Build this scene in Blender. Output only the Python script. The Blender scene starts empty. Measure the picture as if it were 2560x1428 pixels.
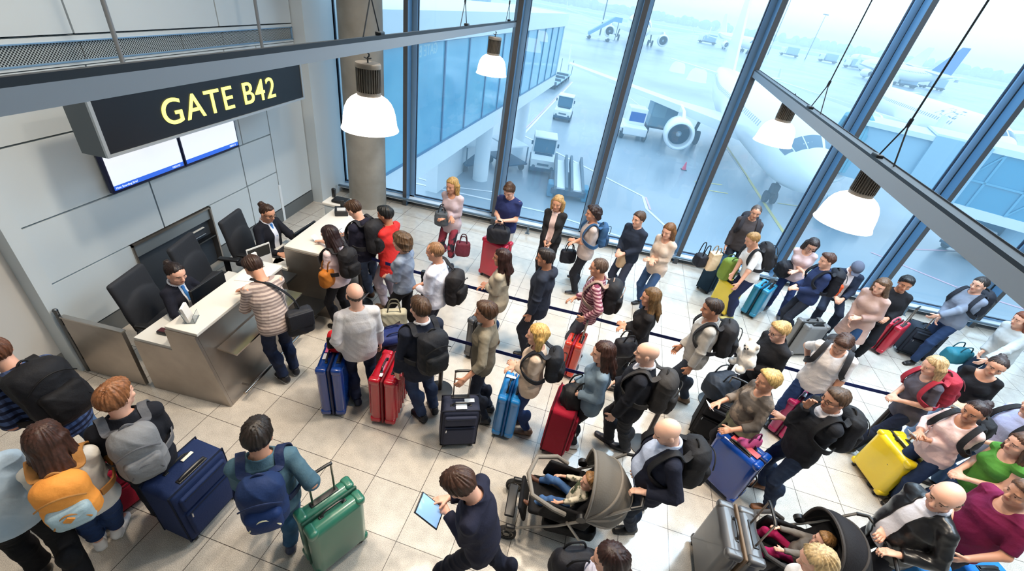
import bpy, bmesh, math, random
import numpy as np
from mathutils import Vector, Matrix
COL = bpy.context.scene.collection
rnd = random.Random(7)
R_ = math.radians

# ---------------------------------------------------------------- colours and materials
def lin(c):
    def f(u):
        u = u / 255.0
        return u / 12.92 if u <= 0.04045 else ((u + 0.055) / 1.055) ** 2.4
    return (f(c[0]), f(c[1]), f(c[2]), 1.0)

MATS = {}
def mat(name, col=(128, 128, 128), rough=0.6, metal=0.0, pat=None, col2=None, sc=1.0, bump=0.0, bsc=300.0, coat=0.0, emit=0.0, spec=0.5, trans=0.0, axis='Z'):
    key = (name, tuple(col), rough, metal, pat, col2, sc, bump, coat, emit, axis)
    if key in MATS: return MATS[key]
    m = bpy.data.materials.new(name); m.use_nodes = True
    nt = m.node_tree; N = nt.nodes; L = nt.links
    b = N['Principled BSDF']
    b.inputs['Base Color'].default_value = lin(col); b.inputs['Roughness'].default_value = rough
    b.inputs['Metallic'].default_value = metal; b.inputs['Coat Weight'].default_value = coat
    b.inputs['Specular IOR Level'].default_value = spec
    b.inputs['Transmission Weight'].default_value = trans
    if emit:
        b.inputs['Emission Color'].default_value = lin(col); b.inputs['Emission Strength'].default_value = emit
    tc = None
    def coord():
        nonlocal tc
        if tc is None: tc = N.new('ShaderNodeTexCoord')
        return tc.outputs['Object']
    def mix(fac, a, c):
        x = N.new('ShaderNodeMix'); x.data_type = 'RGBA'
        if isinstance(fac, float): x.inputs[0].default_value = fac
        else: L.new(fac, x.inputs[0])
        for s, v in ((6, a), (7, c)):
            if isinstance(v, tuple): x.inputs[s].default_value = v
            else: L.new(v, x.inputs[s])
        return x.outputs[2]
    def noise(s, det=3.0):
        n = N.new('ShaderNodeTexNoise'); n.inputs['Scale'].default_value = s; n.inputs['Detail'].default_value = det
        L.new(coord(), n.inputs['Vector']); return n.outputs['Fac']
    def ramp(v, p0, p1):
        r = N.new('ShaderNodeMapRange'); r.inputs[1].default_value = p0; r.inputs[2].default_value = p1
        L.new(v, r.inputs[0]); return r.outputs[0]
    def wave(ax, s, dist=0.0):
        w = N.new('ShaderNodeTexWave'); w.bands_direction = ax; w.inputs['Scale'].default_value = s
        w.inputs['Distortion'].default_value = dist; w.inputs['Detail Scale'].default_value = 2.0
        L.new(coord(), w.inputs['Vector']); return w.outputs['Fac']
    c1 = lin(col); c2 = lin(col2) if col2 else tuple(v * 0.6 for v in c1[:3]) + (1,)
    if pat == 'stripe':
        L.new(mix(ramp(wave(axis, sc, 0.6), 0.45, 0.6), c1, c2), b.inputs['Base Color'])
    elif pat == 'plaid':
        a = mix(ramp(wave('Z', sc), 0.55, 0.65), c1, c2)
        x = mix(ramp(wave('X', sc), 0.55, 0.65), a, c2)
        L.new(mix(0.5, a, x), b.inputs['Base Color'])
    elif pat == 'blotch':
        L.new(mix(ramp(noise(sc, 4), 0.48, 0.56), c1, c2), b.inputs['Base Color'])
    elif pat == 'soft':
        L.new(mix(ramp(noise(sc, 4), 0.3, 0.7), c1, c2), b.inputs['Base Color'])
    elif pat == 'hair':
        mp = N.new('ShaderNodeMapping'); mp.inputs['Scale'].default_value = (70, 70, 22)
        n = N.new('ShaderNodeTexNoise'); n.inputs['Scale'].default_value = 1.0; n.inputs['Detail'].default_value = 2
        L.new(coord(), mp.inputs[0]); L.new(mp.outputs[0], n.inputs['Vector'])
        L.new(mix(ramp(n.outputs['Fac'], 0.35, 0.65), c1, c2), b.inputs['Base Color'])
        bp = N.new('ShaderNodeBump'); bp.inputs['Strength'].default_value = 0.35; bp.inputs['Distance'].default_value = 0.006
        L.new(n.outputs['Fac'], bp.inputs['Height']); L.new(bp.outputs[0], b.inputs['Normal'])
    elif pat == 'skin':
        at = N.new('ShaderNodeAttribute'); at.attribute_name = 'tone'
        x = N.new('ShaderNodeMix'); x.data_type = 'RGBA'; x.blend_type = 'MULTIPLY'; x.inputs[0].default_value = 1.0
        x.inputs[6].default_value = c1; L.new(at.outputs['Color'], x.inputs[7]); L.new(x.outputs[2], b.inputs['Base Color'])
        b.inputs['Subsurface Weight'].default_value = 0.0
    if bump and pat != 'hair':
        n = N.new('ShaderNodeTexNoise'); n.inputs['Scale'].default_value = bsc; n.inputs['Detail'].default_value = 3
        L.new(coord(), n.inputs['Vector'])
        bp = N.new('ShaderNodeBump'); bp.inputs['Strength'].default_value = bump; bp.inputs['Distance'].default_value = 0.01
        L.new(n.outputs['Fac'], bp.inputs['Height']); L.new(bp.outputs[0], b.inputs['Normal'])
    MATS[key] = m
    return m

def cloth(col, pat=None, col2=None, sc=1.0, rough=0.85, axis='Z'):
    return mat('fabric', col, rough, 0, pat, col2, sc, bump=0.25, bsc=60.0, spec=0.25, axis=axis)

# ---------------------------------------------------------------- scene objects
def link(name, me, parent=None):
    o = bpy.data.objects.new(name, me); COL.objects.link(o)
    if parent is not None: o.parent = parent
    return o

def tag(o, label=None, cat=None, group=None, kind=None):
    if label: o['label'] = label
    if cat: o['category'] = cat
    if group: o['group'] = group
    if kind: o['kind'] = kind
    return o

def thing(name, label, cat, loc=(0, 0, 0), rz=0.0, group=None, M=None):
    o = bpy.data.objects.new(name, None); COL.objects.link(o)
    o.empty_display_size = 0.1
    if M is not None: o.matrix_world = M
    else:
        o.location = loc; o.rotation_euler = (0, 0, rz)
    return tag(o, label, cat, group)

def copy_tree(o, parent=None):
    c = o.copy(); COL.objects.link(c)
    if parent is not None: c.parent = parent
    for ch in [x for x in bpy.data.objects if x.parent == o]:
        copy_tree(ch, c)
    return c

def mesh_np(name, V, F, mats, parent=None, smooth=True, mi=None, sharp=None):
    me = bpy.data.meshes.new(name)
    V = np.asarray(V, np.float32); F = np.asarray(F, np.int32)
    n = len(F); k = F.shape[1] if n else 4
    me.vertices.add(len(V)); me.vertices.foreach_set('co', V.ravel())
    me.loops.add(n * k); me.loops.foreach_set('vertex_index', F.ravel())
    me.polygons.add(n); me.polygons.foreach_set('loop_start', np.arange(0, n * k, k, dtype=np.int32))
    me.update(calc_edges=True)
    for m in (mats if isinstance(mats, (list, tuple)) else [mats]): me.materials.append(m)
    if mi is not None: me.polygons.foreach_set('material_index', np.asarray(mi, np.int32))
    me.polygons.foreach_set('use_smooth', np.full(n, smooth, bool))
    me.update()
    return link(name, me, parent)

def perp(d):
    d = Vector(d).normalized()
    a = Vector((0, 0, 1)) if abs(d.z) < 0.9 else Vector((1, 0, 0))
    u = d.cross(a).normalized()
    return u, d.cross(u).normalized()

class MB:
    """collects boxes, bars and tubes and links them as one mesh"""
    def __init__(s): s.V = []; s.F = []; s.I = []; s.M = Matrix.Identity(4); s.mi = 0
    def at(s, M): s.M = M; return s
    def put(s, vs, fs):
        o = len(s.V); s.V += [tuple(s.M @ Vector(v)) for v in vs]
        s.F += [tuple(i + o for i in f) for f in fs]; s.I += [s.mi] * len(fs); return s
    def box(s, x0, x1, y0, y1, z0, z1):
        v = [(x, y, z) for x in (x0, x1) for y in (y0, y1) for z in (z0, z1)]
        return s.put(v, [(0, 1, 3, 2), (4, 6, 7, 5), (0, 4, 5, 1), (2, 3, 7, 6), (0, 2, 6, 4), (1, 5, 7, 3)])
    def hexa(s, v): return s.put(v, [(0, 3, 2, 1), (4, 5, 6, 7), (0, 1, 5, 4), (1, 2, 6, 5), (2, 3, 7, 6), (3, 0, 4, 7)])
    def rbox(s, c, size, r, n=3, taper=None):
        h = [x / 2 for x in size]; r = min(r, min(h) * 0.999)
        ts = [math.tan((1 - k / n) * math.pi / 4) for k in range(n + 1)]
        def axis(hh): return [-(hh - r) - r * t for t in ts] + [(hh - r) + r * t for t in reversed(ts)]
        idx = {}; vs = []; fs = []
        def vert(p):
            k = tuple(round(q, 6) for q in p)
            if k not in idx:
                inn = [max(-(h[i] - r), min(h[i] - r, p[i])) for i in range(3)]
                d = Vector([p[i] - inn[i] for i in range(3)])
                q = Vector(inn) + (d.normalized() * r if d.length > 1e-9 else d)
                if taper: q = Vector(taper(q))
                idx[k] = len(vs); vs.append((q.x + c[0], q.y + c[1], q.z + c[2]))
            return idx[k]
        for ax in range(3):
            u, v = [i for i in range(3) if i != ax]
            A = axis(h[u]); B = axis(h[v])
            for sg in (-1, 1):
                for i in range(len(A) - 1):
                    for j in range(len(B) - 1):
                        q = []
                        for a, b in ((i, j), (i + 1, j), (i + 1, j + 1), (i, j + 1)):
                            p = [0, 0, 0]; p[ax] = sg * h[ax]; p[u] = A[a]; p[v] = B[b]; q.append(vert(p))
                        if (sg > 0) == (ax != 1): fs.append(tuple(q))
                        else: fs.append(tuple(reversed(q)))
        return s.put(vs, fs)
    def tube(s, pts, r, n=10, closed=False, cap=True):
        pts = [Vector(p) for p in pts]; m = len(pts); vs = []; fs = []
        rs = r if isinstance(r, (list, tuple)) else [r] * m
        u = None
        for i, p in enumerate(pts):
            a = pts[i - 1] if (i > 0 or closed) else p; b = pts[(i + 1) % m] if (i < m - 1 or closed) else p
            d = (b - a).normalized()
            if u is None: u, w = perp(d)
            else:
                u = (u - d * u.dot(d)); u = u.normalized() if u.length > 1e-6 else perp(d)[0]
                w = d.cross(u)
            for k in range(n):
                t = 2 * math.pi * k / n; vs.append(p + (u * math.cos(t) + w * math.sin(t)) * rs[i])
        for i in range(m if closed else m - 1):
            j = (i + 1) % m
            for k in range(n):
                l = (k + 1) % n; fs.append((i * n + k, i * n + l, j * n + l, j * n + k))
        if cap and not closed:
            fs.append(tuple(reversed(range(n)))); fs.append(tuple((m - 1) * n + k for k in range(n)))
        return s.put(vs, fs)
    def cyl(s, a, b, r, n=20, r2=None): return s.tube([a, b], [r, r if r2 is None else r2], n)
    def ribbon(s, pts, nrm, w, t):
        pts = [Vector(p) for p in pts]; vs = []; fs = []; m = len(pts)
        for i, p in enumerate(pts):
            d = (pts[min(i + 1, m - 1)] - pts[max(i - 1, 0)]).normalized(); nn = Vector(nrm[i]); nn = (nn - d * nn.dot(d)).normalized(); b = d.cross(nn)
            for x, y in ((-1, 0), (1, 0), (1, 1), (-1, 1)): vs.append(p + b * (x * w / 2) + nn * (y * t))
        for i in range(m - 1):
            for k in range(4):
                l = (k + 1) % 4; fs.append((i * 4 + k, i * 4 + l, i * 4 + 4 + l, i * 4 + 4 + k))
        fs += [(3, 2, 1, 0), tuple((m - 1) * 4 + k for k in range(4))]
        return s.put(vs, fs)
    def lathe(s, prof, n=32, c=(0, 0, 0), ax='Z', caps=True):
        vs = []; fs = []; m = len(prof)
        for r, z in prof:
            for k in range(n):
                t = 2 * math.pi * k / n; x, y = r * math.cos(t), r * math.sin(t)
                p = (x, y, z) if ax == 'Z' else ((z, x, y) if ax == 'X' else (y, z, x))
                vs.append((p[0] + c[0], p[1] + c[1], p[2] + c[2]))
        for i in range(m - 1):
            for k in range(n):
                l = (k + 1) % n; fs.append((i * n + k, i * n + l, (i + 1) * n + l, (i + 1) * n + k))
        if caps: fs.append(tuple(reversed(range(n)))); fs.append(tuple((m - 1) * n + k for k in range(n)))
        return s.put(vs, fs)
    def prism(s, poly, z0, z1, plane='XY'):
        def P(a, b, c): return (a, b, c) if plane == 'XY' else ((a, c, b) if plane == 'XZ' else (c, a, b))
        n = len(poly)
        vs = [P(a, b, z0) for a, b in poly] + [P(a, b, z1) for a, b in poly]
        fs = [tuple(reversed(range(n))), tuple(range(n, 2 * n))] + [(i, (i + 1) % n, n + (i + 1) % n, n + i) for i in range(n)]
        return s.put(vs, fs)
    def ball(s, c, r, n=16, m=10):
        r = r if isinstance(r, (list, tuple)) else (r, r, r)
        vs = [(c[0], c[1], c[2] - r[2])]; fs = []
        for i in range(1, m):
            f = math.pi * i / m - math.pi / 2
            for k in range(n):
                t = 2 * math.pi * k / n; vs.append((c[0] + r[0] * math.cos(f) * math.cos(t), c[1] + r[1] * math.cos(f) * math.sin(t), c[2] + r[2] * math.sin(f)))
        vs.append((c[0], c[1], c[2] + r[2])); e = len(vs) - 1
        for k in range(n):
            l = (k + 1) % n; fs.append((0, 1 + l, 1 + k)); fs.append((e, e - n + k, e - n + l))
            for i in range(m - 2): fs.append((1 + i * n + k, 1 + i * n + l, 1 + (i + 1) * n + l, 1 + (i + 1) * n + k))
        return s.put(vs, fs)
    def build(s, name, mats, parent=None, smooth=True, ang=35, fixn=True):
        me = bpy.data.meshes.new(name); me.from_pydata(s.V, [], s.F)
        if fixn:
            bm = bmesh.new(); bm.from_mesh(me); bmesh.ops.recalc_face_normals(bm, faces=bm.faces); bm.to_mesh(me); bm.free()
        for m in (mats if isinstance(mats, (list, tuple)) else [mats]): me.materials.append(m)
        for p, i in zip(me.polygons, s.I): p.material_index = i; p.use_smooth = smooth
        if smooth: me.set_sharp_from_angle(angle=R_(ang))
        return link(name, me, parent)

# ---------------------------------------------------------------- soft bodies: distance fields turned into one mesh
I3 = np.eye(3)
def unit(v):
    v = np.asarray(v, float); return v / max(1e-9, np.linalg.norm(v))
class SDF:
    def __init__(s): s.ops = []
    def _add(s, fn, lo, hi, k, op): s.ops.append((fn, np.asarray(lo, float), np.asarray(hi, float), k, op)); return s
    def seg(s, a, b, ra, rb, side=(1, 0, 0), k=0.02, op='u', cap=None):
        a = np.asarray(a, float); b = np.asarray(b, float)
        wa, da = ra if isinstance(ra, (tuple, list)) else (ra, ra); wb, db = rb if isinstance(rb, (tuple, list)) else (rb, rb)
        L = max(1e-6, np.linalg.norm(b - a)); w = (b - a) / L
        sd = np.asarray(side, float); sd = sd - w * (sd @ w)
        if np.linalg.norm(sd) < 0.05: sd = np.array([0, 1.0, 0]) - w * w[1]
        sd = unit(sd); f = np.cross(w, sd)
        E = cap if cap else None
        def fn(X, Y, Z):
            x, y, z = X - a[0], Y - a[1], Z - a[2]
            q = x * w[0] + y * w[1] + z * w[2]; t = np.clip(q / L, 0, 1)
            qw = q - t * L; qs = x * sd[0] + y * sd[1] + z * sd[2]; qf = x * f[0] + y * f[1] + z * f[2]
            W = wa + (wb - wa) * t; D = da + (db - da) * t; e = E if E else np.minimum(W, D)
            k0 = np.sqrt((qs / W) ** 2 + (qf / D) ** 2 + (qw / e) ** 2) + 1e-6
            k1 = np.sqrt((qs / W ** 2) ** 2 + (qf / D ** 2) ** 2 + (qw / e ** 2) ** 2) + 1e-6
            return k0 * (k0 - 1) / k1
        m = max(wa, da, wb, db)
        return s._add(fn, np.minimum(a, b) - m, np.maximum(a, b) + m, k, op)
    def ell(s, c, rad, R=I3, k=0.02, op='u'):
        c = np.asarray(c, float); r = np.asarray(rad if hasattr(rad, '__len__') else (rad,) * 3, float); R = np.asarray(R)
        def fn(X, Y, Z):
            x, y, z = X - c[0], Y - c[1], Z - c[2]
            q = [x * R[0, i] + y * R[1, i] + z * R[2, i] for i in range(3)]
            k0 = np.sqrt(sum((q[i] / r[i]) ** 2 for i in range(3))) + 1e-6
            k1 = np.sqrt(sum((q[i] / r[i] ** 2) ** 2 for i in range(3))) + 1e-6
            return k0 * (k0 - 1) / k1
        e = np.sqrt(((R * r) ** 2).sum(1))
        return s._add(fn, c - e, c + e, k, op)
    def box(s, c, half, r=0.02, R=I3, k=0.01, op='u'):
        c = np.asarray(c, float); h = np.asarray(half, float) - r; R = np.asarray(R)
        def fn(X, Y, Z):
            x, y, z = X - c[0], Y - c[1], Z - c[2]
            q = [np.abs(x * R[0, i] + y * R[1, i] + z * R[2, i]) - h[i] for i in range(3)]
            return np.sqrt(sum(np.maximum(v, 0) ** 2 for v in q)) + np.minimum(np.maximum(np.maximum(q[0], q[1]), q[2]), 0) - r
        e = np.abs(R) @ np.asarray(half, float)
        return s._add(fn, c - e, c + e, k, op)
    def cut(s, n, c):
        """keep only what lies below the plane n.p = n.c"""
        n = unit(n); o = float(n @ np.asarray(c, float))
        return s._add(lambda X, Y, Z: X * n[0] + Y * n[1] + Z * n[2] - o, (-9,) * 3, (9,) * 3, 0.006, 'i')
    def fun(s, fn, op='i', k=0.01): return s._add(fn, (-9,) * 3, (9,) * 3, k, op)
    def grid(s, vox, wr=None):
        un = [o for o in s.ops if o[4] == 'u']
        lo = np.min([o[1] for o in un], 0) - 2.5 * vox; hi = np.max([o[2] for o in un], 0) + 2.5 * vox
        n = np.ceil((hi - lo) / vox).astype(int) + 1
        ax = [(lo[i] + vox * np.arange(n[i])).astype(np.float32) for i in range(3)]
        D = np.full(n, 0.3, np.float32)
        wrd = wr is None
        def wrinkle():
            X, Y, Z = ax[0][:, None, None], ax[1][None, :, None], ax[2][None, None, :]
            A, sd = wr
            r = 1 - np.abs(np.sin(9 * Z + 7 * X - 6 * Y + 2.4 * np.sin(6 * X + 7 * Y + 3 * Z + sd) + sd))
            q = 1 - np.abs(np.sin(21 * Z - 13 * X + 9 * Y + 2.2 * np.sin(11 * X - 8 * Y + 9 * Z + 3 * sd) + 2 * sd))
            w = .5 + .5 * np.sin(6 * X + 8 * Y - 7 * Z + 5 * sd)
            return (-A * (1.5 * r * r * w + 1.1 * q * q * (1 - w)) + .5 * A + A * .25 * np.sin(70 * X + 40 * Z) * np.sin(63 * Y - 35 * Z + sd)).astype(np.float32)
        for fn, l, h, k, op in s.ops:
            if op == 'i' and not wrd: D = D + wrinkle(); wrd = True
            m = k + 3 * vox
            i0 = np.maximum(0, np.floor((l - m - lo) / vox).astype(int)); i1 = np.minimum(n, np.ceil((h + m - lo) / vox).astype(int) + 1)
            if (i1 <= i0).any(): continue
            sl = tuple(slice(i0[i], i1[i]) for i in range(3))
            d = fn(ax[0][sl[0]][:, None, None], ax[1][sl[1]][None, :, None], ax[2][sl[2]][None, None, :]).astype(np.float32)
            e = D[sl]
            if op == 'u':
                hh = np.maximum(k - np.abs(e - d), 0) / k; D[sl] = np.minimum(e, d) - hh * hh * k * 0.25
            else:
                if op == 's': d = -d
                hh = np.maximum(k - np.abs(e - d), 0) / k; D[sl] = np.maximum(e, d) + hh * hh * k * 0.25
        if not wrd: D = D + wrinkle()
        return D, lo
    def mesh(s, vox, wr=None):
        D, lo = s.grid(vox, wr)
        return surfnets(D, lo, vox)

EDG = [(0, 1), (2, 3), (4, 5), (6, 7), (0, 2), (1, 3), (4, 6), (5, 7), (0, 4), (1, 5), (2, 6), (3, 7)]
def surfnets(D, org, h):
    D[0], D[-1], D[:, 0], D[:, -1], D[:, :, 0], D[:, :, -1] = 1, 1, 1, 1, 1, 1
    nx, ny, nz = D.shape; S = D < 0
    cs = [(i, j, k) for i in (0, 1) for j in (0, 1) for k in (0, 1)]
    cnt = sum(S[i:nx - 1 + i, j:ny - 1 + j, k:nz - 1 + k].astype(np.int8) for i, j, k in cs)
    act = (cnt > 0) & (cnt < 8); I = np.argwhere(act)
    v = [D[I[:, 0] + i, I[:, 1] + j, I[:, 2] + k] for i, j, k in cs]
    acc = np.zeros((len(I), 3)); num = np.zeros(len(I))
    for a, b in EDG:
        m = (v[a] < 0) != (v[b] < 0); t = np.where(m, v[a] / np.where(m, v[a] - v[b], 1), 0)
        pa = np.array(cs[a]); pb = np.array(cs[b])
        acc += m[:, None] * (pa + t[:, None] * (pb - pa)); num += m
    P = (I + acc / np.maximum(num, 1)[:, None]) * h + org
    vid = np.full(act.shape, -1, np.int64); vid[act] = np.arange(len(I)); Fs = []
    for ax in range(3):
        sa = [slice(None)] * 3; sb = [slice(None)] * 3; sa[ax] = slice(0, -1); sb[ax] = slice(1, None)
        E = np.argwhere(S[tuple(sa)] != S[tuple(sb)]); st = S[E[:, 0], E[:, 1], E[:, 2]]
        u, w = [(1, 2), (2, 0), (0, 1)][ax]
        q = []
        for du, dw in ((-1, -1), (0, -1), (0, 0), (-1, 0)):
            c = E.copy(); c[:, u] += du; c[:, w] += dw; q.append(vid[c[:, 0], c[:, 1], c[:, 2]])
        q = np.stack(q, 1); q[~st] = q[~st][:, ::-1]; Fs.append(q[(q >= 0).all(1)])
    return P, np.concatenate(Fs)

def soft(name, sdf, vox, m, parent=None, wr=None, mi=None):
    V, F = sdf.mesh(vox, wr)
    return mesh_np(name, V, F, m, parent, mi=None if mi is None else mi(V[F].mean(1)))

# ---------------------------------------------------------------- figures: joints in a local frame (+X right hand, +Y forward, +Z up)
import numpy as np, math
def rotm(ax, deg):
    c, s = math.cos(math.radians(deg)), math.sin(math.radians(deg))
    if ax == 'X': return np.array([[1, 0, 0], [0, c, -s], [0, s, c]])
    if ax == 'Y': return np.array([[c, 0, s], [0, 1, 0], [-s, 0, c]])
    return np.array([[c, -s, 0], [s, c, 0], [0, 0, 1]])
def vec(*a): return np.array(a, float)
def nrm(v): v = np.asarray(v, float); return v / max(1e-9, np.linalg.norm(v))
def ik(a, t, l1, l2, pole):
    d = t - a; L = np.linalg.norm(d); Lm = (l1 + l2) * 0.998
    if L > Lm: t = a + d * (Lm / L); d = t - a; L = Lm
    L = max(L, abs(l1 - l2) + 0.01); w = d / np.linalg.norm(d)
    x = (l1 * l1 - l2 * l2 + L * L) / (2 * L); h = math.sqrt(max(0, l1 * l1 - x * x))
    p = pole - w * (pole @ w); p = nrm(p) if np.linalg.norm(p) > 1e-4 else nrm(np.cross(w, vec(1, 0, 0)))
    return a + w * x + p * h, t
ARM = {  # hand targets for the right hand, for a 1.75 m figure
    'down': (.25, .06, .78), 'phone': (.04, .27, 1.15), 'fold': (.0, .215, 1.09), 'hold': (.06, .235, 1.04), 'front': (.05, .20, .93),
    'chin': (.04, .20, 1.44), 'strap': (.15, .17, 1.33), 'handle': (.30, -.12, .93), 'pull': (.27, -.30, .90), 'desk': (.14, .42, .86),
    'reach': (.16, .52, 1.08), 'push': (.16, .44, 1.03), 'pocket': (.21, .10, .88), 'swing': (.25, .22, .88), 'back': (.25, -.22, .86), 'lap': (.10, .34, .72), 'cross': (-.12, .24, 1.14)}
def skeleton(p):
    H = p.get('H', 1.75); s = H / 1.75; fem = p.get('sex', 'm') == 'f'; fat = p.get('fat', 0.0)
    J = dict(s=s, fem=fem)
    pz = p.get('pz', 0.93) * s
    sh = (.146 if fem else .166) + fat * .03
    P = vec(0, 0, pz)
    RL = rotm('Z', p.get('twist', 0)) @ rotm('Y', p.get('side', 0)) @ rotm('X', -p.get('lean', 2))
    RH2 = rotm('X', -p.get('lean', 2) * .5)
    up = lambda x, y, z: P + RL @ (vec(x, y, z - .93) * s)
    md = lambda x, y, z: P + RH2 @ (vec(x, y, z - .93) * s)
    J.update(P=P, RL=RL, pel=md(0, 0, .93), waist=md(0, .008, 1.08), chest=up(0, 0, 1.27), uch=up(0, -.012, 1.39), neck=up(0, -.018, 1.47))
    yw, pt = p.get('look', (0, 0)); rl = p.get('tilt', 0)
    RHd = RL @ rotm('Z', -yw) @ rotm('X', -pt) @ rotm('Y', rl)
    hs = (.55 + .45 * s) if s < .8 else (.80 + .25 * s)
    hs *= p.get('hsc', 1.0)
    J.update(RH=RHd, hs=hs, head=J['neck'] + RL @ vec(0, .012, .05) * s + RHd @ vec(0, .022, .105) * hs)
    for i, sg in ((0, -1), (1, 1)):
        S = up(sg * sh, -.012, 1.405)
        a = p.get('LR'[i], 'down')
        if isinstance(a, str): t = ARM[a]; t = vec(t[0] * sg, t[1], t[2]) * s; t[2] += pz - .93 * s
        elif a[0] == 'up': t = up(a[1] * sg, a[2], a[3])
        else: t = vec(*a)
        pole = vec(*p.get('pole' + 'LR'[i], (sg * .5, -.7, -.45)))
        E, Wr = ik(S, t - nrm(t - S) * 0.0, .285 * s, .25 * s, pole)
        d = nrm(Wr - E)
        J['S%d' % i], J['E%d' % i], J['W%d' % i], J['hd%d' % i] = S, E, Wr, d
    ft = p.get('feet', ((-.10, .02, -8), (.10, -.02, 8)))
    kp = p.get('knee', (0, 1, 0))
    for i, sg in ((0, -1), (1, 1)):
        hp = P + vec(sg * .09 * s, 0, -.02 * s)
        f = ft[i]; fz = f[3] if len(f) > 3 else 0.0
        ank = vec(f[0], f[1], .085 * s + fz)
        K, A = ik(hp, ank, .44 * s, .43 * s, vec(*kp) + vec(sg * .12, 0, 0))
        J['H%d' % i], J['K%d' % i], J['A%d' % i], J['fa%d' % i], J['fp%d' % i] = hp, K, A, f[2], (f[4] if len(f) > 4 else 0)
    return J

def hand(D, w, d, n, l, s, curl, k=.006):
    """palm, four fingers of their own lengths and a thumb; d along the hand, n out of the palm, l towards the thumb"""
    D.seg(w + d * .02 * s, w + d * .075 * s, (.030 * s, .018 * s), (.040 * s, .016 * s), side=l, k=.02)
    for i, (L, o) in enumerate(((.070, .030), (.080, .010), (.074, -.010), (.058, -.029))):
        p = w + d * (.092 - .004 * abs(i - 1)) * s + l * o * s; r = (.0088 - .0006 * (i == 3)) * s
        a = curl * .35; dd = nrm(d + l * o * 1.5)
        for j, f in enumerate((.46, .30, .24)):
            v = dd * math.cos(a) + n * math.sin(a); q = p + v * L * f * s
            D.seg(p, q, r, r * .9, k=k); p = q; r *= .9; a += curl * .75
    p = w + d * .028 * s + l * .030 * s; v = nrm(d * .75 + l * .62 + n * .3)
    for f in (.042, .032):
        q = p + v * f * s; D.seg(p, q, .0115 * s, .0095 * s, k=.012); p = q; v = nrm(v + n * .45 * curl + d * .35)

def head_sdf(D, J, bald=False):
    c, R, h = J['head'], J['RH'], J['hs']
    at = lambda x, y, z: c + R @ vec(x, y, z) * h
    e = lambda q, r, k=.02, op='u': D.ell(at(*q), np.array(r) * h, R, k, op)
    D.seg(J['neck'] - J['RL'] @ vec(0, .004, .03) * J['s'], at(0, -.028, -.055), (.060 if not J['fem'] else .051) * J['s'], (.056 if not J['fem'] else .047) * h, k=.03)
    e((0, -.012, .03), (.077, .099, .090), .02)
    e((0, .018, -.040), (.060, .070, .080), .03)
    e((0, .058, -.096), (.030, .026, .024), .03)
    e((0, .030, .030), (.066, .062, .062), .02)
    D.seg(at(-.036, .080, .024), at(.036, .080, .024), .011 * h, .011 * h, k=.014)
    for sg in (-1, 1):
        e((sg * .032, .094, .004), (.019, .012, .011), .01, 's')
        e((sg * .031, .073, .003), (.0135, .0135, .0115), .004)
        e((sg * .045, .060, -.028), (.022, .020, .020), .02)
        e((sg * .079, -.006, -.008), (.010, .020, .032), .008)
    D.seg(at(0, .086, .012), at(0, .106, -.028), .009 * h, .0135 * h, k=.012)
    e((-.011, .097, -.031), (.009, .010, .007), .006); e((.011, .097, -.031), (.009, .010, .007), .006)
    e((0, .083, -.058), (.024, .012, .0055), .006); e((0, .081, -.068), (.020, .012, .006), .006)

def tones(V, J, brow, stub=0.0):
    """flush, lips, brows and eyes as a tone that belongs to the skin"""
    q = (V - J['head']) @ J['RH'] / J['hs']; x, y, z = np.abs(q[:, 0]), q[:, 1], q[:, 2]
    T = np.ones((len(V), 4), np.float32)
    def put(m, c): T[m, :3] = c
    if stub: put((y > .0) & (z < -.045) & (z > -.125) & (y + .4 * x < .2) & (np.abs(q).max(1) < .16), (1 - stub, 1 - stub, 1 - stub * .9))
    put((((x / .026) ** 2 + ((z + .063) / .010) ** 2) < 1) & (y > .06), (.86, .52, .52))
    put((np.abs(x - .034) < .020) & (np.abs(z - .028 + (x - .03) ** 2 * 8) < .0055) & (y > .05), brow)
    put((((x - .031) / .014) ** 2 + ((z - .003) / .0075) ** 2 < 1) & (y > .05), (1.0, 1.05, 1.12))
    put((((x - .031) / .0062) ** 2 + ((z - .003) / .0068) ** 2 < 1) & (y > .05), (.10, .09, .09))
    return T

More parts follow.
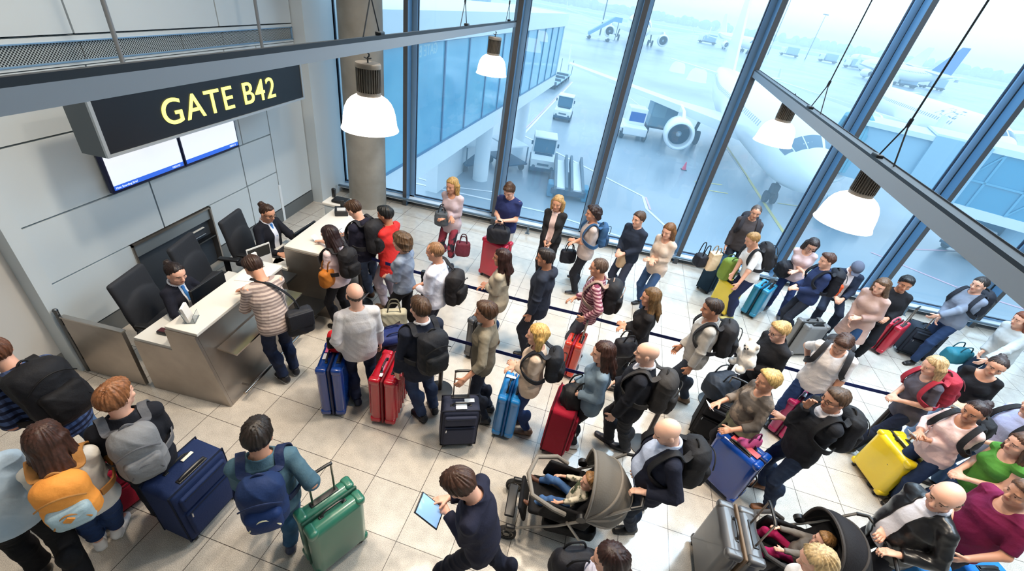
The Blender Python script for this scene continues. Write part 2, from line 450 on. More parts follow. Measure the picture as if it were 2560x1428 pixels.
SKIN = [(225, 172, 148), (206, 150, 122), (232, 184, 160), (150, 102, 76), (190, 132, 102)]
PEOPLE = {}
def build_person(p):
    J = skeleton(p); s, h = J['s'], J['hs']; RL = J['RL']; fem = J['fem']; fat = p.get('fat', 0)
    vx = p.get('vox', .0085); sd = p.get('seed', 1.0)
    M = Matrix.Translation((p['x'], p['y'], p.get('z', 0))) @ Matrix.Rotation(-R_(p['face']), 4, 'Z')
    root = thing('person', p['label'], 'person', M=M, group=None)
    sx = RL @ vec(1, 0, 0)
    W = dict(pel=(.166 if fem else .158) + fat * .04, wst=(.122 if fem else .140) + fat * .075, ch=(.138 if fem else .158) + fat * .04, uc=(.115 if fem else .135) + fat * .02)
    Dp = dict(pel=.112 + fat * .03, wst=(.088 if fem else .102) + fat * .085, ch=(.102 if fem else .118) + fat * .045, uc=.082 + fat * .01)
    g = lambda k, o: ((W[k] + o) * s, (Dp[k] + o) * s)
    def torso(D, o, low=None):
        if low is not None: D.seg(low, J['pel'], g('pel', o + low_fl), g('pel', o), side=sx, k=.05 * s)
        D.seg(J['pel'], J['waist'], g('pel', o), g('wst', o), side=sx, k=.06 * s)
        D.seg(J['waist'], J['chest'], g('wst', o), g('ch', o), side=sx, k=.08 * s)
        D.seg(J['chest'], J['uch'], g('ch', o), g('uc', o), side=sx, k=.08 * s)
        if fem and o < .05:
            for q in (-1, 1): D.ell(J['chest'] + RL @ vec(q * .068, .085 + fat * .03, -.005) * s, vec(.06 + o, .05 + o, .058 + o) * s, RL, .04 * s)
        if fat: D.ell(J['waist'] + RL @ vec(0, .06, -.02) * s, vec(W['wst'] * .8 + o, .09 * (1 + fat) + o, .13 + o) * s, RL, .06 * s)
        for i in (0, 1):
            D.seg(J['uch'] + RL @ vec(0, -.01, .02) * s, J['S%d' % i], (.052 + o * .8) * s, (.047 + o * .7) * s, k=.04 * s)
            D.seg(J['uch'] + RL @ vec(0, -.012, .055) * s, J['S%d' % i] + RL @ vec(0, 0, -.004) * s, (.040 + o * .6) * s, (.030 + o * .5) * s, k=.04 * s)
    low_fl = 0
    # ---- body
    D = SDF(); torso(D, -.006)
    for i in (0, 1):
        D.seg(J['S%d' % i], J['E%d' % i], (.049 if not fem else .041) * s, .037 * s, k=.04 * s)
        D.seg(J['E%d' % i], J['W%d' % i], .040 * s, .026 * s, k=.03 * s)
    head_sdf(D, J)
    for i, sg in ((0, -1), (1, 1)):
        d = J['hd%d' % i]
        n = p.get('palm' + 'LR'[i]); n = nrm(n) if n else vec(-sg, .15, -.2)
        if abs(d[2]) < .55 and not p.get('palm' + 'LR'[i]): n = vec(-sg * .5, 0, -1)
        hd = p.get('hdir' + 'LR'[i]); d = nrm(d + np.array(hd)) if hd else d
        n = nrm(n - d * (n @ d)); l = np.cross(d, n) * sg
        if l @ vec(-sg * .3, .7, .4) < 0 and not p.get('palm' + 'LR'[i]): l = -l
        hand(D, J['W%d' % i], d, n, l, s, p.get('curl' + 'LR'[i], .7))
    bare = p.get('bare')                                      # bare shins or feet
    if bare is not None:
        for i in (0, 1):
            D.seg(J['pel'] + vec((-1, 1)[i] * .05, 0, 0), J['H%d' % i], .08 * s, .07 * s, k=.03)
            D.seg(J['H%d' % i], J['K%d' % i], .068 * s, .046 * s, k=.03); D.seg(J['K%d' % i], J['A%d' % i], .048 * s, .033 * s, k=.03)
            ff = rotm('Z', -J['fa%d' % i]) @ vec(0, 1, 0)
            D.seg(J['A%d' % i] - ff * .02 - vec(0, 0, .045) * s, J['A%d' % i] + ff * .14 * s - vec(0, 0, .055) * s, .032 * s, .026 * s, k=.03)
    V, F = D.mesh(p.get('bvox', min(vx, .007)))
    sk = SKIN[p.get('skin', 0)] if isinstance(p.get('skin', 0), int) else p['skin']
    hc = p.get('hair', (60, 42, 30)); o = mesh_np('body', V, F, mat('skin', sk, .5, 0, 'skin', bump=.08, bsc=200), root)
    bl = lin(hc)[:3]; sl = lin(sk)[:3]
    at = o.data.color_attributes.new('tone', 'FLOAT_COLOR', 'POINT')
    at.data.foreach_set('color', tones(V, J, tuple(min(.8, a / b * .9) for a, b in zip(bl, sl)), p.get('stub', 0)).ravel())
    # ---- clothes
    nk = lambda D, r: D.seg(J['neck'] - RL @ vec(0, -.01, .02) * s, J['neck'] + RL @ vec(0, .02, .2) * s, r * s, (r + .03) * s, k=.008, op='s')
    def sleeve(D, i, o, upto):
        S, E, Wp = J['S%d' % i], J['E%d' % i], J['W%d' % i]
        u = min(upto, 1.0)
        D.seg(S, S + (E - S) * u, (.045 + o * .8) * s, (.042 + o * .8) * s, k=.025 * s, cap=.03 * s if u >= 1 else .008)
        if upto > 1:
            q = E + (Wp - E) * (upto - 1); D.seg(E, q, (.042 + o * .8) * s, (.043 - .010 * (upto - 1) + o * .8) * s, k=.03 * s, cap=.010)
    def top(name, c, o, hem, sl, neck, openw=0, wr=.004, flare=0, collar=0, hood=False, pv=None):
        nonlocal low_fl
        low_fl = flare
        D = SDF(); torso(D, o, J['pel'] + vec(0, 0, hem * s - .93 * s - .03) if hem < .93 else None)
        for i in (0, 1):
            if sl > 0: sleeve(D, i, o, sl)
        if collar:
            D.seg(J['neck'] - RL @ vec(0, .004, .03) * s, J['neck'] + RL @ vec(0, -.004, collar) * s, .082 * s, .078 * s, k=.03, cap=.012)
        if hood:
            D.ell(J['neck'] + RL @ vec(0, -.095, -.03) * s, vec(.11, .06, .07) * s, RL, .04)
        if p.get('sit') is None: D.cut((0, 0, -1), (0, 0, hem * s + J['P'][2] - .93 * s))
        else: D.cut((0, .5, -1), J['pel'] + vec(0, .10, -.06) * s)
        nk(D, neck)
        if neck > .075:
            D.ell(J['neck'] + RL @ vec(0, .085, -.02) * s, vec(neck * .95, .08, neck * .75) * s, RL, .01, 's')
        if openw:
            D.seg(J['pel'] + RL @ vec(0, .16 + fat * .1, -.22) * s, J['neck'] + RL @ vec(0, .10, .01) * s, (openw * s, .16 * s), (openw * .75 * s, .11 * s), side=sx, k=.01, op='s')
        V, F = D.mesh(pv or vx, (wr, sd))
        return mesh_np(name, V, F, c, root)
    t = p['top']                                              # (name, material, offset, hem, sleeve, neck, kwargs)
    if p.get('under'):
        u = p['under']; top(u[0], u[1], .012, .86, u[2] if len(u) > 2 else 1.9, .062, 0, .0025, 0, .045)
    top(t[0], t[1], t[2], t[3], t[4], t[5], **(t[6] if len(t) > 6 else {}))
    # ---- trousers or skirt
    if p.get('legs'):
        nm, m, lo, hemz = p['legs'][:4]
        D = SDF(); sit = p.get('sit') is not None
        D.seg(J['pel'] + vec(0, 0, .07) * s, J['pel'] - vec(0, 0, .03) * s, g('wst', .004), g('pel', .006), side=(1, 0, 0), k=.04)
        if nm in ('skirt', 'dress'):
            mid = (J['K0'] + J['K1']) / 2; D.seg(J['pel'], mid * .9 + J['pel'] * .1, g('pel', .012), (.20 * s, .15 * s), k=.05, cap=.02)
        else:
            for i in (0, 1):
                Hh, K, A = J['H%d' % i], J['K%d' % i], J['A%d' % i]
                D.seg(Hh, K, ((.084 + fat * .02) * s, (.090 + fat * .02) * s), (.058 + lo) * s, k=.025)
                e = A + (K - A) * max(0, (hemz - .07)) / .43
                D.seg(K, e, (.058 + lo) * s, (.045 + lo * 1.3) * s, k=.03, cap=.012)
                D.ell(K * .35 + A * .65 - rotm('Z', -J['fa%d' % i]) @ vec(0, .016, 0) + vec(0, 0, .13 * s), vec(.05 + lo, .05 + lo, .10) * s, I3, .04)
        V, F = D.mesh(vx, (.005, sd + 2)); mesh_np(nm, V, F, m, root)
    # ---- shoes
    if p.get('shoes'):
        up_, sole = p['shoes'][:2]; st = p['shoes'][2] if len(p['shoes']) > 2 else 'shoe'
        ms = [mat('shoe_leather', up_, .45, 0, bump=.1, bsc=80), mat('shoe_sole', sole, .7)]
        for i in (0, 1):
            A = J['A%d' % i]; Rf = rotm('Z', -J['fa%d' % i]) @ rotm('X', -J['fp%d' % i])
            q = lambda x, y, z: A + Rf @ (vec(x, y, z - .085) * s)
            D = SDF(); D.seg(q(0, -.045, .035), q(0, .07, .032), (.036 * s, .036 * s), (.042 * s, .032 * s), side=Rf @ vec(1, 0, 0), k=.02)
            D.seg(q(0, .07, .030), q(.004, .155, .026), (.043 * s, .032 * s), (.034 * s, .024 * s), side=Rf @ vec(1, 0, 0), k=.02)
            D.seg(q(0, -.03, .05), q(0, -.02, .095 if st != 'flat' else .05), .040 * s, .040 * s, k=.03, cap=.01)
            D.seg(q(0, -.05, .012), q(.002, .15, .012), (.040 * s, .014 * s), (.042 * s, .014 * s), side=Rf @ vec(1, 0, 0), k=.006)
            D.cut(Rf @ vec(0, 0, -1), q(0, 0, .002))
            if st == 'flat': D.seg(q(0, -.01, .075), q(0, .05, .065), .034 * s, .03 * s, k=.008, op='s')
            soft('shoe', D, min(vx, .0075), ms, root, mi=lambda c: (((c - q(0, 0, 0)) @ Rf)[:, 2] < .020 * s).astype(int))
    hair(p, J, root, vx, sd)
    if p.get('glasses'):
        c, R = J['head'], J['RH']; P3 = lambda x, y, z: tuple(c + R @ vec(x, y, z) * h)
        b = MB()
        for sg in (-1, 1):
            b.tube([P3(sg * .032 + .022 * math.cos(a), .102 - .004 * abs(math.cos(a)), .002 + .016 * math.sin(a)) for a in np.linspace(0, 2 * math.pi, 15)[:-1]], .0022, 5, closed=True)
            b.tube([P3(sg * .054, .098, .006), P3(sg * .074, .06, .008), P3(sg * .082, -.005, .01)], .002, 5)
        b.tube([P3(-.011, .104, .006), P3(.011, .104, .006)], .002, 5)
        b.build('glasses', mat('glasses_frame', (20, 20, 22), .3), root)
    for ex in p.get('extra', ()): ex(J, root, s)
    J['bk'] = t[2] + fat * .03; J['thick'] = t[2] + .012 + fat * .03
    PEOPLE[p['id']] = (root, J, M)
    return root

def unit2(a): return a / np.maximum(1e-6, np.linalg.norm(a, axis=1))[:, None]
def hair(p, J, root, vx, sd):
    st = p.get('style', 'short'); c, R, h = J['head'], J['RH'], J['hs']; s, RL = J['s'], J['RL']
    if st == 'none': return
    hc = p.get('hair', (60, 42, 30)); m = mat('hair', hc, .45, 0, 'hair', tuple(int(v * .72) for v in hc), spec=.35)
    at = lambda x, y, z: c + R @ vec(x, y, z) * h
    e = lambda q, r, k=.02, op='u': D.ell(at(*q), np.array(r) * h, R, k, op)
    D = SDF(); A = .004; big = {'buzz': .003, 'fringe': .002, 'short': .008, 'bun': .005}.get(st, .012) + p.get('vol', 0)
    e((0, -.016, .032), (.080 + big, .102 + big, .094 + big), .02)
    if st in ('short', 'curly', 'quiff'): e((0, .035, .085), (.062 + big * .5, .05 + big, .035 + big), .03)
    if st == 'curly':
        A = .012; e((0, -.04, .02), (.105, .11, .105), .03); e((0, -.06, -.06), (.10, .08, .10), .03)
    ln = p.get('len', .25)
    if st in ('long', 'bob', 'pony'):
        b0 = at(0, -.055, .01); w = .088 * h
        if st == 'bob':
            for x in (-.07, 0, .07): D.seg(at(x, -.05 + .2 * abs(x), 0), at(x * 1.12, -.055 + .5 * abs(x), -.14), (.050 * h, .045 * h), (.042 * h, .03 * h), k=.03)
        elif st == 'long':
            m1 = J['neck'] + RL @ vec(0, -.095, -.03) * s; m2 = J['neck'] + RL @ vec(0, -.135, -.03 - ln) * s
            D.seg(b0, m1, (w, .055 * h), (w * 1.05, .05 * h), side=R @ vec(1, 0, 0), k=.03); D.seg(m1, m2, (w * 1.1, .045 * h), (w * .8, .028 * h), side=RL @ vec(1, 0, 0), k=.03)
            for sg in (-1, 1):
                D.seg(at(sg * .078, -.01, .02), J['neck'] + RL @ vec(sg * .10, .0, -.02) * s, (.024 * h, .045 * h), .034 * h, k=.03)
                D.seg(J['neck'] + RL @ vec(sg * .10, .0, -.02) * s, J['neck'] + RL @ vec(sg * .10, .075, -.05 - ln * .6) * s, .036 * h, .018 * h, k=.03)
        else:
            D.seg(at(0, -.11, .03), J['neck'] + RL @ vec(0, -.14, -.05 - ln * .4) * s, .030 * h, .018 * h, k=.02)
    # face and ears stay free
    k1 = p.get('line', -.008 if st == 'bun' else .004)
    nf = R @ unit(vec(0, .75, -.66)); of = float(nf @ at(0, .75 * k1, -.66 * k1) / 1.0)
    keep = {'bob': 1, 'long': 1}.get(st, 0)
    cc, RR, hh = c.copy(), R.copy(), h
    def face(X, Y, Z):
        x, y, z = X - cc[0], Y - cc[1], Z - cc[2]
        q = [(x * RR[0, i] + y * RR[1, i] + z * RR[2, i]) / hh for i in range(3)]
        d = q[1] * .75 - q[2] * .66 - k1
        if keep: d = np.maximum(np.minimum(d, .052 - np.abs(q[0]) + .10 * np.maximum(0, -q[2])), np.minimum(np.minimum(q[1] - .034, .060 - q[2]), .16 + q[2]))
        else: d = np.maximum(d, np.minimum(-.085 - q[2], .08 + q[2] * .1 + q[1] * 0) * 1.0)
        if st == 'fringe': d = np.maximum(d, q[2] - .030 - .15 * q[1])
        return d * hh
    D.fun(face, 'i', .012)
    if st == 'bun': D.ell(at(0, -.115, .075), vec(.042, .04, .042) * h, R, .015)
    if st == 'quiff': D.ell(at(0, -.03, .115), vec(.06, .07, .05) * h, R, .02)
    V, F = D.mesh(min(vx, .007) if st not in ('long',) else vx, (A, sd))
    q = (V - c) @ R / h; th = np.arctan2(q[:, 0], q[:, 1] + .02); rr = np.hypot(q[:, 0], q[:, 1])
    amp = .0042 * h * np.clip(rr / .06, 0, 1) * (np.sin(17 * th + 2.2 * np.sin(5 * th + sd) + 26 * q[:, 2] * np.sin(3 * th + sd)) + .6 * np.sin(31 * th + 3 * np.sin(4 * th) + sd))
    V = V + (unit2(q * np.array([1, 1, .4])) * amp[:, None]) @ R.T
    mesh_np('hair', V, F, m, root)
    if p.get('cap'):
        D = SDF(); D.ell(at(0, -.012, .045), vec(.094, .115, .09) * h, R, .01); D.cut(R @ vec(0, 0.1, -1), at(0, 0, .04))
        D.seg(at(0, .09, .045), at(0, .15, .035), (.07 * h, .01 * h), (.05 * h, .007 * h), side=R @ vec(1, 0, 0), k=.01)
        soft('cap', D, .006, cloth(p['cap']), root)

# ---------------------------------------------------------------- bags and luggage
BLK = (26, 27, 30)
def backpack(pid, label, col, col2=None, pocket=None, w=.30, hh=.46, d=.17, one=None, low=0.0, big=1.0, trim=None, group=None, patch=None, zipc=None):
    """worn on the back of figure PID; ONE = -1/1 for a single strap"""
    root, J, M = PEOPLE[pid]; s = J['s']; RL = J['RL']; col2 = col2 or tuple(int(v * .75) for v in col)
    B = Matrix([list(RL[i]) + [0] for i in range(3)] + [[0, 0, 0, 1]])
    off = .135 + (J.get('bk', .0)) + d * .42
    c = J['chest'] + RL @ vec((one or 0) * .07, -off, .0 - low) * s
    T = M @ Matrix.Translation(Vector(c)) @ B
    o = thing('backpack', label, 'backpack', M=T, group=group)
    m1, m2 = cloth(col, rough=.7), cloth(col2, rough=.7); s *= big; vx = .0085
    tr = cloth(trim or tuple(int(v * .5) for v in col), rough=.6)
    D = SDF(); D.box((0, 0, -.01 * s), vec(w / 2, d / 2, hh / 2) * s, .07 * s); D.ell(vec(0, -.02, .10) * s, vec(w * .46, d * .6, hh * .34) * s, I3, .05)
    D.ell(vec(0, -.03, -.10) * s, vec(w * .5, d * .62, hh * .32) * s, I3, .05)
    soft('bag_body', D, vx, m1, o, (.005, len(label) * .7))
    D = SDF(); D.box(vec(0, -d * .55, -.09) * s, vec(w * .40, .055, hh * .26) * s, .045 * s, rotm('X', 6)); D.ell(vec(0, -d * .62, -.09) * s, vec(w * .33, .06, hh * .2) * s, I3, .04)
    soft('front_pocket', D, vx, cloth(pocket or col2, rough=.7), o, (.004, 2.1))
    if patch:
        MB().at(Matrix.Translation(Vector((0, -(d * .55 + .074) * s, -.05 * s))) @ Matrix.Rotation(R_(45), 4, 'Y')).rbox((0, 0, 0), (.045, .012, .045), .004).build('patch', cloth(patch), o)
    b = MB(); y = -(d * .5 + .012) * s
    b.tube([(x * w * .46 * s, y - .02 * s - .03 * s * (1 - x * x), (.085 + .075 * (1 - x * x)) * s) for x in np.linspace(-1, 1, 11)], .006, 6)
    b.build('zipper', tr, o)
    b = MB(); b.tube([(x * w * .34 * s, -(d * .55 + .050) * s - .012 * (1 - x * x), (-.01 - .11 * x * x) * s) for x in np.linspace(-1, 1, 11)], .006, 6); b.build('pocket_zipper', cloth(zipc) if zipc else tr, o)
    b = MB(); b.tube([(x * .05 * s, .02, (hh / 2 + .045 * (1 - x * x) - .01) * s) for x in np.linspace(-1, 1, 9)], .009, 7); b.build('carry_loop', tr, o)
    Bi = np.array(RL).T
    for sg in ((one,) if one else (-1, 1)):
        tip = J['S%d' % (0 if sg < 0 else 1)]; loc = lambda q: Bi @ (q - c)
        sh = J['neck'] + RL @ vec(sg * .118, -.005, -.055) * J['s']
        k = J['s']; u = J.get('thick', .03)
        pts = [vec(sg * .07, d * .35, hh * .42) * s, loc(sh + RL @ vec(0, -.085, .012) * k), loc(sh + RL @ vec(0, -.02, .062 + u * .3) * k), loc(sh + RL @ vec(sg * .012, .055, .045 + u * .3) * k),
               loc(sh + RL @ vec(sg * .03, .120 + u * .6, -.06) * k), loc(sh + RL @ vec(sg * .045, .13 + u * .6, -.16) * k), loc(sh + RL @ vec(sg * .085, .07, -.25) * k), loc(sh + RL @ vec(sg * .085, -.05, -.30) * k), vec(sg * w * .42, d * .3, -hh * .36) * s]
        nr = [(0, .3, 1), (0, -.5, 1), (0, 0, 1), (0, .6, 1), (0, 1, .2), (0, 1, 0), (sg, .8, 0), (sg, 0, 0), (sg, -.3, 0)]
        P2 = []; N2 = []
        for i in range(len(pts) - 1):
            for t in (0, .25, .5, .75):
                p0, p1, p2, p3 = pts[max(i - 1, 0)], pts[i], pts[i + 1], pts[min(i + 2, len(pts) - 1)]
                P2.append(.5 * (2 * p1 + (p2 - p0) * t + (2 * p0 - 5 * p1 + 4 * p2 - p3) * t * t + (3 * p1 - p0 - 3 * p2 + p3) * t ** 3))
                N2.append(np.array(nr[i]) * (1 - t) + np.array(nr[i + 1]) * t)
        b = MB(); b.ribbon(P2, N2, .058 * k, .012); b.build('shoulder_strap', tr if trim else m1, o)
    return o

def satchel(name, label, cat, c, R, size, col, r=.05, strap=None, handles=None, wr=.006, m=None, group=None, flap=None):
    """a soft bag at C with its own handles or long strap (points in world space)"""
    T = Matrix.Translation(Vector(c)) @ R
    o = thing(name, label, cat, M=T, group=group); m = m or cloth(col, rough=.6)
    D = SDF(); h = vec(*size) / 2; D.box((0, 0, 0), h, min(r, min(h) * .95)); D.ell(vec(0, 0, -h[2] * .2), h * vec(.9, 1.15, .9), I3, .05)
    soft('bag_body', D, .009, m, o, (wr, len(label)))
    if flap: MB().rbox((0, -h[1] - .006, h[2] * .35), (size[0] * .92, .03, size[2] * .62), .014).build('flap', cloth(flap, rough=.6), o)
    dk = cloth(tuple(int(v * .6) for v in col), rough=.6)
    if handles:
        for y in (-.6, .6):
            b = MB(); b.tube([(x * h[0] * .5, y * h[1], h[2] * .92 + handles * (1 - x ** 4)) for x in np.linspace(-1, 1, 13)], .009, 7); b.build('handle', dk, o)
    if strap:
        inv = T.inverted(); P = [inv @ Vector(q) for q in strap]; Q = []
        for i in range(len(P) - 1):
            for t in (0, .25, .5, .75):
                a, b2, c2, d2 = P[max(i - 1, 0)], P[i], P[i + 1], P[min(i + 2, len(P) - 1)]
                Q.append(.5 * (2 * b2 + (c2 - a) * t + (2 * a - 5 * b2 + 4 * c2 - d2) * t * t + (3 * b2 - a - 3 * c2 + d2) * t ** 3))
        Q.append(P[-1]); b = MB(); b.ribbon(Q, [Vector((0, 0, 1)) if i % 1 else Vector((q.x * .3, q.y * .3, 1)) for i, q in enumerate(Q)], .04, .006); b.build('shoulder_strap', dk, o)
    return o

def suitcase(label, x, y, rz, w, d, h, col, kind='hard', ext=0.0, ribs=0, trim=None, tags=(), group=None, band=None, z=0.0, tilt=0.0, hside=1, rough=None):
    """width along local X, depth along local Y, four wheels; EXT = drawn height of the trolley handle above the case"""
    M = Matrix.Translation((x, y, z)) @ Matrix.Rotation(rz, 4, 'Z') @ Matrix.Rotation(tilt, 4, 'X')
    o = thing('suitcase', label, 'suitcase', M=M, group=group); wz = .055; blk = mat('black_plastic', (24, 25, 28), .4)
    zc = wz + h / 2; tr = trim or tuple(int(v * .35) for v in col)
    if kind == 'hard':
        m = mat('hard_shell', col, rough if rough is not None else .22, 0, coat=.5, bump=.02, bsc=120); r = .062
        for sg in (-1, 1):
            b = MB(); bulge = lambda q, sg=sg: (q.x, q.y + sg * .018 * max(0, 1 - (q.x / (w / 2)) ** 2) * max(0, 1 - (q.z / (h / 2)) ** 2) * (1 if q.y * sg > 0 else 0), q.z)
            b.rbox((0, sg * (d / 4 + .004), zc), (w, d / 2 - .006, h), min(r, d / 4 - .01), 5, bulge)
            n = ribs
            for i in range(n):
                xx = (i - (n - 1) / 2) * w * .74 / max(1, n - 1)
                b.rbox((xx, sg * (d / 2 + .006), zc), (w * .34 / max(1, n - 1), .022, h * .80), .010, 2)
            for sx in (-1, 1):
                b.rbox((sx * (w / 2 - .035), sg * (d / 4 + .01), zc + h / 2 - .035), (.085, d / 2 - .02, .085), .03, 3); b.rbox((sx * (w / 2 - .035), sg * (d / 4 + .01), zc - h / 2 + .035), (.085, d / 2 - .02, .085), .03, 3)
            b.build('shell', m, o, ang=50)
        b = MB(); b.rbox((0, 0, zc), (w + .008, .026, h + .008), .012, 3); b.build('zipper_band', mat('zipper', tr, .6), o)
        if band: MB().rbox((0, 0, zc + .02), (w + .012, d + .04, .05), .012, 3).build('luggage_strap', cloth(band), o)
    else:
        m = cloth(col, rough=.75); b = MB(); b.rbox((0, 0, zc), (w, d, h), .05, 4, lambda q: (q.x, q.y * (1 + .10 * (1 - (q.z / (h / 2)) ** 2)), q.z)); b.build('case_body', m, o, ang=60)
        f = -1
        b = MB(); b.rbox((0, f * (d / 2 + .018), zc - h * .14), (w * .82, .05, h * .46), .022, 3); b.rbox((0, f * (d / 2 + .014), zc + h * .27), (w * .82, .045, h * .24), .02, 3); b.build('front_pocket', m, o, ang=50)
        b = MB()
        for yy in (-d / 2 + .02, d / 2 - .02):
            P = [(sx * (w / 2 - .02), yy * 1.0, zz) for sx, zz in ((-1, zc - h / 2 + .03), (-1, zc + h / 2 - .03), (1, zc + h / 2 - .03), (1, zc - h / 2 + .03))]
            b.tube([(p[0] * 1.055, p[1], p[2] + (.022 if p[2] > zc else -.022)) for p in P], .009, 6, closed=True)
        b.tube([(sx * w * .36, f * (d / 2 + .045), zc + h * .36) for sx in (-1, 1)], .005, 5)
        b.tube([(-w * .38, f * (d / 2 + .042), zc + h * .10), (w * .38, f * (d / 2 + .042), zc + h * .10)], .006, 5)
        b.build('piping', cloth(tuple(int(v * .55) for v in col)), o)
        MB().tube([(w * -.36, f * (d / 2 + .052), zc + h * .10), (w * -.37, f * (d / 2 + .056), zc + h * .04)], .006, 6).build('zipper_pull', mat('metal', (200, 200, 205), .3, 1), o)
    zt = zc + h / 2
    b = MB(); b.tube([(x2 * .10, hside * d * .16, zt + .004 + .034 * (1 - x2 ** 6)) for x2 in np.linspace(-1, 1, 13)], .010, 7)
    b.rbox((-.10, hside * d * .16, zt), (.04, .03, .014), .005); b.rbox((.10, hside * d * .16, zt), (.04, .03, .014), .005); b.build('carry_handle', blk, o)
    b = MB(); b.tube([(w / 2 + .004 + .030 * (1 - z2 ** 6), 0, zc + z2 * .10) for z2 in np.linspace(-1, 1, 13)], .009, 7); b.build('side_handle', blk, o)
    tb = -hside
    b = MB(); b.rbox((0, tb * d * .30, zt + .002), (w * .50, .05, .016), .006); b.build('handle_plate', blk, o)
    t = thing('trolley_handle', None, None); t.parent = o; t.location = (0, 0, 0)
    met = mat('trolley_tube', (150, 140, 130), .3, 1)
    e = max(ext, .012)
    b = MB()
    for sg in (-1, 1): b.cyl((sg * w * .20, tb * d * .30, zt - .01), (sg * w * .20, tb * d * .30, zt + e), .0085, 10)
    b.build('tube', met, t)
    b = MB(); b.tube([(x2 * w * .215, tb * d * .30, zt + e + .012 * (1 - x2 ** 4)) for x2 in np.linspace(-1, 1, 9)], .014, 8); b.build('grip', blk, t)
    for sx in (-1, 1):
        for sy in (-1, 1):
            b = MB(); b.cyl((sx * (w / 2 - .055) - .012, sy * (d / 2 - .045), .027), (sx * (w / 2 - .055) + .012, sy * (d / 2 - .045), .027), .027, 14)
            b.rbox((sx * (w / 2 - .055), sy * (d / 2 - .045), .052), (.05, .05, .03), .012); b.build('wheel', blk, o)
    for i, (tx, ty, c2, sz) in enumerate(tags):
        b = MB(); b.rbox((tx * w, ty * d, zt + .010 + .004 * i), (sz[0], sz[1], .006), .002, 1); b.build('luggage_tag', mat('paper', c2, .7), o)
    return o

def small(name, label, cat, M, parts, group=None):
    o = thing(name, label, cat, M=M, group=group)
    for n, f, m in parts:
        b = MB(); f(b); b.build(n, m, o)
    return o

def phone_of(pid, label, hand=1, size=(.075, .009, .15), cat='phone', name='phone', scr=(150, 190, 235), off=(0, .09, .0), tiltx=-55, glow=.6):
    root, J, M = PEOPLE[pid]; W = J['W%d' % hand]; d = J['hd%d' % hand]
    T = M @ Matrix.Translation(Vector(W + d * off[1])) @ Matrix.Rotation(R_(tiltx), 4, 'X')
    return small(name, label, cat, T @ Matrix.Translation((off[0], 0, off[2])), [('case', lambda b: b.rbox((0, 0, 0), size, .004, 2), mat('phone_case', (30, 32, 38), .3)), ('screen', lambda b: b.rbox((0, -size[1] / 2 - .001, 0), (size[0] * .9, .002, size[2] * .9), .0008, 1), mat('phone_screen', scr, .1, emit=glow))])

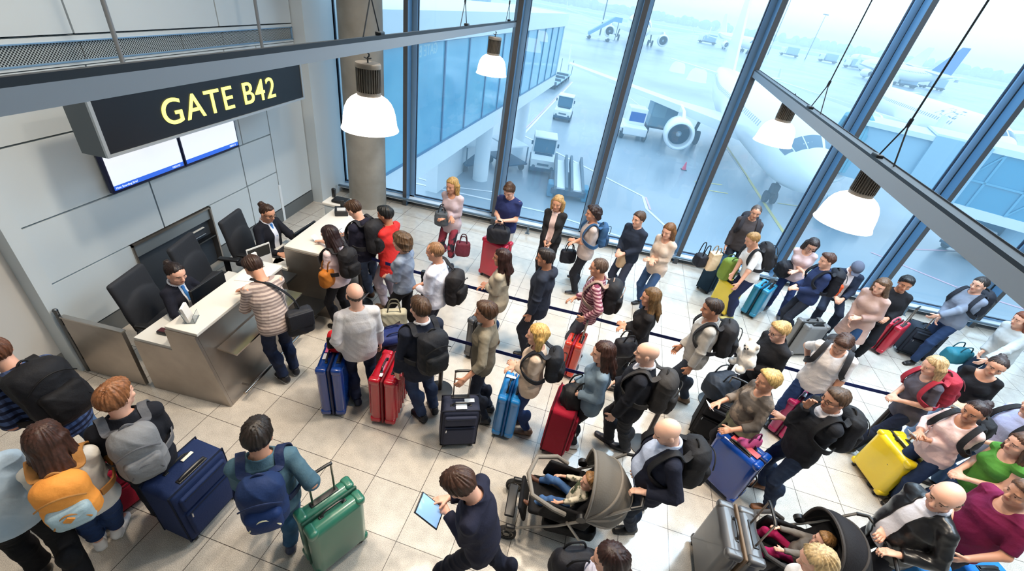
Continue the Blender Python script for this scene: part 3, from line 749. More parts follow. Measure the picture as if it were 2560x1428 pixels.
# ---------------------------------------------------------------- pushchairs (front towards local +Y)
def stroller(label, x, y, rz, fab, rib, metal=(150, 146, 140)):
    o = thing('stroller', label, 'stroller', (x, y, 0), rz); fm = cloth(fab, rough=.8); rm = cloth(rib, rough=.8); mm = mat('stroller_metal', metal, .35, .7); bk = mat('black_plastic', (24, 25, 28), .4); dk = cloth((22, 22, 25), rough=.8)
    for sg in (-1, 1):
        b = MB(); b.tube([(sg * .27, -.52, 1.00), (sg * .27, -.30, .74), (sg * .27, .02, .46), (sg * .25, .36, .22), (sg * .24, .44, .17)], .013, 8); b.build('frame_tube', mm, o)
        b = MB(); b.tube([(sg * .27, -.06, .56), (sg * .28, -.22, .34), (sg * .29, -.34, .16)], .013, 8); b.build('rear_strut', mm, o)
        for n, yy, r in (('front_wheel', .44, .095), ('rear_wheel', -.35, .125)):
            w = thing(n, None, None); w.parent = o; w.location = (sg * (.25 if yy > 0 else .30), yy, r)
            b = MB(); b.lathe([(r * .72, -.018), (r * .94, -.024), (r, -.012), (r, .012), (r * .94, .024), (r * .72, .018)], 28, ax='X', caps=False); b.lathe([(r * .72, -.018), (r * .72, .018)], 28, ax='X', caps=False); b.build('tyre', mat('stroller_tyre', (30, 30, 32), .8), w)
            b = MB(); b.lathe([(.01, -.02), (.03, -.02), (.03, .02), (.01, .02)], 14, ax='X')
            for k in range(6): t = math.pi * k / 3; b.tube([(0, .02 * math.cos(t), .02 * math.sin(t)), (0, r * .74 * math.cos(t), r * .74 * math.sin(t))], .008, 6)
            b.lathe([(r * .62, -.014), (r * .74, -.014), (r * .74, .014), (r * .62, .014)], 28, ax='X', caps=False); b.build('rim', mat('rim_grey', (120, 118, 114), .4, .4), w)
        b = MB(); b.rbox((sg * .25, .42, .20), (.05, .10, .07), .02); b.build('wheel_fork', bk, o)
    b = MB(); b.tube([(-.27, -.52, 1.00), (-.25, -.60, 1.03), (-.10, -.64, 1.04), (.10, -.64, 1.04), (.25, -.60, 1.03), (.27, -.52, 1.00)], .017, 10); b.build('push_bar', bk, o)
    b = MB(); b.tube([(-.26, -.02, .66), (-.27, .10, .72), (-.20, .30, .74), (0, .36, .74), (.20, .30, .74), (.27, .10, .72), (.26, -.02, .66)], .022, 10); b.build('bumper_bar', rm, o)
    D = SDF(); D.box((0, .08, .44), (.20, .22, .03), .03); D.box((0, -.20, .66), (.20, .035, .26), .03, rotm('X', 28)); D.box((0, .34, .33), (.18, .02, .12), .02, rotm('X', -20))
    for sg in (-1, 1): D.box((sg * .215, -.05, .56), (.02, .24, .12), .02, rotm('X', 10))
    soft('seat', D, .012, dk, o, (.003, 1.2))
    b = MB(); b.rbox((0, .45, .24), (.34, .10, .03), .012); b.build('footrest', bk, o)
    D = SDF(); D.box((0, -.14, .25), (.20, .26, .09), .05); D.box((0, -.14, .33), (.18, .24, .07), .05, op='s'); soft('basket', D, .012, dk, o, (.004, 2))
    # ribbed hood turning about the sides of the seat
    N1, N2 = 22, 25; C0 = Vector((0, -.16, .70)); vs = []; fs = []
    for i in range(N1):
        a = R_(-112 + 112 * i / (N1 - 1)); rib_ = abs(math.sin(math.pi * 4 * i / (N1 - 1)))
        for j in range(N2):
            t = math.pi * j / (N2 - 1); q = .405 + .020 * rib_; wx = math.cos(t) * .285; hh = q * math.sin(t) ** .62
            vs.append((C0.x + wx, C0.y + hh * math.sin(a) - .03, C0.z + hh * math.cos(a)))
    fs = [(i * N2 + j, i * N2 + j + 1, (i + 1) * N2 + j + 1, (i + 1) * N2 + j) for i in range(N1 - 1) for j in range(N2 - 1)]
    b = MB(); b.put(vs, fs); h = b.build('hood', fm, o, ang=80); md = h.modifiers.new('thick', 'SOLIDIFY'); md.thickness = .012; md.offset = 0
    for k in (0, 7, 14, 21):
        b = MB(); b.tube([Vector(vs[k * N2 + j]) + (Vector(vs[k * N2 + j]) - C0).normalized() * .004 for j in range(N2)], .014, 7); b.build('hood_rib', rm, o)
    for sg in (-1, 1): MB().lathe([(0, -.02), (.045, -.02), (.045, .02), (0, .02)], 18, (sg * .285, -.16, .70), 'X').build('hood_joint', bk, o)
    return o

SKY = 2.5; EXPO = 0.0; LAMP_W = 26; FILL_W = 1650; MIST = .0011
GLASS_TINT = (.82, .92, .97, 1); GLASS_VEIL = .08  # translucent share of the panes, a veil imitating outdoor haze and glare
CEIL = [(1.2, 4.7, 170), (-1.1, 4.0, 180), (3.8, 2.0, 150), (-3.2, 3.0, 100)]
SPREAD = R_(125)

# ---------------------------------------------------------------- the hall
def floor_mat():
    m = bpy.data.materials.new('granite_tiles'); m.use_nodes = True; nt = m.node_tree; N = nt.nodes; L = nt.links; b = N['Principled BSDF']
    tc = N.new('ShaderNodeTexCoord'); mp = N.new('ShaderNodeMapping'); mp.inputs['Location'].default_value = (1.305, -2.345, 0); mp.inputs['Rotation'].default_value = (0, 0, R_(5.0))
    mp.inputs['Location'].default_value = (1.51, -2.347, 0)
    L.new(tc.outputs['Object'], mp.inputs[0])
    br = N.new('ShaderNodeTexBrick'); br.offset = 0.0; br.squash = 1.0; br.inputs['Scale'].default_value = 1.0; br.inputs['Mortar Size'].default_value = .0028
    br.inputs['Brick Width'].default_value = .522; br.inputs['Row Height'].default_value = .522; br.inputs['Mortar Smooth'].default_value = 0; br.inputs['Bias'].default_value = 0
    br.inputs['Color1'].default_value = lin((206, 199, 188)); br.inputs['Color2'].default_value = lin((196, 188, 177)); br.inputs['Mortar'].default_value = lin((70, 64, 58))
    L.new(mp.outputs[0], br.inputs['Vector'])
    n1 = N.new('ShaderNodeTexNoise'); n1.inputs['Scale'].default_value = 170; n1.inputs['Detail'].default_value = 4; n1.inputs['Roughness'].default_value = .7
    n2 = N.new('ShaderNodeTexNoise'); n2.inputs['Scale'].default_value = 9; n2.inputs['Detail'].default_value = 3
    L.new(tc.outputs['Object'], n1.inputs['Vector']); L.new(tc.outputs['Object'], n2.inputs['Vector'])
    def rm(v, a, c, lo, hi):
        r = N.new('ShaderNodeMapRange'); r.inputs[1].default_value = a; r.inputs[2].default_value = c; r.inputs[3].default_value = lo; r.inputs[4].default_value = hi; L.new(v, r.inputs[0]); return r.outputs[0]
    def mul(a, v):
        x = N.new('ShaderNodeMix'); x.data_type = 'RGBA'; x.blend_type = 'MULTIPLY'; x.inputs[0].default_value = 1; L.new(a, x.inputs[6]); L.new(v, x.inputs[7]); return x.outputs[2]
    c = mul(mul(br.outputs['Color'], rm(n1.outputs['Fac'], .35, .65, .50, 1.22)), rm(n2.outputs['Fac'], .3, .7, .90, 1.06))
    L.new(c, b.inputs['Base Color']); b.inputs['Roughness'].default_value = .22; b.inputs['Specular IOR Level'].default_value = .55
    L.new(rm(n2.outputs['Fac'], .3, .7, .13, .22), b.inputs['Roughness']); b.inputs['Coat Weight'].default_value = .35; b.inputs['Coat Roughness'].default_value = .10
    return m
panel = mat('wall_panel', (200, 210, 216), .5, bump=.03, bsc=30)
gap = mat('panel_gap', (58, 66, 76), .8)
steel = mat('brushed_steel', (176, 168, 160), .36, .9, 'soft', (156, 148, 140), 3)
steel_d = mat('steel_dark', (96, 100, 104), .4, 1)
alu = mat('sky_tinted_aluminium', (92, 132, 166), .34, .45)  # blue of the sky-lit mullion sides put into the colour
alu_l = mat('pale_aluminium', (128, 166, 200), .36, .35)
gask = mat('black_gasket', (16, 24, 32), .6)
white_top = mat('white_laminate', (226, 222, 214), .28)
black = mat('black_plastic', (24, 25, 28), .4)
def S(o): o['kind'] = 'structure'; return o

S(MB().box(-6.0, 15, -7, 9.32, -.25, 0).build('floor', floor_mat()))
S(MB().box(-6.0, 15, -7, 9.4, 8.0, 8.2).build('ceiling', mat('ceiling_paint', (215, 217, 218), .8)))
S(MB().box(-6.0, 15, -7.2, -7, -.25, 8.2).build('wall_back', mat('painted_wall', (196, 196, 194), .7)))
S(MB().box(15, 15.2, -7, 9.4, -.25, 8.2).build('wall_right', mat('painted_wall', (196, 196, 194), .7)))
w = MB(); w.box(-6.0, -5.44, -7, 9.4, -.25, 8.2); w.box(-5.45, -5.30, -7, 2.80, .25, 8.0)
wl = S(w.build('wall_left', gap))
p = MB(); g = .011
def pan(y0, y1, z0, z1): p.box(-5.445, -5.36, y0 + g, y1 - g, z0 + g, z1 - g)
for a, b in ((2.95, 4.59), (4.59, 6.28), (6.28, 7.09)): pan(a, b, 1.01, 1.71)
for a, b in ((2.95, 4.07), (5.39, 6.29), (6.29, 7.09)): pan(a, b, .27, 1.01)
for a, b in ((2.95, 4.33), (4.33, 6.38), (6.38, 7.09)): pan(a, b, 1.71, 2.50); pan(a, b, 2.50, 3.13)
pan(7.09, 8.12, .27, 3.13)
for a, b in ((2.95, 4.33), (4.33, 6.385), (6.385, 8.12)): pan(a, b, 3.41, 5.2); pan(a, b, 5.2, 8.0)
p.box(-5.445, -5.36, 2.95, 8.12, 3.13, 3.165); p.box(-5.445, -5.36, 2.95, 8.12, 3.355, 3.40)
p.build('wall_panel', panel, wl, smooth=False)
MB().box(-5.31, -5.285, -7, 2.80, .25, 8.0).build('wall_panel', mat('painted_wall', (196, 196, 194), .7), wl)
pw = MB(); pw.box(-5.36, -5.12, 2.80, 2.95, 0, 8.0); S(pw.build('trim_1', panel))
pj = MB(); pj.box(-5.45, -5.13, 8.13, 9.38, 0, 8.0); S(pj.build('trim_2', panel))
bs = mat('skirting_steel', (120, 126, 130), .4, .6)
b = MB(); b.box(-5.43, -5.352, 2.95, 4.07, 0, .262); b.box(-5.43, -5.352, 5.39, 8.12, 0, .262); S(b.build('baseboard_left', bs))
S(MB().box(-5.30, -5.28, -7, 2.80, 0, .25).build('baseboard_near', mat('skirting_grey', (120, 122, 120), .5)))
# door edge strip beside the tall panel
S(MB().box(-5.36, -5.345, 7.06, 7.12, 0, .75).build('trim_3', mat('white_strip', (225, 230, 235), .4)))
# perforated ventilation grille
def grille_mat():
    m = bpy.data.materials.new('perforated_sheet'); m.use_nodes = True; N = m.node_tree.nodes; L = m.node_tree.links; bb = N['Principled BSDF']
    tc = N.new('ShaderNodeTexCoord'); mp = N.new('ShaderNodeMapping'); mp.inputs['Rotation'].default_value = (R_(45), 0, 0); L.new(tc.outputs['Object'], mp.inputs[0])
    v = N.new('ShaderNodeTexVoronoi'); v.inputs['Scale'].default_value = 46; v.inputs['Randomness'].default_value = 0; L.new(mp.outputs[0], v.inputs['Vector'])
    sp = N.new('ShaderNodeSeparateXYZ'); L.new(mp.outputs[0], sp.inputs[0])
    cb = N.new('ShaderNodeCombineXYZ'); L.new(sp.outputs[1], cb.inputs[1]); L.new(sp.outputs[2], cb.inputs[2]); L.new(cb.outputs[0], v.inputs['Vector'])
    r = N.new('ShaderNodeMath'); r.operation = 'GREATER_THAN'; r.inputs[1].default_value = .40; L.new(v.outputs['Distance'], r.inputs[0])
    x = N.new('ShaderNodeMix'); x.data_type = 'RGBA'; x.inputs[6].default_value = lin((12, 16, 18)); x.inputs[7].default_value = lin((176, 186, 190)); L.new(r.outputs[0], x.inputs[0]); L.new(x.outputs[2], bb.inputs['Base Color'])
    bb.inputs['Roughness'].default_value = .5
    return m
S(MB().box(-3.4, -1.62, .10, .50, 0, 2.0).at(Matrix.Identity(4)).build('wall_near', mat('parapet_grey', (176, 180, 176), .5)))
gm = grille_mat()
gr = thing('ventilation_grille', 'long perforated metal ventilation grille high on the panelled wall above the gate sign', 'grille')
for a, b in ((2.95, 4.36), (4.37, 5.68), (5.69, 6.42), (6.43, 8.08)):
    MB().box(-5.43, -5.372, a, b, 3.168, 3.352).build('perforated_panel', gm, gr)
f = MB(); f.box(-5.40, -5.352, 2.95, 8.12, 3.160, 3.172); f.box(-5.40, -5.352, 2.95, 8.12, 3.348, 3.36); f.box(-5.40, -5.352, 8.075, 8.1, 3.16, 3.36); f.build('frame', alu_l, gr)
# recess with steel lining and shelf
rc = thing('wall_niche', 'stainless steel lined service niche in the wall behind the empty chair', 'niche')
b = MB(); b.box(-5.99, -5.97, 4.07, 5.39, 0, .985); b.box(-5.97, -5.34, 4.05, 4.075, 0, 1.0); b.box(-5.97, -5.34, 5.385, 5.41, 0, 1.0); b.box(-5.97, -5.34, 4.05, 5.41, .975, 1.0); b.build('lining', steel, rc)
MB().box(-5.95, -5.37, 4.08, 5.38, .80, .96).build('steel_front', mat('niche_steel', (150, 160, 166), .4, .6), rc)
MB().box(-5.95, -5.35, 4.95, 5.38, .50, .52).build('shelf', steel_d, rc)
pr = thing('printer', 'black document printer with paper standing on the shelf in the wall niche', 'printer', (-5.62, 5.14, .525))
MB().rbox((0, 0, .07), (.30, .34, .14), .02).build('printer_body', black, pr); MB().rbox((.12, 0, .16), (.18, .26, .012), .003).build('paper_stack', white_top, pr); MB().rbox((.17, 0, .06), (.10, .24, .012), .003).build('paper_tray', mat('metal', (200, 200, 205), .3, 1), pr)

# ---------------------------------------------------------------- window wall
def glass_mat():
    m = bpy.data.materials.new('tinted_glass'); m.use_nodes = True; N = m.node_tree.nodes; L = m.node_tree.links; N.remove(N['Principled BSDF']); out = N['Material Output']
    t = N.new('ShaderNodeBsdfTransparent'); t.inputs[0].default_value = GLASS_TINT
    tl = N.new('ShaderNodeBsdfTranslucent'); tl.inputs[0].default_value = (.52, .80, 1.0, 1)
    gl = N.new('ShaderNodeBsdfGlossy'); gl.inputs['Roughness'].default_value = .0; gl.inputs[0].default_value = (1, 1, 1, 1)
    m1 = N.new('ShaderNodeMixShader'); m1.inputs[0].default_value = GLASS_VEIL; L.new(t.outputs[0], m1.inputs[1]); L.new(tl.outputs[0], m1.inputs[2])
    fr = N.new('ShaderNodeFresnel'); fr.inputs[0].default_value = 1.5
    ge = N.new('ShaderNodeNewGeometry'); iv = N.new('ShaderNodeMath'); iv.operation = 'SUBTRACT'; iv.inputs[0].default_value = 1; L.new(ge.outputs['Backfacing'], iv.inputs[1]); mu = N.new('ShaderNodeMath'); mu.operation = 'MULTIPLY'; L.new(fr.outputs[0], mu.inputs[0]); L.new(iv.outputs[0], mu.inputs[1])
    m2 = N.new('ShaderNodeMixShader'); L.new(mu.outputs[0], m2.inputs[0]); L.new(m1.outputs[0], m2.inputs[1]); L.new(gl.outputs[0], m2.inputs[2]); L.new(m2.outputs[0], out.inputs[0])
    return m
glass = glass_mat()
MX = [-5.26, -3.54, -1.44, .66, 2.757, 4.85, 6.95, 9.05, 11.15, 13.25, 15.1]
for i in range(len(MX) - 1):
    a, b = MX[i], MX[i + 1]
    wn = thing('window_%d' % (i + 1), None, None); wn['kind'] = 'structure'
    fr = MB(); fr.box(a, a + .13, 9.12, 9.22, 0, 8.0); fr.box(b - .13, b, 9.12, 9.22, 0, 8.0); fr.box(a, b, 9.12, 9.22, 0, .17); fr.build('window_frame', alu_l, wn)
    ed = MB(); ed.box(a + .13, a + .142, 9.15, 9.20, .17, 8); ed.box(b - .142, b - .13, 9.15, 9.20, .17, 8); ed.box(a + .13, b - .13, 9.15, 9.20, .17, .185); ed.build('gasket', mat('blue_black_seal', (10, 24, 48), .5), wn)
    MB().box(a + .13, b - .13, 9.18, 9.192, .18, 8.0).build('pane', glass, wn)
    sl = MB(); sl.box(a, b, 8.90, 9.12, .10, .14); sl.build('sill', mat('pale_sill', (205, 214, 222), .35), wn)
for i, a in enumerate(MX[:-1]):
    f = MB(); f.box(a - .043, a + .043, 8.86, 9.06, 0, 8); mo = S(f.build('trim_%d' % (i + 4), alu))
    f = MB(); f.box(a - .022, a + .022, 9.05, 9.13, 0, 8); f.build('gasket', gask, mo)
    f = MB(); f.box(a - .0435, a + .0435, 8.855, 8.862, 0, 8); f.build('front_face', mat('warm_grey_metal', (86, 88, 92), .4, .4), mo)  # front plate kept grey, without the sky blue painted into the sides
rl = thing('guard_rail', 'long low steel guard rail running along the foot of the window wall', 'rail')
b = MB(); b.rbox((4.7, 8.77, .205), (19.6, .05, .045), .012, 2); b.build('rail', mat('rail_steel', (104, 124, 140), .4, .5), rl)
for k in range(9):
    x = -4.7 + 2.05 * k
    b = MB(); b.box(x - .025, x + .025, 8.765, 8.785, 0, .20); b.box(x - .05, x + .05, 8.74, 8.80, 0, .008); b.build('post', mat('rail_steel', (104, 124, 140), .4, .5), rl)
co = MB(); co.lathe([(.395, 0), (.395, 8.0)], 48, (-4.31, 8.62, 0)); S(co.build('column', mat('bare_concrete', (158, 154, 146), .75, 0, 'soft', (132, 128, 120), 2.2, bump=.15, bsc=14)))

# ---------------------------------------------------------------- suspended lighting
def bar(name, label, A, B, h, wd, m, mt):
    o = thing(name, label, 'beam'); A = Vector(A); B = Vector(B); d = (B - A); L = d.length; M = Matrix.Translation((A + B) / 2) @ d.to_track_quat('X', 'Z').to_matrix().to_4x4()
    b = MB().at(M); b.box(-L / 2, L / 2, -wd / 2, wd / 2, -h, -.02); b.build('beam_body', m, o, smooth=False)
    b = MB().at(M); b.box(-L / 2, L / 2, -wd / 2 + .003, wd / 2 - .003, -.02, 0); b.box(-L / 2, L / 2, wd / 2 - .004, wd / 2, -.02, .008); b.build('top_channel', mat('dark_channel', (40, 48, 56), .5, .4), o, smooth=False)
    return o
beam_m = mat('beam_grey', (132, 144, 156), .45, .2)
LB0, LB1 = Vector((-1.505, 8.86, 4.02)), Vector((-1.72, .2, 4.02))
RB0, RB1 = Vector((2.775, 8.86, 3.94)), Vector((1.80, 1.0, 3.827))
bar('lighting_beam', 'grey steel lighting beam hanging across the hall in front of the gate sign', LB0, LB1, .094, .055, beam_m, None)
bar('lighting_beam', 'grey steel lighting beam at the right, running from the window wall towards the viewer', RB0, RB1, .115, .08, beam_m, None)
shade_m = mat('glowing_shade', (255, 246, 236), .3, emit=3.2)
cap_m = mat('lamp_housing', (128, 122, 114), .45, .5); rib_m = mat('lamp_fins', (92, 88, 82), .5, .5)
wire = mat('steel_wire', (46, 52, 58), .4, .6)
def lamp(label, x, y, ztop, hook, k=1.0, side=0):
    o = thing('pendant_lamp', label, 'lamp', M=Matrix.Translation((x, y, ztop)) @ Matrix.Diagonal((k, k, k * .84, 1)), group='bell pendant lamps under the beams')
    b = MB(); b.lathe([(.0, -.012), (.094, -.012), (.098, -.022), (.098, -.052), (.088, -.055)], 32, caps=False); b.build('cap', cap_m, o)
    b = MB(); b.lathe([(.082, -.052), (.082, -.262)], 36)
    for k in range(30):
        t = 2 * math.pi * k / 30; b.at(Matrix.Rotation(t, 4, 'Z')).box(.078, .094, -.0035, .0035, -.258, -.054)
    b.at(Matrix.Identity(4)); b.build('cooling_fins', rib_m, o)
    b = MB(); b.lathe([(.090, -.258), (.092, -.268), (.092, -.292), (.080, -.295)], 32); b.build('collar', cap_m, o)
    pr = [(.088, -.290), (.112, -.300), (.145, -.325), (.172, -.360), (.193, -.410), (.206, -.470), (.213, -.530), (.218, -.570), (.229, -.600), (.231, -.607), (.226, -.607), (.212, -.572), (.206, -.53), (.199, -.47), (.186, -.412), (.165, -.363), (.139, -.330), (.108, -.306), (.05, -.300)]
    b = MB(); b.lathe(pr, 48, caps=False); b.build('shade', shade_m, o)
    b = MB(); b.tube([(0, 0, -.015), (0, 0, .03), (.012, 0, .045), (.012, 0, .06), (0, 0, .07), (0, 0, hook)], .006, 6); b.tube([(-.03, 0, .03), (0, 0, .02), (.03, 0, .03)], .006, 6); b.build('hook', wire, o)
    l = bpy.data.lights.new('lamp_light', 'POINT'); l.energy = LAMP_W; l.color = (1, .86, .70); l.shadow_soft_size = .12
    lo = bpy.data.objects.new('lamp_light', l); COL.objects.link(lo); lo.location = (x, y, ztop - .49 * k)
    if side:
        b = MB(); b.tube([(0, 0, hook), (0, 0, hook + .04), (side / k, 0, hook + .04)], .008, 6); b.build('bracket', wire, o)
def on(A, B, y): t = (y - A.y) / (B.y - A.y); return A.x + (B.x - A.x) * t
lamp('glowing bell lamp in front of the concrete column, nearest the gate sign', on(LB0, LB1, 3.47) - .05, 3.47, 3.845, .07)
lamp('small glowing bell lamp near the window end of the left beam', on(LB0, LB1, 7.05) + .09, 7.05, 3.875, .055)
lamp('glowing bell lamp in front of the nose of the white airliner', 2.52, 6.3, 3.835, .045, 1.04, -.06)
lamp('largest glowing bell lamp, hanging before the airbridge at the right', 2.41, 3.90, 3.72, .035, 1.0, -.24)
def cable(label, A, B, y, z, top, w=.14):
    o = thing('suspension_cable', label, 'cable', group='cables holding the lighting beams'); x = on(A, B, y)
    b = MB(); b.cyl((x, y, z + .26), (x, y, 8.0), .006, 8); b.build('rod', wire, o)
    for s2 in (-1, 1):
        b = MB(); b.cyl((x, y + s2 * w, z), (x, y, z + .26), .005, 8); b.build('bridle', wire, o)
    b = MB(); b.cyl((x, y, z + .235), (x, y, z + .29), .012, 10); b.build('ferrule', wire, o)
    b = MB(); b.rbox((x, y + w, z + .015), (.05, .08, .03), .01); b.build('clamp', wire, o)
cable('thin steel cable holding the left beam in front of the column', LB0, LB1, 3.45, 4.02, 8)
cable('thin steel cable holding the left beam in the second bay of the window wall', LB0, LB1, 5.75, 4.02, 8)
cable('thin steel cable holding the left beam at its window end', LB0, LB1, 8.2, 4.02, 8)
cable('thin steel cable holding the right beam above the lamp by the airliner nose', RB0, RB1, 5.15, 3.885, 8)
cable('steel cable holding the right beam above the largest lamp', RB0, RB1, 3.35, 3.855, 8, .11)

# ---------------------------------------------------------------- gate sign and screens
sg = thing('gate_sign', 'black illuminated hanging gate sign with yellow lettering GATE B42 in front of the panels', 'sign', (-4.6, 3.6, 2.45))
b = MB(); b.box(-.30, -.025, 0, 3.49, 0, .59); b.build('sign_box', mat('sign_grey', (92, 100, 104), .45, .3), sg)
b = MB(); b.box(-.025, 0, 0, 3.49, 0, .03); b.box(-.025, 0, 0, 3.49, .56, .59); b.box(-.025, 0, 0, .035, .03, .56); b.box(-.025, 0, 3.455, 3.49, .03, .56); b.build('frame', mat('sign_frame', (176, 182, 186), .35, .4), sg)
MB().box(-.026, -.012, .03, 3.46, .03, .56).build('face', mat('sign_black', (22, 24, 30), .35), sg)
cu = bpy.data.curves.new('lettering', 'FONT'); cu.body = 'GATE B42'; cu.size = .388; cu.extrude = .004; cu.offset = .001; cu.space_character = 1.1
tx = bpy.data.objects.new('lettering', cu); COL.objects.link(tx); tx.parent = sg
dg = bpy.context.evaluated_depsgraph_get(); me = bpy.data.meshes.new_from_object(tx.evaluated_get(dg)); bpy.data.objects.remove(tx)
xs = [v.co.x for v in me.vertices]; ys = [v.co.y for v in me.vertices]; kx = 2.0 / (max(xs) - min(xs)); ky = .285 / (max(ys) - min(ys))
for v in me.vertices: v.co = Vector((v.co.z - .006, (v.co.x - min(xs)) * kx + .76, (v.co.y - min(ys)) * ky + .15))
me.materials.clear(); me.materials.append(mat('lit_yellow', (250, 246, 120), .4, emit=1.3)); link('lettering', me, sg)
for y in (.62, 2.82):
    b = MB(); b.cyl((-.15, y, .59), (-.15, y, 5.55), .022, 14); b.cyl((-.15, y, .59), (-.15, y, .61), .05, 18); b.build('rod', mat('rod_grey', (128, 132, 136), .4, .4), sg)
def write(name, s, size, M, m, parent=None, ext=.001):
    cu = bpy.data.curves.new(name, 'FONT'); cu.body = s; cu.size = size; cu.extrude = ext
    t = bpy.data.objects.new(name, cu); COL.objects.link(t); d = bpy.context.evaluated_depsgraph_get(); me = bpy.data.meshes.new_from_object(t.evaluated_get(d)); bpy.data.objects.remove(t)
    me.transform(M); me.materials.clear(); me.materials.append(m); return link(name, me, parent)
YZ = Matrix(((0, 0, 1, 0), (1, 0, 0, 0), (0, 1, 0, 0), (0, 0, 0, 1)))
for k, (y0, lab) in enumerate(((4.02, 'white and blue flat screen below the gate sign, the one further from the windows'), (5.10, 'white and blue flat screen below the gate sign, the one nearer the windows'))):
    sc = thing('display_screen', lab, 'screen', (-5.25, y0, 1.765), group='flat screens under the gate sign')
    MB().rbox((-.03, .535, .30), (.06, 1.07, .61), .008).build('screen_case', mat('navy_case', (12, 22, 66), .4), sc)
    MB().box(.0, .004, .025, 1.045, .085, .58).build('bright_page', mat('screen_white', (240, 244, 252), .3, emit=.70), sc)
    MB().box(.0, .0045, .025, 1.045, .028, .085).build('blue_bar', mat('screen_blue', (52, 108, 226), .3, emit=.6), sc)
    sw = mat('screen_text', (235, 240, 255), .4, emit=.8)
    if k == 0: write('lettering', 'Mein Boarding Brief', .036, Matrix.Translation((.006, .04, .042)) @ YZ, sw, sc)
    write('lettering', 'MEIN-07' if k == 0 else 'MEIN-12', .036, Matrix.Translation((.006, .86, .042)) @ YZ, sw, sc)

# ---------------------------------------------------------------- desks
def desk(label, y0, y1, xf, xb, zt, low_y0, low_y1, lz, lean):
    o = thing('check_in_counter', label, 'counter')
    def slab(b, x0, x1, x0b, x1b, ya, yb, z0, z1): b.hexa([(x0b, ya, z0), (x1b, ya, z0), (x1b, yb, z0), (x0b, yb, z0), (x0, ya, z1), (x1, ya, z1), (x1, yb, z1), (x0, yb, z1)])
    b = MB(); slab(b, xb + .01, xf, xb + .01, xf + lean, y0, y1, .0, zt - .03); b.build('front_cabinet', steel, o, smooth=False)
    b = MB(); b.rbox(((xf + xb) / 2 + .005, (y0 + y1) / 2, zt - .012), (xf - xb + .03, y1 - y0 + .03, .04), .006, 2); b.build('white_top', white_top, o)
    b = MB(); b.box(xb - .46, xb + .01, low_y0, low_y1, lz - .035, lz); b.build('work_top', mat('pale_worktop', (214, 214, 210), .4), o)
    b = MB(); b.prism([(xb - .46, 0), (xf + lean, 0), (xf, zt - .032), (xb, zt - .032), (xb, lz - .036), (xb - .46, lz - .036)], y0 - .035, y0 - .002, 'XZ'); b.build('side_panel', steel, o, smooth=False); b = MB(); b.box(xb - .05, xb + .005, y0, low_y1, 0, lz - .036); b.build('back_panel', steel, o, smooth=False)
    b = MB(); b.hexa([(xf + lean * .42, y0 + .12, .74), (xf + lean * .42 + .24, y0 + .10, .745), (xf + lean * .42 + .24, y1 - .08, .745), (xf + lean * .42, y1 - .08, .74), (xf + lean * .36, y0 + .12, .765), (xf + lean * .42 + .24, y0 + .10, .765), (xf + lean * .42 + .24, y1 - .08, .765), (xf + lean * .36, y1 - .08, .765)]); b.build('bag_shelf', mat('polished_steel', (176, 168, 160), .22, 1), o, smooth=False)
    b = MB(); xr = xf + lean + .10; b.cyl((xr, y0 + .10, .13), (xr, y1 - .15, .13), .022, 14)
    for yy in (y0 + .22, y1 - .27): b.cyl((xr, yy, .13), (xf + lean * .9 - .02, yy, .13), .012, 10)
    b.build('foot_rail', mat('polished_steel', (176, 168, 160), .22, 1), o)
    return o
desk('stainless steel check-in counter with white top beside the low swing gate', 2.86, 4.27, -3.40, -3.74, 1.06, 2.84, 4.27, .78, .17)
desk('stainless steel check-in counter further back towards the concrete column', 4.68, 6.02, -3.12, -3.60, 1.10, 4.62, 6.0, .76, .30)
lc = thing('document_shelf', 'low grey metal document shelf bridging the gap between the two counters', 'shelf')
b = MB(); b.box(-4.05, -3.42, 4.29, 4.60, .70, .735); b.box(-4.05, -4.02, 4.29, 4.60, 0, .70); b.build('shelf_body', steel_d, lc); b = MB(); b.box(-3.44, -3.02, 4.30, 4.66, .30, .33); b.box(-3.44, -3.41, 4.30, 4.66, 0, .30); b.build('lower_tray', steel_d, lc)
gt = thing('swing_gate', 'low stainless steel swing gate between the wall post and the front counter', 'gate')
b = MB(); b.box(-5.02, -4.30, 2.815, 2.855, .02, .83); b.build('gate_panel', steel, gt, smooth=False); MB().box(-5.03, -4.29, 2.81, 2.86, .83, .85).build('top_rail', mat('polished_steel', (176, 168, 160), .22, 1), gt)
b = MB(); b.cyl((-5.07, 2.83, 0), (-5.07, 2.83, .90), .022, 12); b.ball((-5.07, 2.83, .91), .026); b.build('hinge_post', steel_d, gt); b = MB(); b.box(-5.07, -5.02, 2.82, 2.85, .10, .20); b.box(-5.07, -5.02, 2.82, 2.85, .62, .72); b.build('hinge', steel_d, gt)
def monitor(label, x, y, z, rz, w=.50):
    o = thing('monitor', label, 'monitor', (x, y, z), rz)
    MB().rbox((0, 0, .20), (w, .03, .27), .008).build('screen_case', black, o); MB().box(-w / 2 + .015, w / 2 - .015, -.018, -.0151, .08, .32).build('screen', mat('dark_screen', (20, 26, 34), .15), o)
    MB().rbox((0, .025, .20), (w * .7, .025, .15), .012).build('back_vent', mat('black_gloss', (16, 17, 20), .25), o)
    b = MB(); b.box(-.03, .03, .02, .045, .01, .16); b.rbox((0, .02, .008), (.22, .18, .016), .006); b.build('stand', black, o)
monitor('thin dark computer monitor behind the front counter', -3.90, 3.62, .78, R_(88))
monitor('thin dark computer monitor behind the rear counter', -3.68, 5.28, .76, R_(86))
kb = mat('keyboard_black', (30, 32, 36), .5)
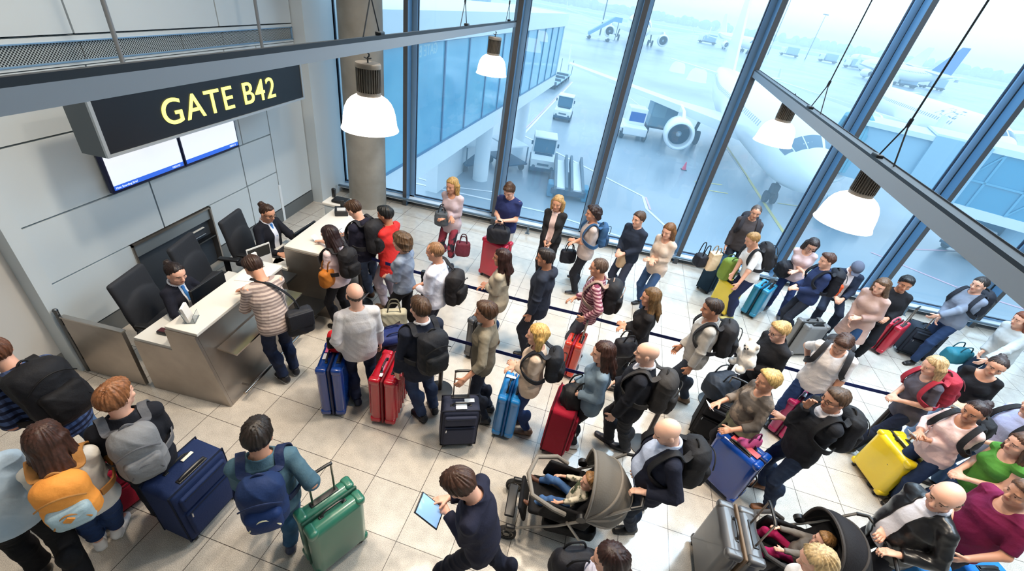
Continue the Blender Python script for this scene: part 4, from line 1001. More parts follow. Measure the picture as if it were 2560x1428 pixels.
for lab, x, y, z in (('black computer keyboard on the front counter worktop', -4.06, 3.55, .785), ('black computer keyboard on the rear counter worktop', -3.90, 5.0, .765)):
    o = thing('keyboard', lab, 'keyboard', (x, y, z), R_(90)); MB().rbox((0, 0, .008), (.42, .14, .016), .005).build('key_tray', kb, o); b = MB()
    for r in range(4):
        for c in range(13): b.box(-.20 + c * .031, -.173 + c * .031, -.058 + r * .03, -.033 + r * .03, .014, .021)
    b.build('keys', mat('key_caps', (50, 52, 58), .5), o)
o = thing('stapler', 'round black desk stamp on the white worktop by the swing gate', 'stamp', (-3.98, 3.0, .78)); MB().rbox((0, 0, .02), (.13, .085, .04), .018, 3).build('base', black, o); MB().rbox((0, 0, .04), (.10, .06, .012), .005).build('ink_pad', mat('maroon', (70, 24, 34), .6), o)
o = thing('telephone', 'blue and black desk telephone on the front counter worktop', 'telephone', (-3.80, 3.02, .78), .3); MB().rbox((0, 0, .025), (.17, .17, .05), .012).build('base', mat('phone_blue', (34, 58, 96), .4), o); MB().rbox((-.05, 0, .062), (.045, .19, .035), .014).build('handset', black, o)
def holder(label, x, y, z, rz, sheets=(236, 232, 226)):
    o = thing('leaflet_holder', label, 'holder', (x, y, z), rz)
    ac = mat('clear_acrylic', (225, 235, 240), .1, trans=.9); b = MB(); b.box(-.07, .07, -.05, .05, 0, .006); b.hexa([(-.07, .03, .006), (.07, .03, .006), (.07, .036, .006), (-.07, .036, .006), (-.07, .06, .17), (.07, .06, .17), (.07, .066, .17), (-.07, .066, .17)]); b.box(-.07, .07, -.045, -.040, .006, .09); b.build('stand', ac, o)
    b = MB(); b.hexa([(-.062, .0, .008), (.062, .0, .008), (.062, .028, .008), (-.062, .028, .008), (-.062, .03, .19), (.062, .03, .19), (.062, .056, .19), (-.062, .056, .19)]); b.build('leaflets', mat('leaflet_paper', sheets, .7), o)
holder('clear acrylic leaflet holder with white leaflets on the near corner of the front counter', -3.58, 3.02, 1.07, R_(115))
holder('clear acrylic leaflet holder near the far end of the front counter', -3.62, 4.12, 1.07, R_(80))
o = thing('notice_stand', 'white notice board with a dark photo standing between the two counters', 'notice', (-3.84, 4.46, .74), R_(68)); b = MB(); b.box(-.16, .16, -.01, .0, .02, .42); b.build('board', mat('paper_white', (232, 230, 226), .6), o)
for sg2 in (-1,): MB().box(-.15, .15, -.012, -.0105, .25, .40).build('photo', mat('dark_photo', (52, 52, 50), .4), o)
MB().box(-.15, .15, .0005, .002, .25, .40).build('photo', mat('dark_photo', (52, 52, 50), .4), o); b = MB(); b.rbox((0, .0, .012), (.30, .14, .02), .005); b.build('foot', mat('paper_white', (232, 230, 226), .6), o)
for lab, x, y, z, rz, sx, sy in (('sheet of white paper under the rear agent\'s hand', -3.78, 4.84, .762, .3, .21, .30), ('loose white papers on the rear counter worktop beside the keyboard', -3.88, 4.70, .762, 1.2, .30, .21), ('white boarding papers held before the striped shirt on the front counter', -3.58, 3.92, 1.068, .2, .26, .22)):
    o = MB().at(Matrix.Translation((x, y, z)) @ Matrix.Rotation(rz, 4, 'Z')).rbox((0, 0, .003), (sx, sy, .006), .001, 1).build('paper_sheet', mat('paper_white', (232, 230, 226), .6)); tag(o, lab, 'paper')
o = thing('card_reader', 'black boarding card reader at the far end of the rear counter', 'reader', (-3.42, 5.90, 1.108), .5); MB().rbox((0, 0, .04), (.20, .22, .08), .012).build('reader_body', black, o); MB().rbox((0, -.03, .085), (.13, .10, .02), .006).build('paper_slot', mat('pale_grey', (200, 200, 200), .5), o); MB().rbox((.02, .06, .14), (.06, .03, .12), .008).build('scanner_head', black, o)
o = thing('boarding_scanner', 'white boarding machine with a dark scanner beyond the rear counter', 'scanner', (-3.74, 6.42, 0)); MB().rbox((0, 0, .50), (.40, .34, 1.0), .03).build('pedestal', mat('pale_steel', (196, 204, 208), .4), o); MB().rbox((0, 0, 1.02), (.46, .36, .06), .02).build('white_cap', white_top, o); MB().rbox((.04, -.02, 1.07), (.26, .2, .06), .02).build('scanner_bed', black, o); MB().rbox((-.14, .08, 1.14), (.06, .06, .16), .015).build('scanner_head', black, o)
# three swivel chairs
def chair(label, x, y, face):
    o = thing('office_chair', label, 'chair', M=Matrix.Translation((x, y, 0)) @ Matrix.Rotation(R_(90 - face), 4, 'Z') @ Matrix.Diagonal((1.06, 1.12, 1.04, 1)), group='swivel chairs behind the counters'); ch = mat('charcoal_fabric', (36, 39, 46), .8, bump=.2, bsc=90)
    D = SDF(); D.box((0.02, 0, .47), (.25, .25, .05), .045); D.ell((.0, 0, .50), (.24, .24, .035), I3, .04); soft('seat', D, .012, ch, o)
    D = SDF(); D.box((-.26, 0, .80), (.035, .235, .32), .034, rotm('Y', -10)); D.ell((-.24, 0, .70), (.05, .22, .2), I3, .05); soft('backrest', D, .012, ch, o)
    b = MB(); b.tube([(-.05, 0, .40), (-.24, 0, .40), (-.29, 0, .50), (-.29, 0, .62)], .022, 8); b.cyl((0, 0, .12), (0, 0, .44), .03, 14); b.build('column', black, o)
    for s2 in (-1, 1):
        b = MB(); b.rbox((.02, s2 * .30, .68), (.27, .075, .035), .015, 3); b.build('armrest', black, o)
        b = MB(); b.rbox((-.02, s2 * .30, .56), (.07, .035, .23), .012); b.rbox((-.02, s2 * .25, .455), (.07, .12, .03), .01); b.build('arm_post', black, o)
    for k in range(5):
        t = 2 * math.pi * k / 5; M2 = Matrix.Rotation(t, 4, 'Z'); b = MB().at(M2); b.hexa([(.02, -.025, .07), (.30, -.018, .055), (.30, .018, .055), (.02, .025, .07), (.02, -.025, .12), (.30, -.018, .08), (.30, .018, .08), (.02, .025, .12)]); b.cyl((.29, -.022, .026), (.29, .022, .026), .026, 12); b.build('caster_leg', black, o)
    return o
chair('charcoal swivel chair the agent at the front counter sits on', -4.36, 3.42, 80)
chair('empty charcoal swivel chair between the two seated agents', -4.42, 4.27, 78)
chair('charcoal swivel chair the agent at the rear counter sits on', -4.38, 5.10, 82)

# ---------------------------------------------------------------- queue barriers
navy = cloth((22, 36, 96), rough=.6)
def post(label, x, y):
    o = thing('queue_post', label, 'post', (x, y, 0), group='retractable belt posts')
    b = MB(); b.lathe([(.0, 0), (.17, 0), (.17, .012), (.05, .035), (.0, .035)], 30, caps=False); b.build('base', black, o)
    MB().cyl((0, 0, .02), (0, 0, .90), .028, 18).build('pole', mat('dark_pole', (52, 46, 46), .35, .4), o); b = MB(); b.lathe([(.0, .88), (.036, .88), (.036, .985), (.03, .998), (.0, .998)], 20, caps=False); b.build('belt_head', black, o)
def belt(label, A, B, z=.945):
    A = Vector((A[0], A[1], z)); B = Vector((B[0], B[1], z)); n = 10; P = []; 
    for i in range(n + 1):
        t = i / n; q = A.lerp(B, t); q.z -= .02 * 4 * t * (1 - t); P.append(q)
    d = (B - A).normalized(); side = Vector((-d.y, d.x, 0)); bb = MB(); bb.ribbon(P, [side] * len(P), .05, .003); tag(bb.build('queue_belt', navy), label, 'belt')
QP = [(-2.75, 5.12), (-1.70, 4.98), (.62, 4.86), (2.72, 4.78), (4.75, 4.66)]
for (x, y), l in zip(QP, ('belt post beside the front of the rear counter', 'belt post behind the bald man in the pale blue shirt', 'belt post beside the plaid shirt and orange-red suitcase', 'belt post behind the navy duffel bag', 'belt post at the right end of the back queue line')): post(l, x, y)
for i, l in enumerate(('navy belt between the rear counter and the next post', 'navy belt passing behind the man in the long dark navy jacket', 'navy belt passing behind the woman in the black outfit with long brown hair', 'navy belt passing behind the man in the white t-shirt')): belt(l, QP[i], QP[i + 1])
QF = [(-1.02, 3.80), (1.66, 3.72)]
for (x, y), l in zip(QF, ('belt post hidden behind the navy jacket', 'belt post behind the bald man in the black jacket')): post(l, x, y)
belt('navy belt of the front queue line behind the blonde woman', QF[0], QF[1])

# ---------------------------------------------------------------- the apron
ZG = -4.5
def apron_mat():
    m = mat('wet_concrete', (164, 174, 182), .28, 0, 'soft', (112, 126, 138), .07); return m
S(MB().box(-420, 1400, 9.6, 2600, ZG - .4, ZG).build('ground', apron_mat()))
S(MB().box(-6.0, 15, 9.22, 9.60, ZG, 0.0).build('trim_30', mat('facade_base', (170, 178, 184), .6)))
vm = bpy.data.materials.new('morning_mist'); vm.use_nodes = True; vm.node_tree.nodes.remove(vm.node_tree.nodes['Principled BSDF']); vs_ = vm.node_tree.nodes.new('ShaderNodeVolumeScatter'); vs_.inputs['Density'].default_value = MIST; vs_.inputs['Color'].default_value = (.93, .97, 1, 1); vm.node_tree.links.new(vs_.outputs[0], vm.node_tree.nodes['Material Output'].inputs['Volume'])
mo_ = MB().box(-400, 1350, 48, 2500, ZG + .02, 45).build('mist', vm, smooth=False); tag(mo_, 'thin morning mist over the far apron and trees', 'mist', kind='stuff')
gm2 = mat('grass', (150, 168, 140), .9, 0, 'soft', (164, 178, 156), .02)
gs = MB(); gs.box(-420, 1400, 480, 660, ZG, ZG + .05); gs.box(-420, 1400, 760, 1400, ZG, ZG + .05); tag(gs.build('grass', gm2), 'pale green grass strips beside the far taxiway', 'grass', kind='stuff')
tl = MB(); r2 = random.Random(3)
for k in range(420):
    x = -400 + k * 4.6 + r2.uniform(-3, 3); hgt = r2.uniform(9, 19); y = 1150 + r2.uniform(-60, 60)
    tl.ball((x, y, ZG + hgt * .55), (r2.uniform(6, 12), 8, hgt * .55), 7, 5)
tag(tl.build('treeline', mat('hazy_leaves', (120, 142, 136), .9)), 'hazy line of distant trees along the horizon', 'trees', kind='stuff')  # leaf colour paled to carry the distance haze
mk = mat('marking_white', (232, 228, 230), .5); mp_ = mat('marking_pink', (226, 176, 190), .5); my = mat('marking_yellow', (206, 190, 110), .5)
def line(pts, w, m):
    b = MB()
    for a, c in zip(pts, pts[1:]):
        a = Vector((a[0], a[1], 0)); c = Vector((c[0], c[1], 0)); d = (c - a).normalized(); n = Vector((-d.y, d.x, 0)) * w / 2; z = ZG + .012
        b.put([a - n + Vector((0, 0, z)), c - n + Vector((0, 0, z)), c + n + Vector((0, 0, z)), a + n + Vector((0, 0, z))], [(0, 1, 2, 3)])
    S(b.build('road_marking', m, smooth=False))
line([(-2.1, 64.6), (-4.02, 33.68), (4.67, 25.6), (4.75, 23.7), (6.2, 20.4)], .17, mk); line([(-2.25, 64.6), (-4.25, 33.68)], .10, mp_); line([(4.83, 25.6), (4.95, 23.7)], .12, mp_)
line([(-9, 20.6), (-.76, 20.4), (5.9, 18.7), (9.4, 20.5)], .15, mk); line([(-8.6, 21.5), (-6.2, 21.0), (-3.6, 21.6), (-3.2, 23.0)], .12, mk); line([(5.2, 62), (9.6, 42)], .12, mk)
line([(13.9, 46), (13.32, 35.8), (12.88, 29.6), (12.3, 20)], .22, my); line([(13.6, 44), (13.1, 34)], .12, mk)
for a, c in (((8.6, 30.6), (10.6, 31.2)), ((9.0, 29.3), (10.6, 29.5)), ((13.9, 29.6), (15.6, 29.9))): line([a, c], .16, my)
line([(17.2, 24.2), (20.5, 21.6), (27, 19.5)], .16, mp_); line([(16.0, 21.0), (19.0, 25.5), (25, 27.8)], .14, mp_)

paint = mat('aircraft_white', (240, 242, 244), .28, coat=.3); under = mat('aircraft_grey', (226, 230, 234), .35); tyre = mat('tyre', (40, 46, 52), .8); win_m = mat('cabin_glass', (96, 120, 138), .15); fan_m = mat('fan_dark', (34, 62, 88), .5)
PROF = [(5.1, .05, 3.05), (4.95, .35, 3.07), (4.6, .72, 3.13), (4.0, 1.10, 3.22), (3.2, 1.42, 3.33), (2.2, 1.70, 3.45), (1.0, 1.90, 3.53), (-.5, 1.975, 3.56), (-2, 1.98, 3.56), (-18.5, 1.98, 3.56), (-22, 1.78, 3.74), (-26, 1.32, 4.12), (-30, .72, 4.55), (-32.4, .22, 4.80)]
def fus(y, t, k=1.0):
    for (a, ra, za), (b, rb, zb) in zip(PROF, PROF[1:]):
        if b <= y <= a:
            u = (a - y) / (a - b); u2 = u; r = ra + (rb - ra) * u2; z = za + (zb - za) * u2; break
    return Vector((r * k * math.sin(t), y, z + r * k * math.cos(t)))
def aircraft(label, x, y, alpha, sc=1.0, fin=None, text=None, detail=True):
    M = Matrix.Translation((x, y, ZG)) @ Matrix.Rotation(math.pi + R_(alpha), 4, 'Z') @ Matrix.Scale(sc, 4)
    o = thing('airplane', label, 'airplane', M=M)
    n = 48; vs = []; fs = []
    for yy, r, z in PROF:
        for k in range(n): t = 2 * math.pi * k / n; vs.append((r * math.sin(t), yy, z + r * math.cos(t)))
    for i in range(len(PROF) - 1):
        for k in range(n): l = (k + 1) % n; fs.append((i * n + k, i * n + l, (i + 1) * n + l, (i + 1) * n + k))
    fs += [tuple(range(n)), tuple((len(PROF) - 1) * n + k for k in range(n))]
    MB().put(vs, fs).build('fuselage', paint, o, ang=50)
    for sg in (-1, 1):
        b = MB(); P = [(sg * 1.2, -7.6, 2.35), (sg * 1.2, -14.6, 2.55), (sg * 6.2, -14.3, 3.0), (sg * 6.2, -10.5, 2.95), (sg * 16.3, -15.6, 4.05), (sg * 16.3, -17.0, 4.1)]
        def slab(q, t): b.hexa([(v[0], v[1], v[2] - t[i]) for i, v in enumerate(q)] + [(v[0], v[1], v[2] + t[i]) for i, v in enumerate(q)])
        slab([P[0], P[1], P[2], P[3]], (.42, .08, .05, .25)); slab([P[3], P[2], P[5], P[4]], (.25, .05, .02, .06))
        b.hexa([(sg * 16.25, -15.7, 3.3), (sg * 16.35, -17.3, 3.4), (sg * 16.42, -17.3, 3.4), (sg * 16.32, -15.7, 3.3), (sg * 16.5, -16.6, 5.5), (sg * 16.5, -17.5, 5.5), (sg * 16.55, -17.5, 5.5), (sg * 16.55, -16.6, 5.5)])
        b.build('wing', under, o, smooth=False)
        e = thing('engine', None, None); e.parent = o; e.location = (sg * 5.75, -6.3, 1.62)
        b = MB(); b.lathe([(.86, -.15), (.93, .0), (1.02, -.03), (1.10, -.22), (1.17, -.8), (1.14, -1.8), (.95, -3.0), (.70, -3.4), (.62, -3.2)], 40, ax='Y', caps=False); b.lathe([(.86, -.15), (.80, -.7), (.80, -.9)], 40, ax='Y', caps=False)
        b.hexa([(-.14, -.6, 1.0), (.14, -.6, 1.0), (.14, -3.6, .9), (-.14, -3.6, .9), (-.12, -2.0, 1.5), (.12, -2.0, 1.5), (.12, -5.0, 1.55), (-.12, -5.0, 1.55)]); b.build('nacelle', paint, e)
        b = MB(); b.lathe([(.02, -.85), (.80, -.85)], 40, ax='Y'); b.build('fan', fan_m, e)
        MB().lathe([(.01, -.55), (.12, -.62), (.22, -.86)], 24, ax='Y').build('spinner', mat('spinner_grey', (150, 170, 186), .4), e)
        b = MB(); b.hexa([(sg * .5, -26.2, 4.5), (sg * .5, -29.2, 4.6), (sg * 6.2, -30.4, 5.1), (sg * 6.2, -29.2, 5.1), (sg * .5, -26.2, 4.75), (sg * .5, -29.2, 4.68), (sg * 6.2, -30.4, 5.15), (sg * 6.2, -29.2, 5.18)]); b.build('tailplane', under, o, smooth=False)
        b = MB(); b.cyl((sg * 3.8, -12.6, .5), (sg * 3.5, -12.6, 2.6), .14, 10)
        for dx in (-.42, .42): b.cyl((sg * 3.8 + dx - .18, -12.6, .56), (sg * 3.8 + dx + .18, -12.6, .56), .56, 20)
        b.build('main_gear', tyre, o)
    b = MB(); b.prism([(-24.0, 5.0), (-29.6, 11.8), (-32.0, 11.8), (-31.2, 4.9)], -.12, .12, 'YZ'); b.build('tail_fin', fin or paint, o, smooth=False)
    b = MB(); b.cyl((0, 0, .35), (0, .2, 1.9), .10, 10)
    for dx in (-.24, .24): b.cyl((dx - .11, 0, .38), (dx + .11, 0, .38), .38, 18)
    b.rbox((0, .1, 1.0), (.5, .5, .6), .1); b.build('nose_gear', tyre, o)
    if detail:
        b = MB()
        for sg in (-1, 1):
            for t0, t1, ya, yb, yc, yd in ((3, 33, 3.62, 3.62, 2.62, 2.72), (35, 58, 3.58, 3.42, 2.45, 2.60), (60, 78, 3.30, 3.05, 2.35, 2.45)):
                q = []
                for u in range(5):
                    for v in range(5):
                        f = u / 4; yy = (ya + (yb - ya) * f) * (1 - v / 4) + (yd + (yc - yd) * f) * v / 4
                        q.append(fus(yy, sg * R_(t0 + (t1 - t0) * f), 1.006))
                b.put(q, [(i * 5 + j, i * 5 + j + 1, (i + 1) * 5 + j + 1, (i + 1) * 5 + j) for i in range(4) for j in range(4)])
        b.build('cockpit_window', win_m, o)
        b = MB()
        for sg in (-1, 1):
            for k in range(44):
                yy = -2.2 - .53 * k; b.put([fus(yy, sg * R_(76), 1.004), fus(yy - .24, sg * R_(76), 1.004), fus(yy - .24, sg * R_(66), 1.004), fus(yy, sg * R_(66), 1.004)], [(0, 1, 2, 3)])
        b.build('cabin_windows', mat('cabin_shade', (150, 160, 168), .3), o)
    if text:
        cu = bpy.data.curves.new('lettering', 'FONT'); cu.body = text; cu.size = 1.9; cu.shear = .35; cu.offset = -.01
        t = bpy.data.objects.new('lettering', cu); COL.objects.link(t); d = bpy.context.evaluated_depsgraph_get(); me = bpy.data.meshes.new_from_object(t.evaluated_get(d)); bpy.data.objects.remove(t)
        for v in me.vertices:
            yy = -6.6 + v.co.x; th = R_(60) - v.co.y / 1.98; q = fus(yy, th, 1.006); v.co = q
        me.materials.clear(); me.materials.append(mat('script_grey', (132, 150, 160), .5)); link('lettering', me, o)
    return o
aircraft('large white airliner parked nose to the windows with its nose behind the third lamp', 13.1, 29.3, -3.5)
aircraft('white airliner at the far right with a window row and script lettering on its side', 39.55, 52.4, -7.2, 1.0, None, 'AirEu')
aircraft('distant white airliner facing the terminal with two round engines, top centre', 12.1, 160.0, 39 - 39, 1.56)
blue_fin = mat('fin_blue', (70, 120, 200), .4)
aircraft('distant airliner with a blue tail fin at the upper right', 118, 235, 190, 1.3, blue_fin)
aircraft('far airliner nearly lost in haze left of the blue tail', 166, 350, 200, 1.4)
aircraft('far airliner with one visible engine behind the tail of the large white airliner', 72, 255, 10, 1.3)

vw = mat('vehicle_white', (232, 234, 236), .35); vd = mat('vehicle_dark', (44, 70, 92), .6); vg = mat('vehicle_glass', (70, 110, 134), .12); chs = mat('chassis_grey', (96, 110, 122), .6)
def tug(label, x, y, rz):
    o = thing('tow_tractor', label, 'vehicle', (x, y, ZG), rz); W = .74
    b = MB(); b.prism([(-1.6, .35), (-1.6, .95), (-.55, 1.02), (.2, 1.02), (1.3, .92), (1.35, .35)], -W, W, 'YZ'); b.build('car_body', vw, o, smooth=False)
    b = MB(); b.rbox((0, -.55, 1.93), (1.42, 1.5, .10), .04); b.build('roof', vw, o)
    for sx in (-1, 1):
        for yy in (-1.2, .12): MB().box(sx * .68 - .035, sx * .68 + .035, yy - .04, yy + .04, 1.0, 1.9).build('pillar', vw, o)
    MB().hexa([(-.66, .12, 1.05), (.66, .12, 1.05), (.66, .16, 1.05), (-.66, .16, 1.05), (-.66, .02, 1.88), (.66, .02, 1.88), (.66, .06, 1.88), (-.66, .06, 1.88)]).build('windscreen', vg, o, smooth=False)
    MB().box(-.6, .6, -1.1, -.1, 1.0, 1.12).build('seat', vd, o); MB().box(-.55, .55, .14, .5, 1.0, 1.03).build('dashboard', vd, o)
    MB().box(-.34, .34, 1.33, 1.362, .62, .74).build('number_plate', chs, o); MB().rbox((0, -.1, .36), (1.5, 3.0, .24), .06).build('chassis', vd, o)
    for sx in (-1, 1):
        for yy in (-1.05, .85): MB().cyl((sx * .62, yy, .30), (sx * .78, yy, .30), .30, 18).build('wheel', tyre, o)
        MB().cyl((sx * .55, 1.33, .52), (sx * .55, 1.37, .52), .10, 14).build('headlight', chs, o); MB().box(sx * .80 - .05, sx * .80 + .05, .1, .14, 1.45, 1.68).build('wing_mirror', vd, o)
    return o
tug('white tow tractor with open windscreen near the windows', -1.75, 26.9, math.pi + .12); tug('white tow tractor further out on the apron', -1.62, 41.8, math.pi - .02)
def truck(label, x, y, rz, col=vw, box=None, bl=3.0, s=1.0):
    o = thing('service_truck', label, 'vehicle', M=Matrix.Translation((x, y, ZG)) @ Matrix.Rotation(rz, 4, 'Z') @ Matrix.Scale(s, 4))
    MB().rbox((0, 1.5, 1.45), (2.0, 1.5, 1.7), .15).build('cab', col, o); MB().hexa([(-.85, 2.262, 1.4), (.85, 2.262, 1.4), (.85, 2.27, 1.4), (-.85, 2.27, 1.4), (-.85, 2.24, 2.1), (.85, 2.24, 2.1), (.85, 2.25, 2.1), (-.85, 2.25, 2.1)]).build('windscreen', vg, o)
    MB().box(-.95, .95, -bl, 2.2, .45, .75).build('chassis', vd, o)
    if box: MB().rbox((0, -bl / 2 + .35, 1.75), (2.1, bl, 2.0), .08).build('cargo_box', box, o)
    for sx in (-1, 1):
        for yy in (-bl + .7, 1.4): MB().cyl((sx * .75, yy, .42), (sx * 1.0, yy, .42), .42, 16).build('wheel', tyre, o)
    return o
o = thing('pushback_tractor', 'white and blue pushback tractor beside the ground power trailer', 'vehicle', (4.55, 40.2, ZG), math.pi + .1)
MB().rbox((0, 0, .75), (2.0, 3.2, .7), .12).build('car_body', vw, o); MB().rbox((-.1, -.2, 1.75), (1.5, 1.5, 1.4), .12).build('cab', vw, o); MB().box(-.72, .55, .5, .56, 1.35, 2.1).build('windscreen', mat('blue_glass', (30, 84, 160), .15), o); MB().rbox((1.3, .5, .75), (1.3, 1.6, .4), .1).build('platform', vw, o)
for sx in (-1, 1):
    for yy in (-1.0, 1.1): MB().cyl((sx * .85, yy, .45), (sx * 1.08, yy, .45), .45, 16).build('wheel', tyre, o)
o = thing('power_trailer', 'grey-blue ground power trailer on four legs under the wing', 'trailer', (7.1, 43.2, ZG), .05)
MB().rbox((0, 0, 1.75), (2.3, 2.2, 2.0), .06).build('cabinet', mat('trailer_blue', (122, 160, 178), .5), o); MB().box(-1.0, .1, -1.115, -1.10, 1.6, 2.6).build('door', mat('trailer_panel', (140, 176, 190), .5), o); MB().box(-1.1, 1.1, -1.0, 1.0, .60, .80).build('chassis', vd, o)
for sx in (-1, 1):
    for yy in (-.8, .8): MB().cyl((sx * .9, yy, .34), (sx * 1.1, yy, .34), .34, 14).build('wheel', tyre, o)
o = thing('baggage_loader', 'folded baggage belt loader with metal rails near the windows', 'loader', (.10, 23.6, ZG), .12)
MB().rbox((0, .3, .45), (1.9, 3.0, .35), .08).build('chassis', vd, o)
for sx in (-.75, -.15, .15, .75): MB().hexa([(sx - .07, -1.3, .6), (sx + .07, -1.3, .6), (sx + .07, 2.2, 1.0), (sx - .07, 2.2, 1.0), (sx - .07, -1.3, .8), (sx + .07, -1.3, .8), (sx + .07, 2.2, 1.5), (sx - .07, 2.2, 1.5)]).build('rail', chs, o, smooth=False)
for sx in (-.45, .45): MB().hexa([(sx - .25, -1.2, .62), (sx + .25, -1.2, .62), (sx + .25, 2.1, 1.0), (sx - .25, 2.1, 1.0), (sx - .25, -1.2, .70), (sx + .25, -1.2, .70), (sx + .25, 2.1, 1.15), (sx - .25, 2.1, 1.15)]).build('belt_panel', vw, o, smooth=False)
for sx in (-1, 1):
    MB().rbox((sx * .95, -.7, .42), (.35, .8, .75), .08).build('mudguard', mat('mudguard_blue', (60, 130, 160), .5), o); MB().cyl((sx * .8, 1.6, .32), (sx * 1.0, 1.6, .32), .32, 14).build('wheel', tyre, o)
def dolly(label, x, y, rz, up=False, boxed=False):
    o = thing('baggage_dolly', label, 'trailer', (x, y, ZG), rz, 'flat baggage dollies parked in two lines')
    MB().rbox((0, 0, .55), (1.7, 2.6, .14), .04).build('deck', mat('dolly_grey', (150, 176, 196), .5), o); b = MB()
    for sx in (-.6, .6):
        for yy in (-.9, .9): b.cyl((sx - .08, yy, .25), (sx + .08, yy, .25), .25, 12)
    b.build('wheels', tyre, o); MB().box(-.8, .8, -1.32, -1.26, .5, .85).build('end_rail', chs, o)
    if up:
        b = MB(); b.cyl((-.8, 1.3, .6), (-.8, 1.3, 2.3), .04, 8); b.cyl((.8, 1.3, .6), (.8, 1.3, 2.3), .04, 8); b.build('end_frame', chs, o)
    if boxed: MB().rbox((0, 0, 1.6), (1.8, 2.4, 1.9), .06).build('container', mat('container_pale', (206, 216, 220), .5), o)
for k in range(6): dolly('baggage dolly in the left line, %s' % ('the nearest one', 'second from the near end', 'third from the near end', 'fourth from the near end', 'fifth from the near end', 'carrying a boxy pale container at the far end')[k], -6.7 + k * .2, 47.5 + k * 2.75, -.08, False, k == 5)
for k in range(4): dolly('baggage dolly in the right line, %s' % ('the nearest one', 'second from the near end', 'third from the near end', 'with an upright end frame at the far end')[k], -4.3 + k * .26, 57.2 + k * 2.9, -.09, k == 3)
o = thing('boarding_stairs', 'mobile boarding stairs truck by the distant two-engined airliner', 'vehicle', (-.5, 160, ZG), -1.4)
MB().hexa([(-1.2, -3, .9), (1.2, -3, .9), (1.2, 4.2, 5.8), (-1.2, 4.2, 5.8), (-1.2, -3, 1.9), (1.2, -3, 1.9), (1.2, 4.2, 6.9), (-1.2, 4.2, 6.9)]).build('stairs', mat('stairs_blue', (110, 160, 190), .5), o, smooth=False); MB().box(-1.2, 1.2, 4.2, 6.4, 5.6, 6.9).build('platform', mat('stairs_blue', (110, 160, 190), .5), o); MB().box(-1.1, 1.1, -3.4, 4, .6, 1.1).build('chassis', vw, o); MB().rbox((0, 4.6, 1.4), (2.2, 1.6, 1.5), .2).build('cab', vw, o); MB().box(-.1, .1, 5.6, 5.8, 1, 5.6).build('prop', chs, o)
for yy in (-2.6, 3.4): MB().cyl((-1.3, yy, .5), (1.3, yy, .5), .5, 14).build('wheel', tyre, o)
FV = [('far service truck beneath the open sky in the fourth bay', 118, 335, 1.2, 1.9), ('far box truck left of the hazy airliner', 148, 350, 1.4, 1.9), ('far service truck beside the engine of the hazy airliner', 150, 318, 1.3, 1.9), ('far box truck in front of the blue-tailed airliner', 122, 215, 1.35, 1.6), ('far service truck behind the wing of the blue-tailed airliner', 145, 235, 1.5, 1.6), ('small far vehicle in the third bay beside a lamp reflection', 60, 300, 1.2, 1.7), ('far service truck in the left corner beyond the walkway roof', -52, 205, 1.5, 1.8), ('far box truck in the left corner beyond the walkway roof', -44, 130, 1.4, 1.4)]
for l, x, y, rz, s2 in FV: truck(l, x, y, rz, vw, mat('box_blue', (150, 178, 200), .5), 3.6, s2)
for l, x, y, hh in (('tall thin floodlight mast above the pair of round engines', .2, 190, 22), ('tall floodlight mast beside the fourth mullion', 96, 300, 34), ('thin floodlight mast behind the far trucks in the fourth bay', 128, 330, 24)):
    o = thing('floodlight_mast', l, 'mast', (x, y, ZG)); MB().cyl((0, 0, 0), (0, 0, hh), .28, 8, .12).build('pole', chs, o); MB().rbox((0, 0, hh), (3.0, .6, .5), .1).build('lamp_head', chs, o)
# glazed walkway at the left
wk = thing('glazed_walkway', 'glazed pedestrian walkway on a round pillar running out beyond the left windows', 'walkway'); dY = Vector((.095, .995, 0)); O = Vector((-4.62, 9.7, 0)); sd = Vector((-.995, .095, 0)); LW = 24.0
wh = mat('walkway_white', (222, 228, 232), .5); MW = Matrix((( -.995, .095, 0, O.x), (.095, .995, 0, O.y), (0, 0, 1, 0), (0, 0, 0, 1)))
b = MB().at(MW); b.box(0, 3.2, 0, LW, -.62, .08); b.build('deck_band', wh, wk, smooth=False); b = MB().at(MW); b.box(-.15, 3.3, 0, LW, 3.05, 3.75); b.build('roof_band', wh, wk, smooth=False); b = MB().at(MW); b.box(-.03, 3.2, LW - .2, LW, .08, 3.05); b.build('end_post', wh, wk)
wg = mat('walkway_glass', (70, 150, 184), .08, 0, 'soft', (120, 186, 208), .35); b = MB().at(MW); b.box(.02, .06, 0, LW, .08, 3.05); b.build('glass_side', wg, wk, smooth=False)
b = MB().at(MW)
for k in range(13): b.box(-.02, .05, k * 2.0 - .04, k * 2.0 + .04, .08, 3.05)
b.box(-.02, .05, 0, LW, .06, .12); b.box(-.02, .05, 0, LW, 3.0, 3.07); b.build('glazing_bars', mat('bar_blue', (60, 110, 146), .4), wk, smooth=False)
for yy in (13.2, 21.5): b = MB().at(MW); b.cyl((1.4, yy, ZG), (1.4, yy, -.6), .42, 24); b.build('pillar', wh, wk)
b = MB().at(MW); b.box(2.6, 3.2, 10, 16, ZG, -.6); b.build('stair_tower', wh, wk)
o = thing('traffic_sign', 'round blue and red no-stopping traffic sign under the glazed walkway', 'sign', (-6.65, 21.6, ZG), .1)
MB().cyl((0, 0, 0), (0, 0, .9), .03, 10).build('pole', chs, o); sm = Matrix.Translation((0, -.04, .85)) @ Matrix.Rotation(R_(90), 4, 'X')
MB().at(sm).lathe([(0, 0), (.36, 0), (.36, .02), (0, .02)], 32, caps=False).build('rim', mat('sign_red', (170, 84, 120), .4), o); MB().at(sm).lathe([(0, .02), (.27, .02), (.27, .03), (0, .03)], 32, caps=False).build('disc', mat('sign_blue', (70, 90, 170), .4), o)
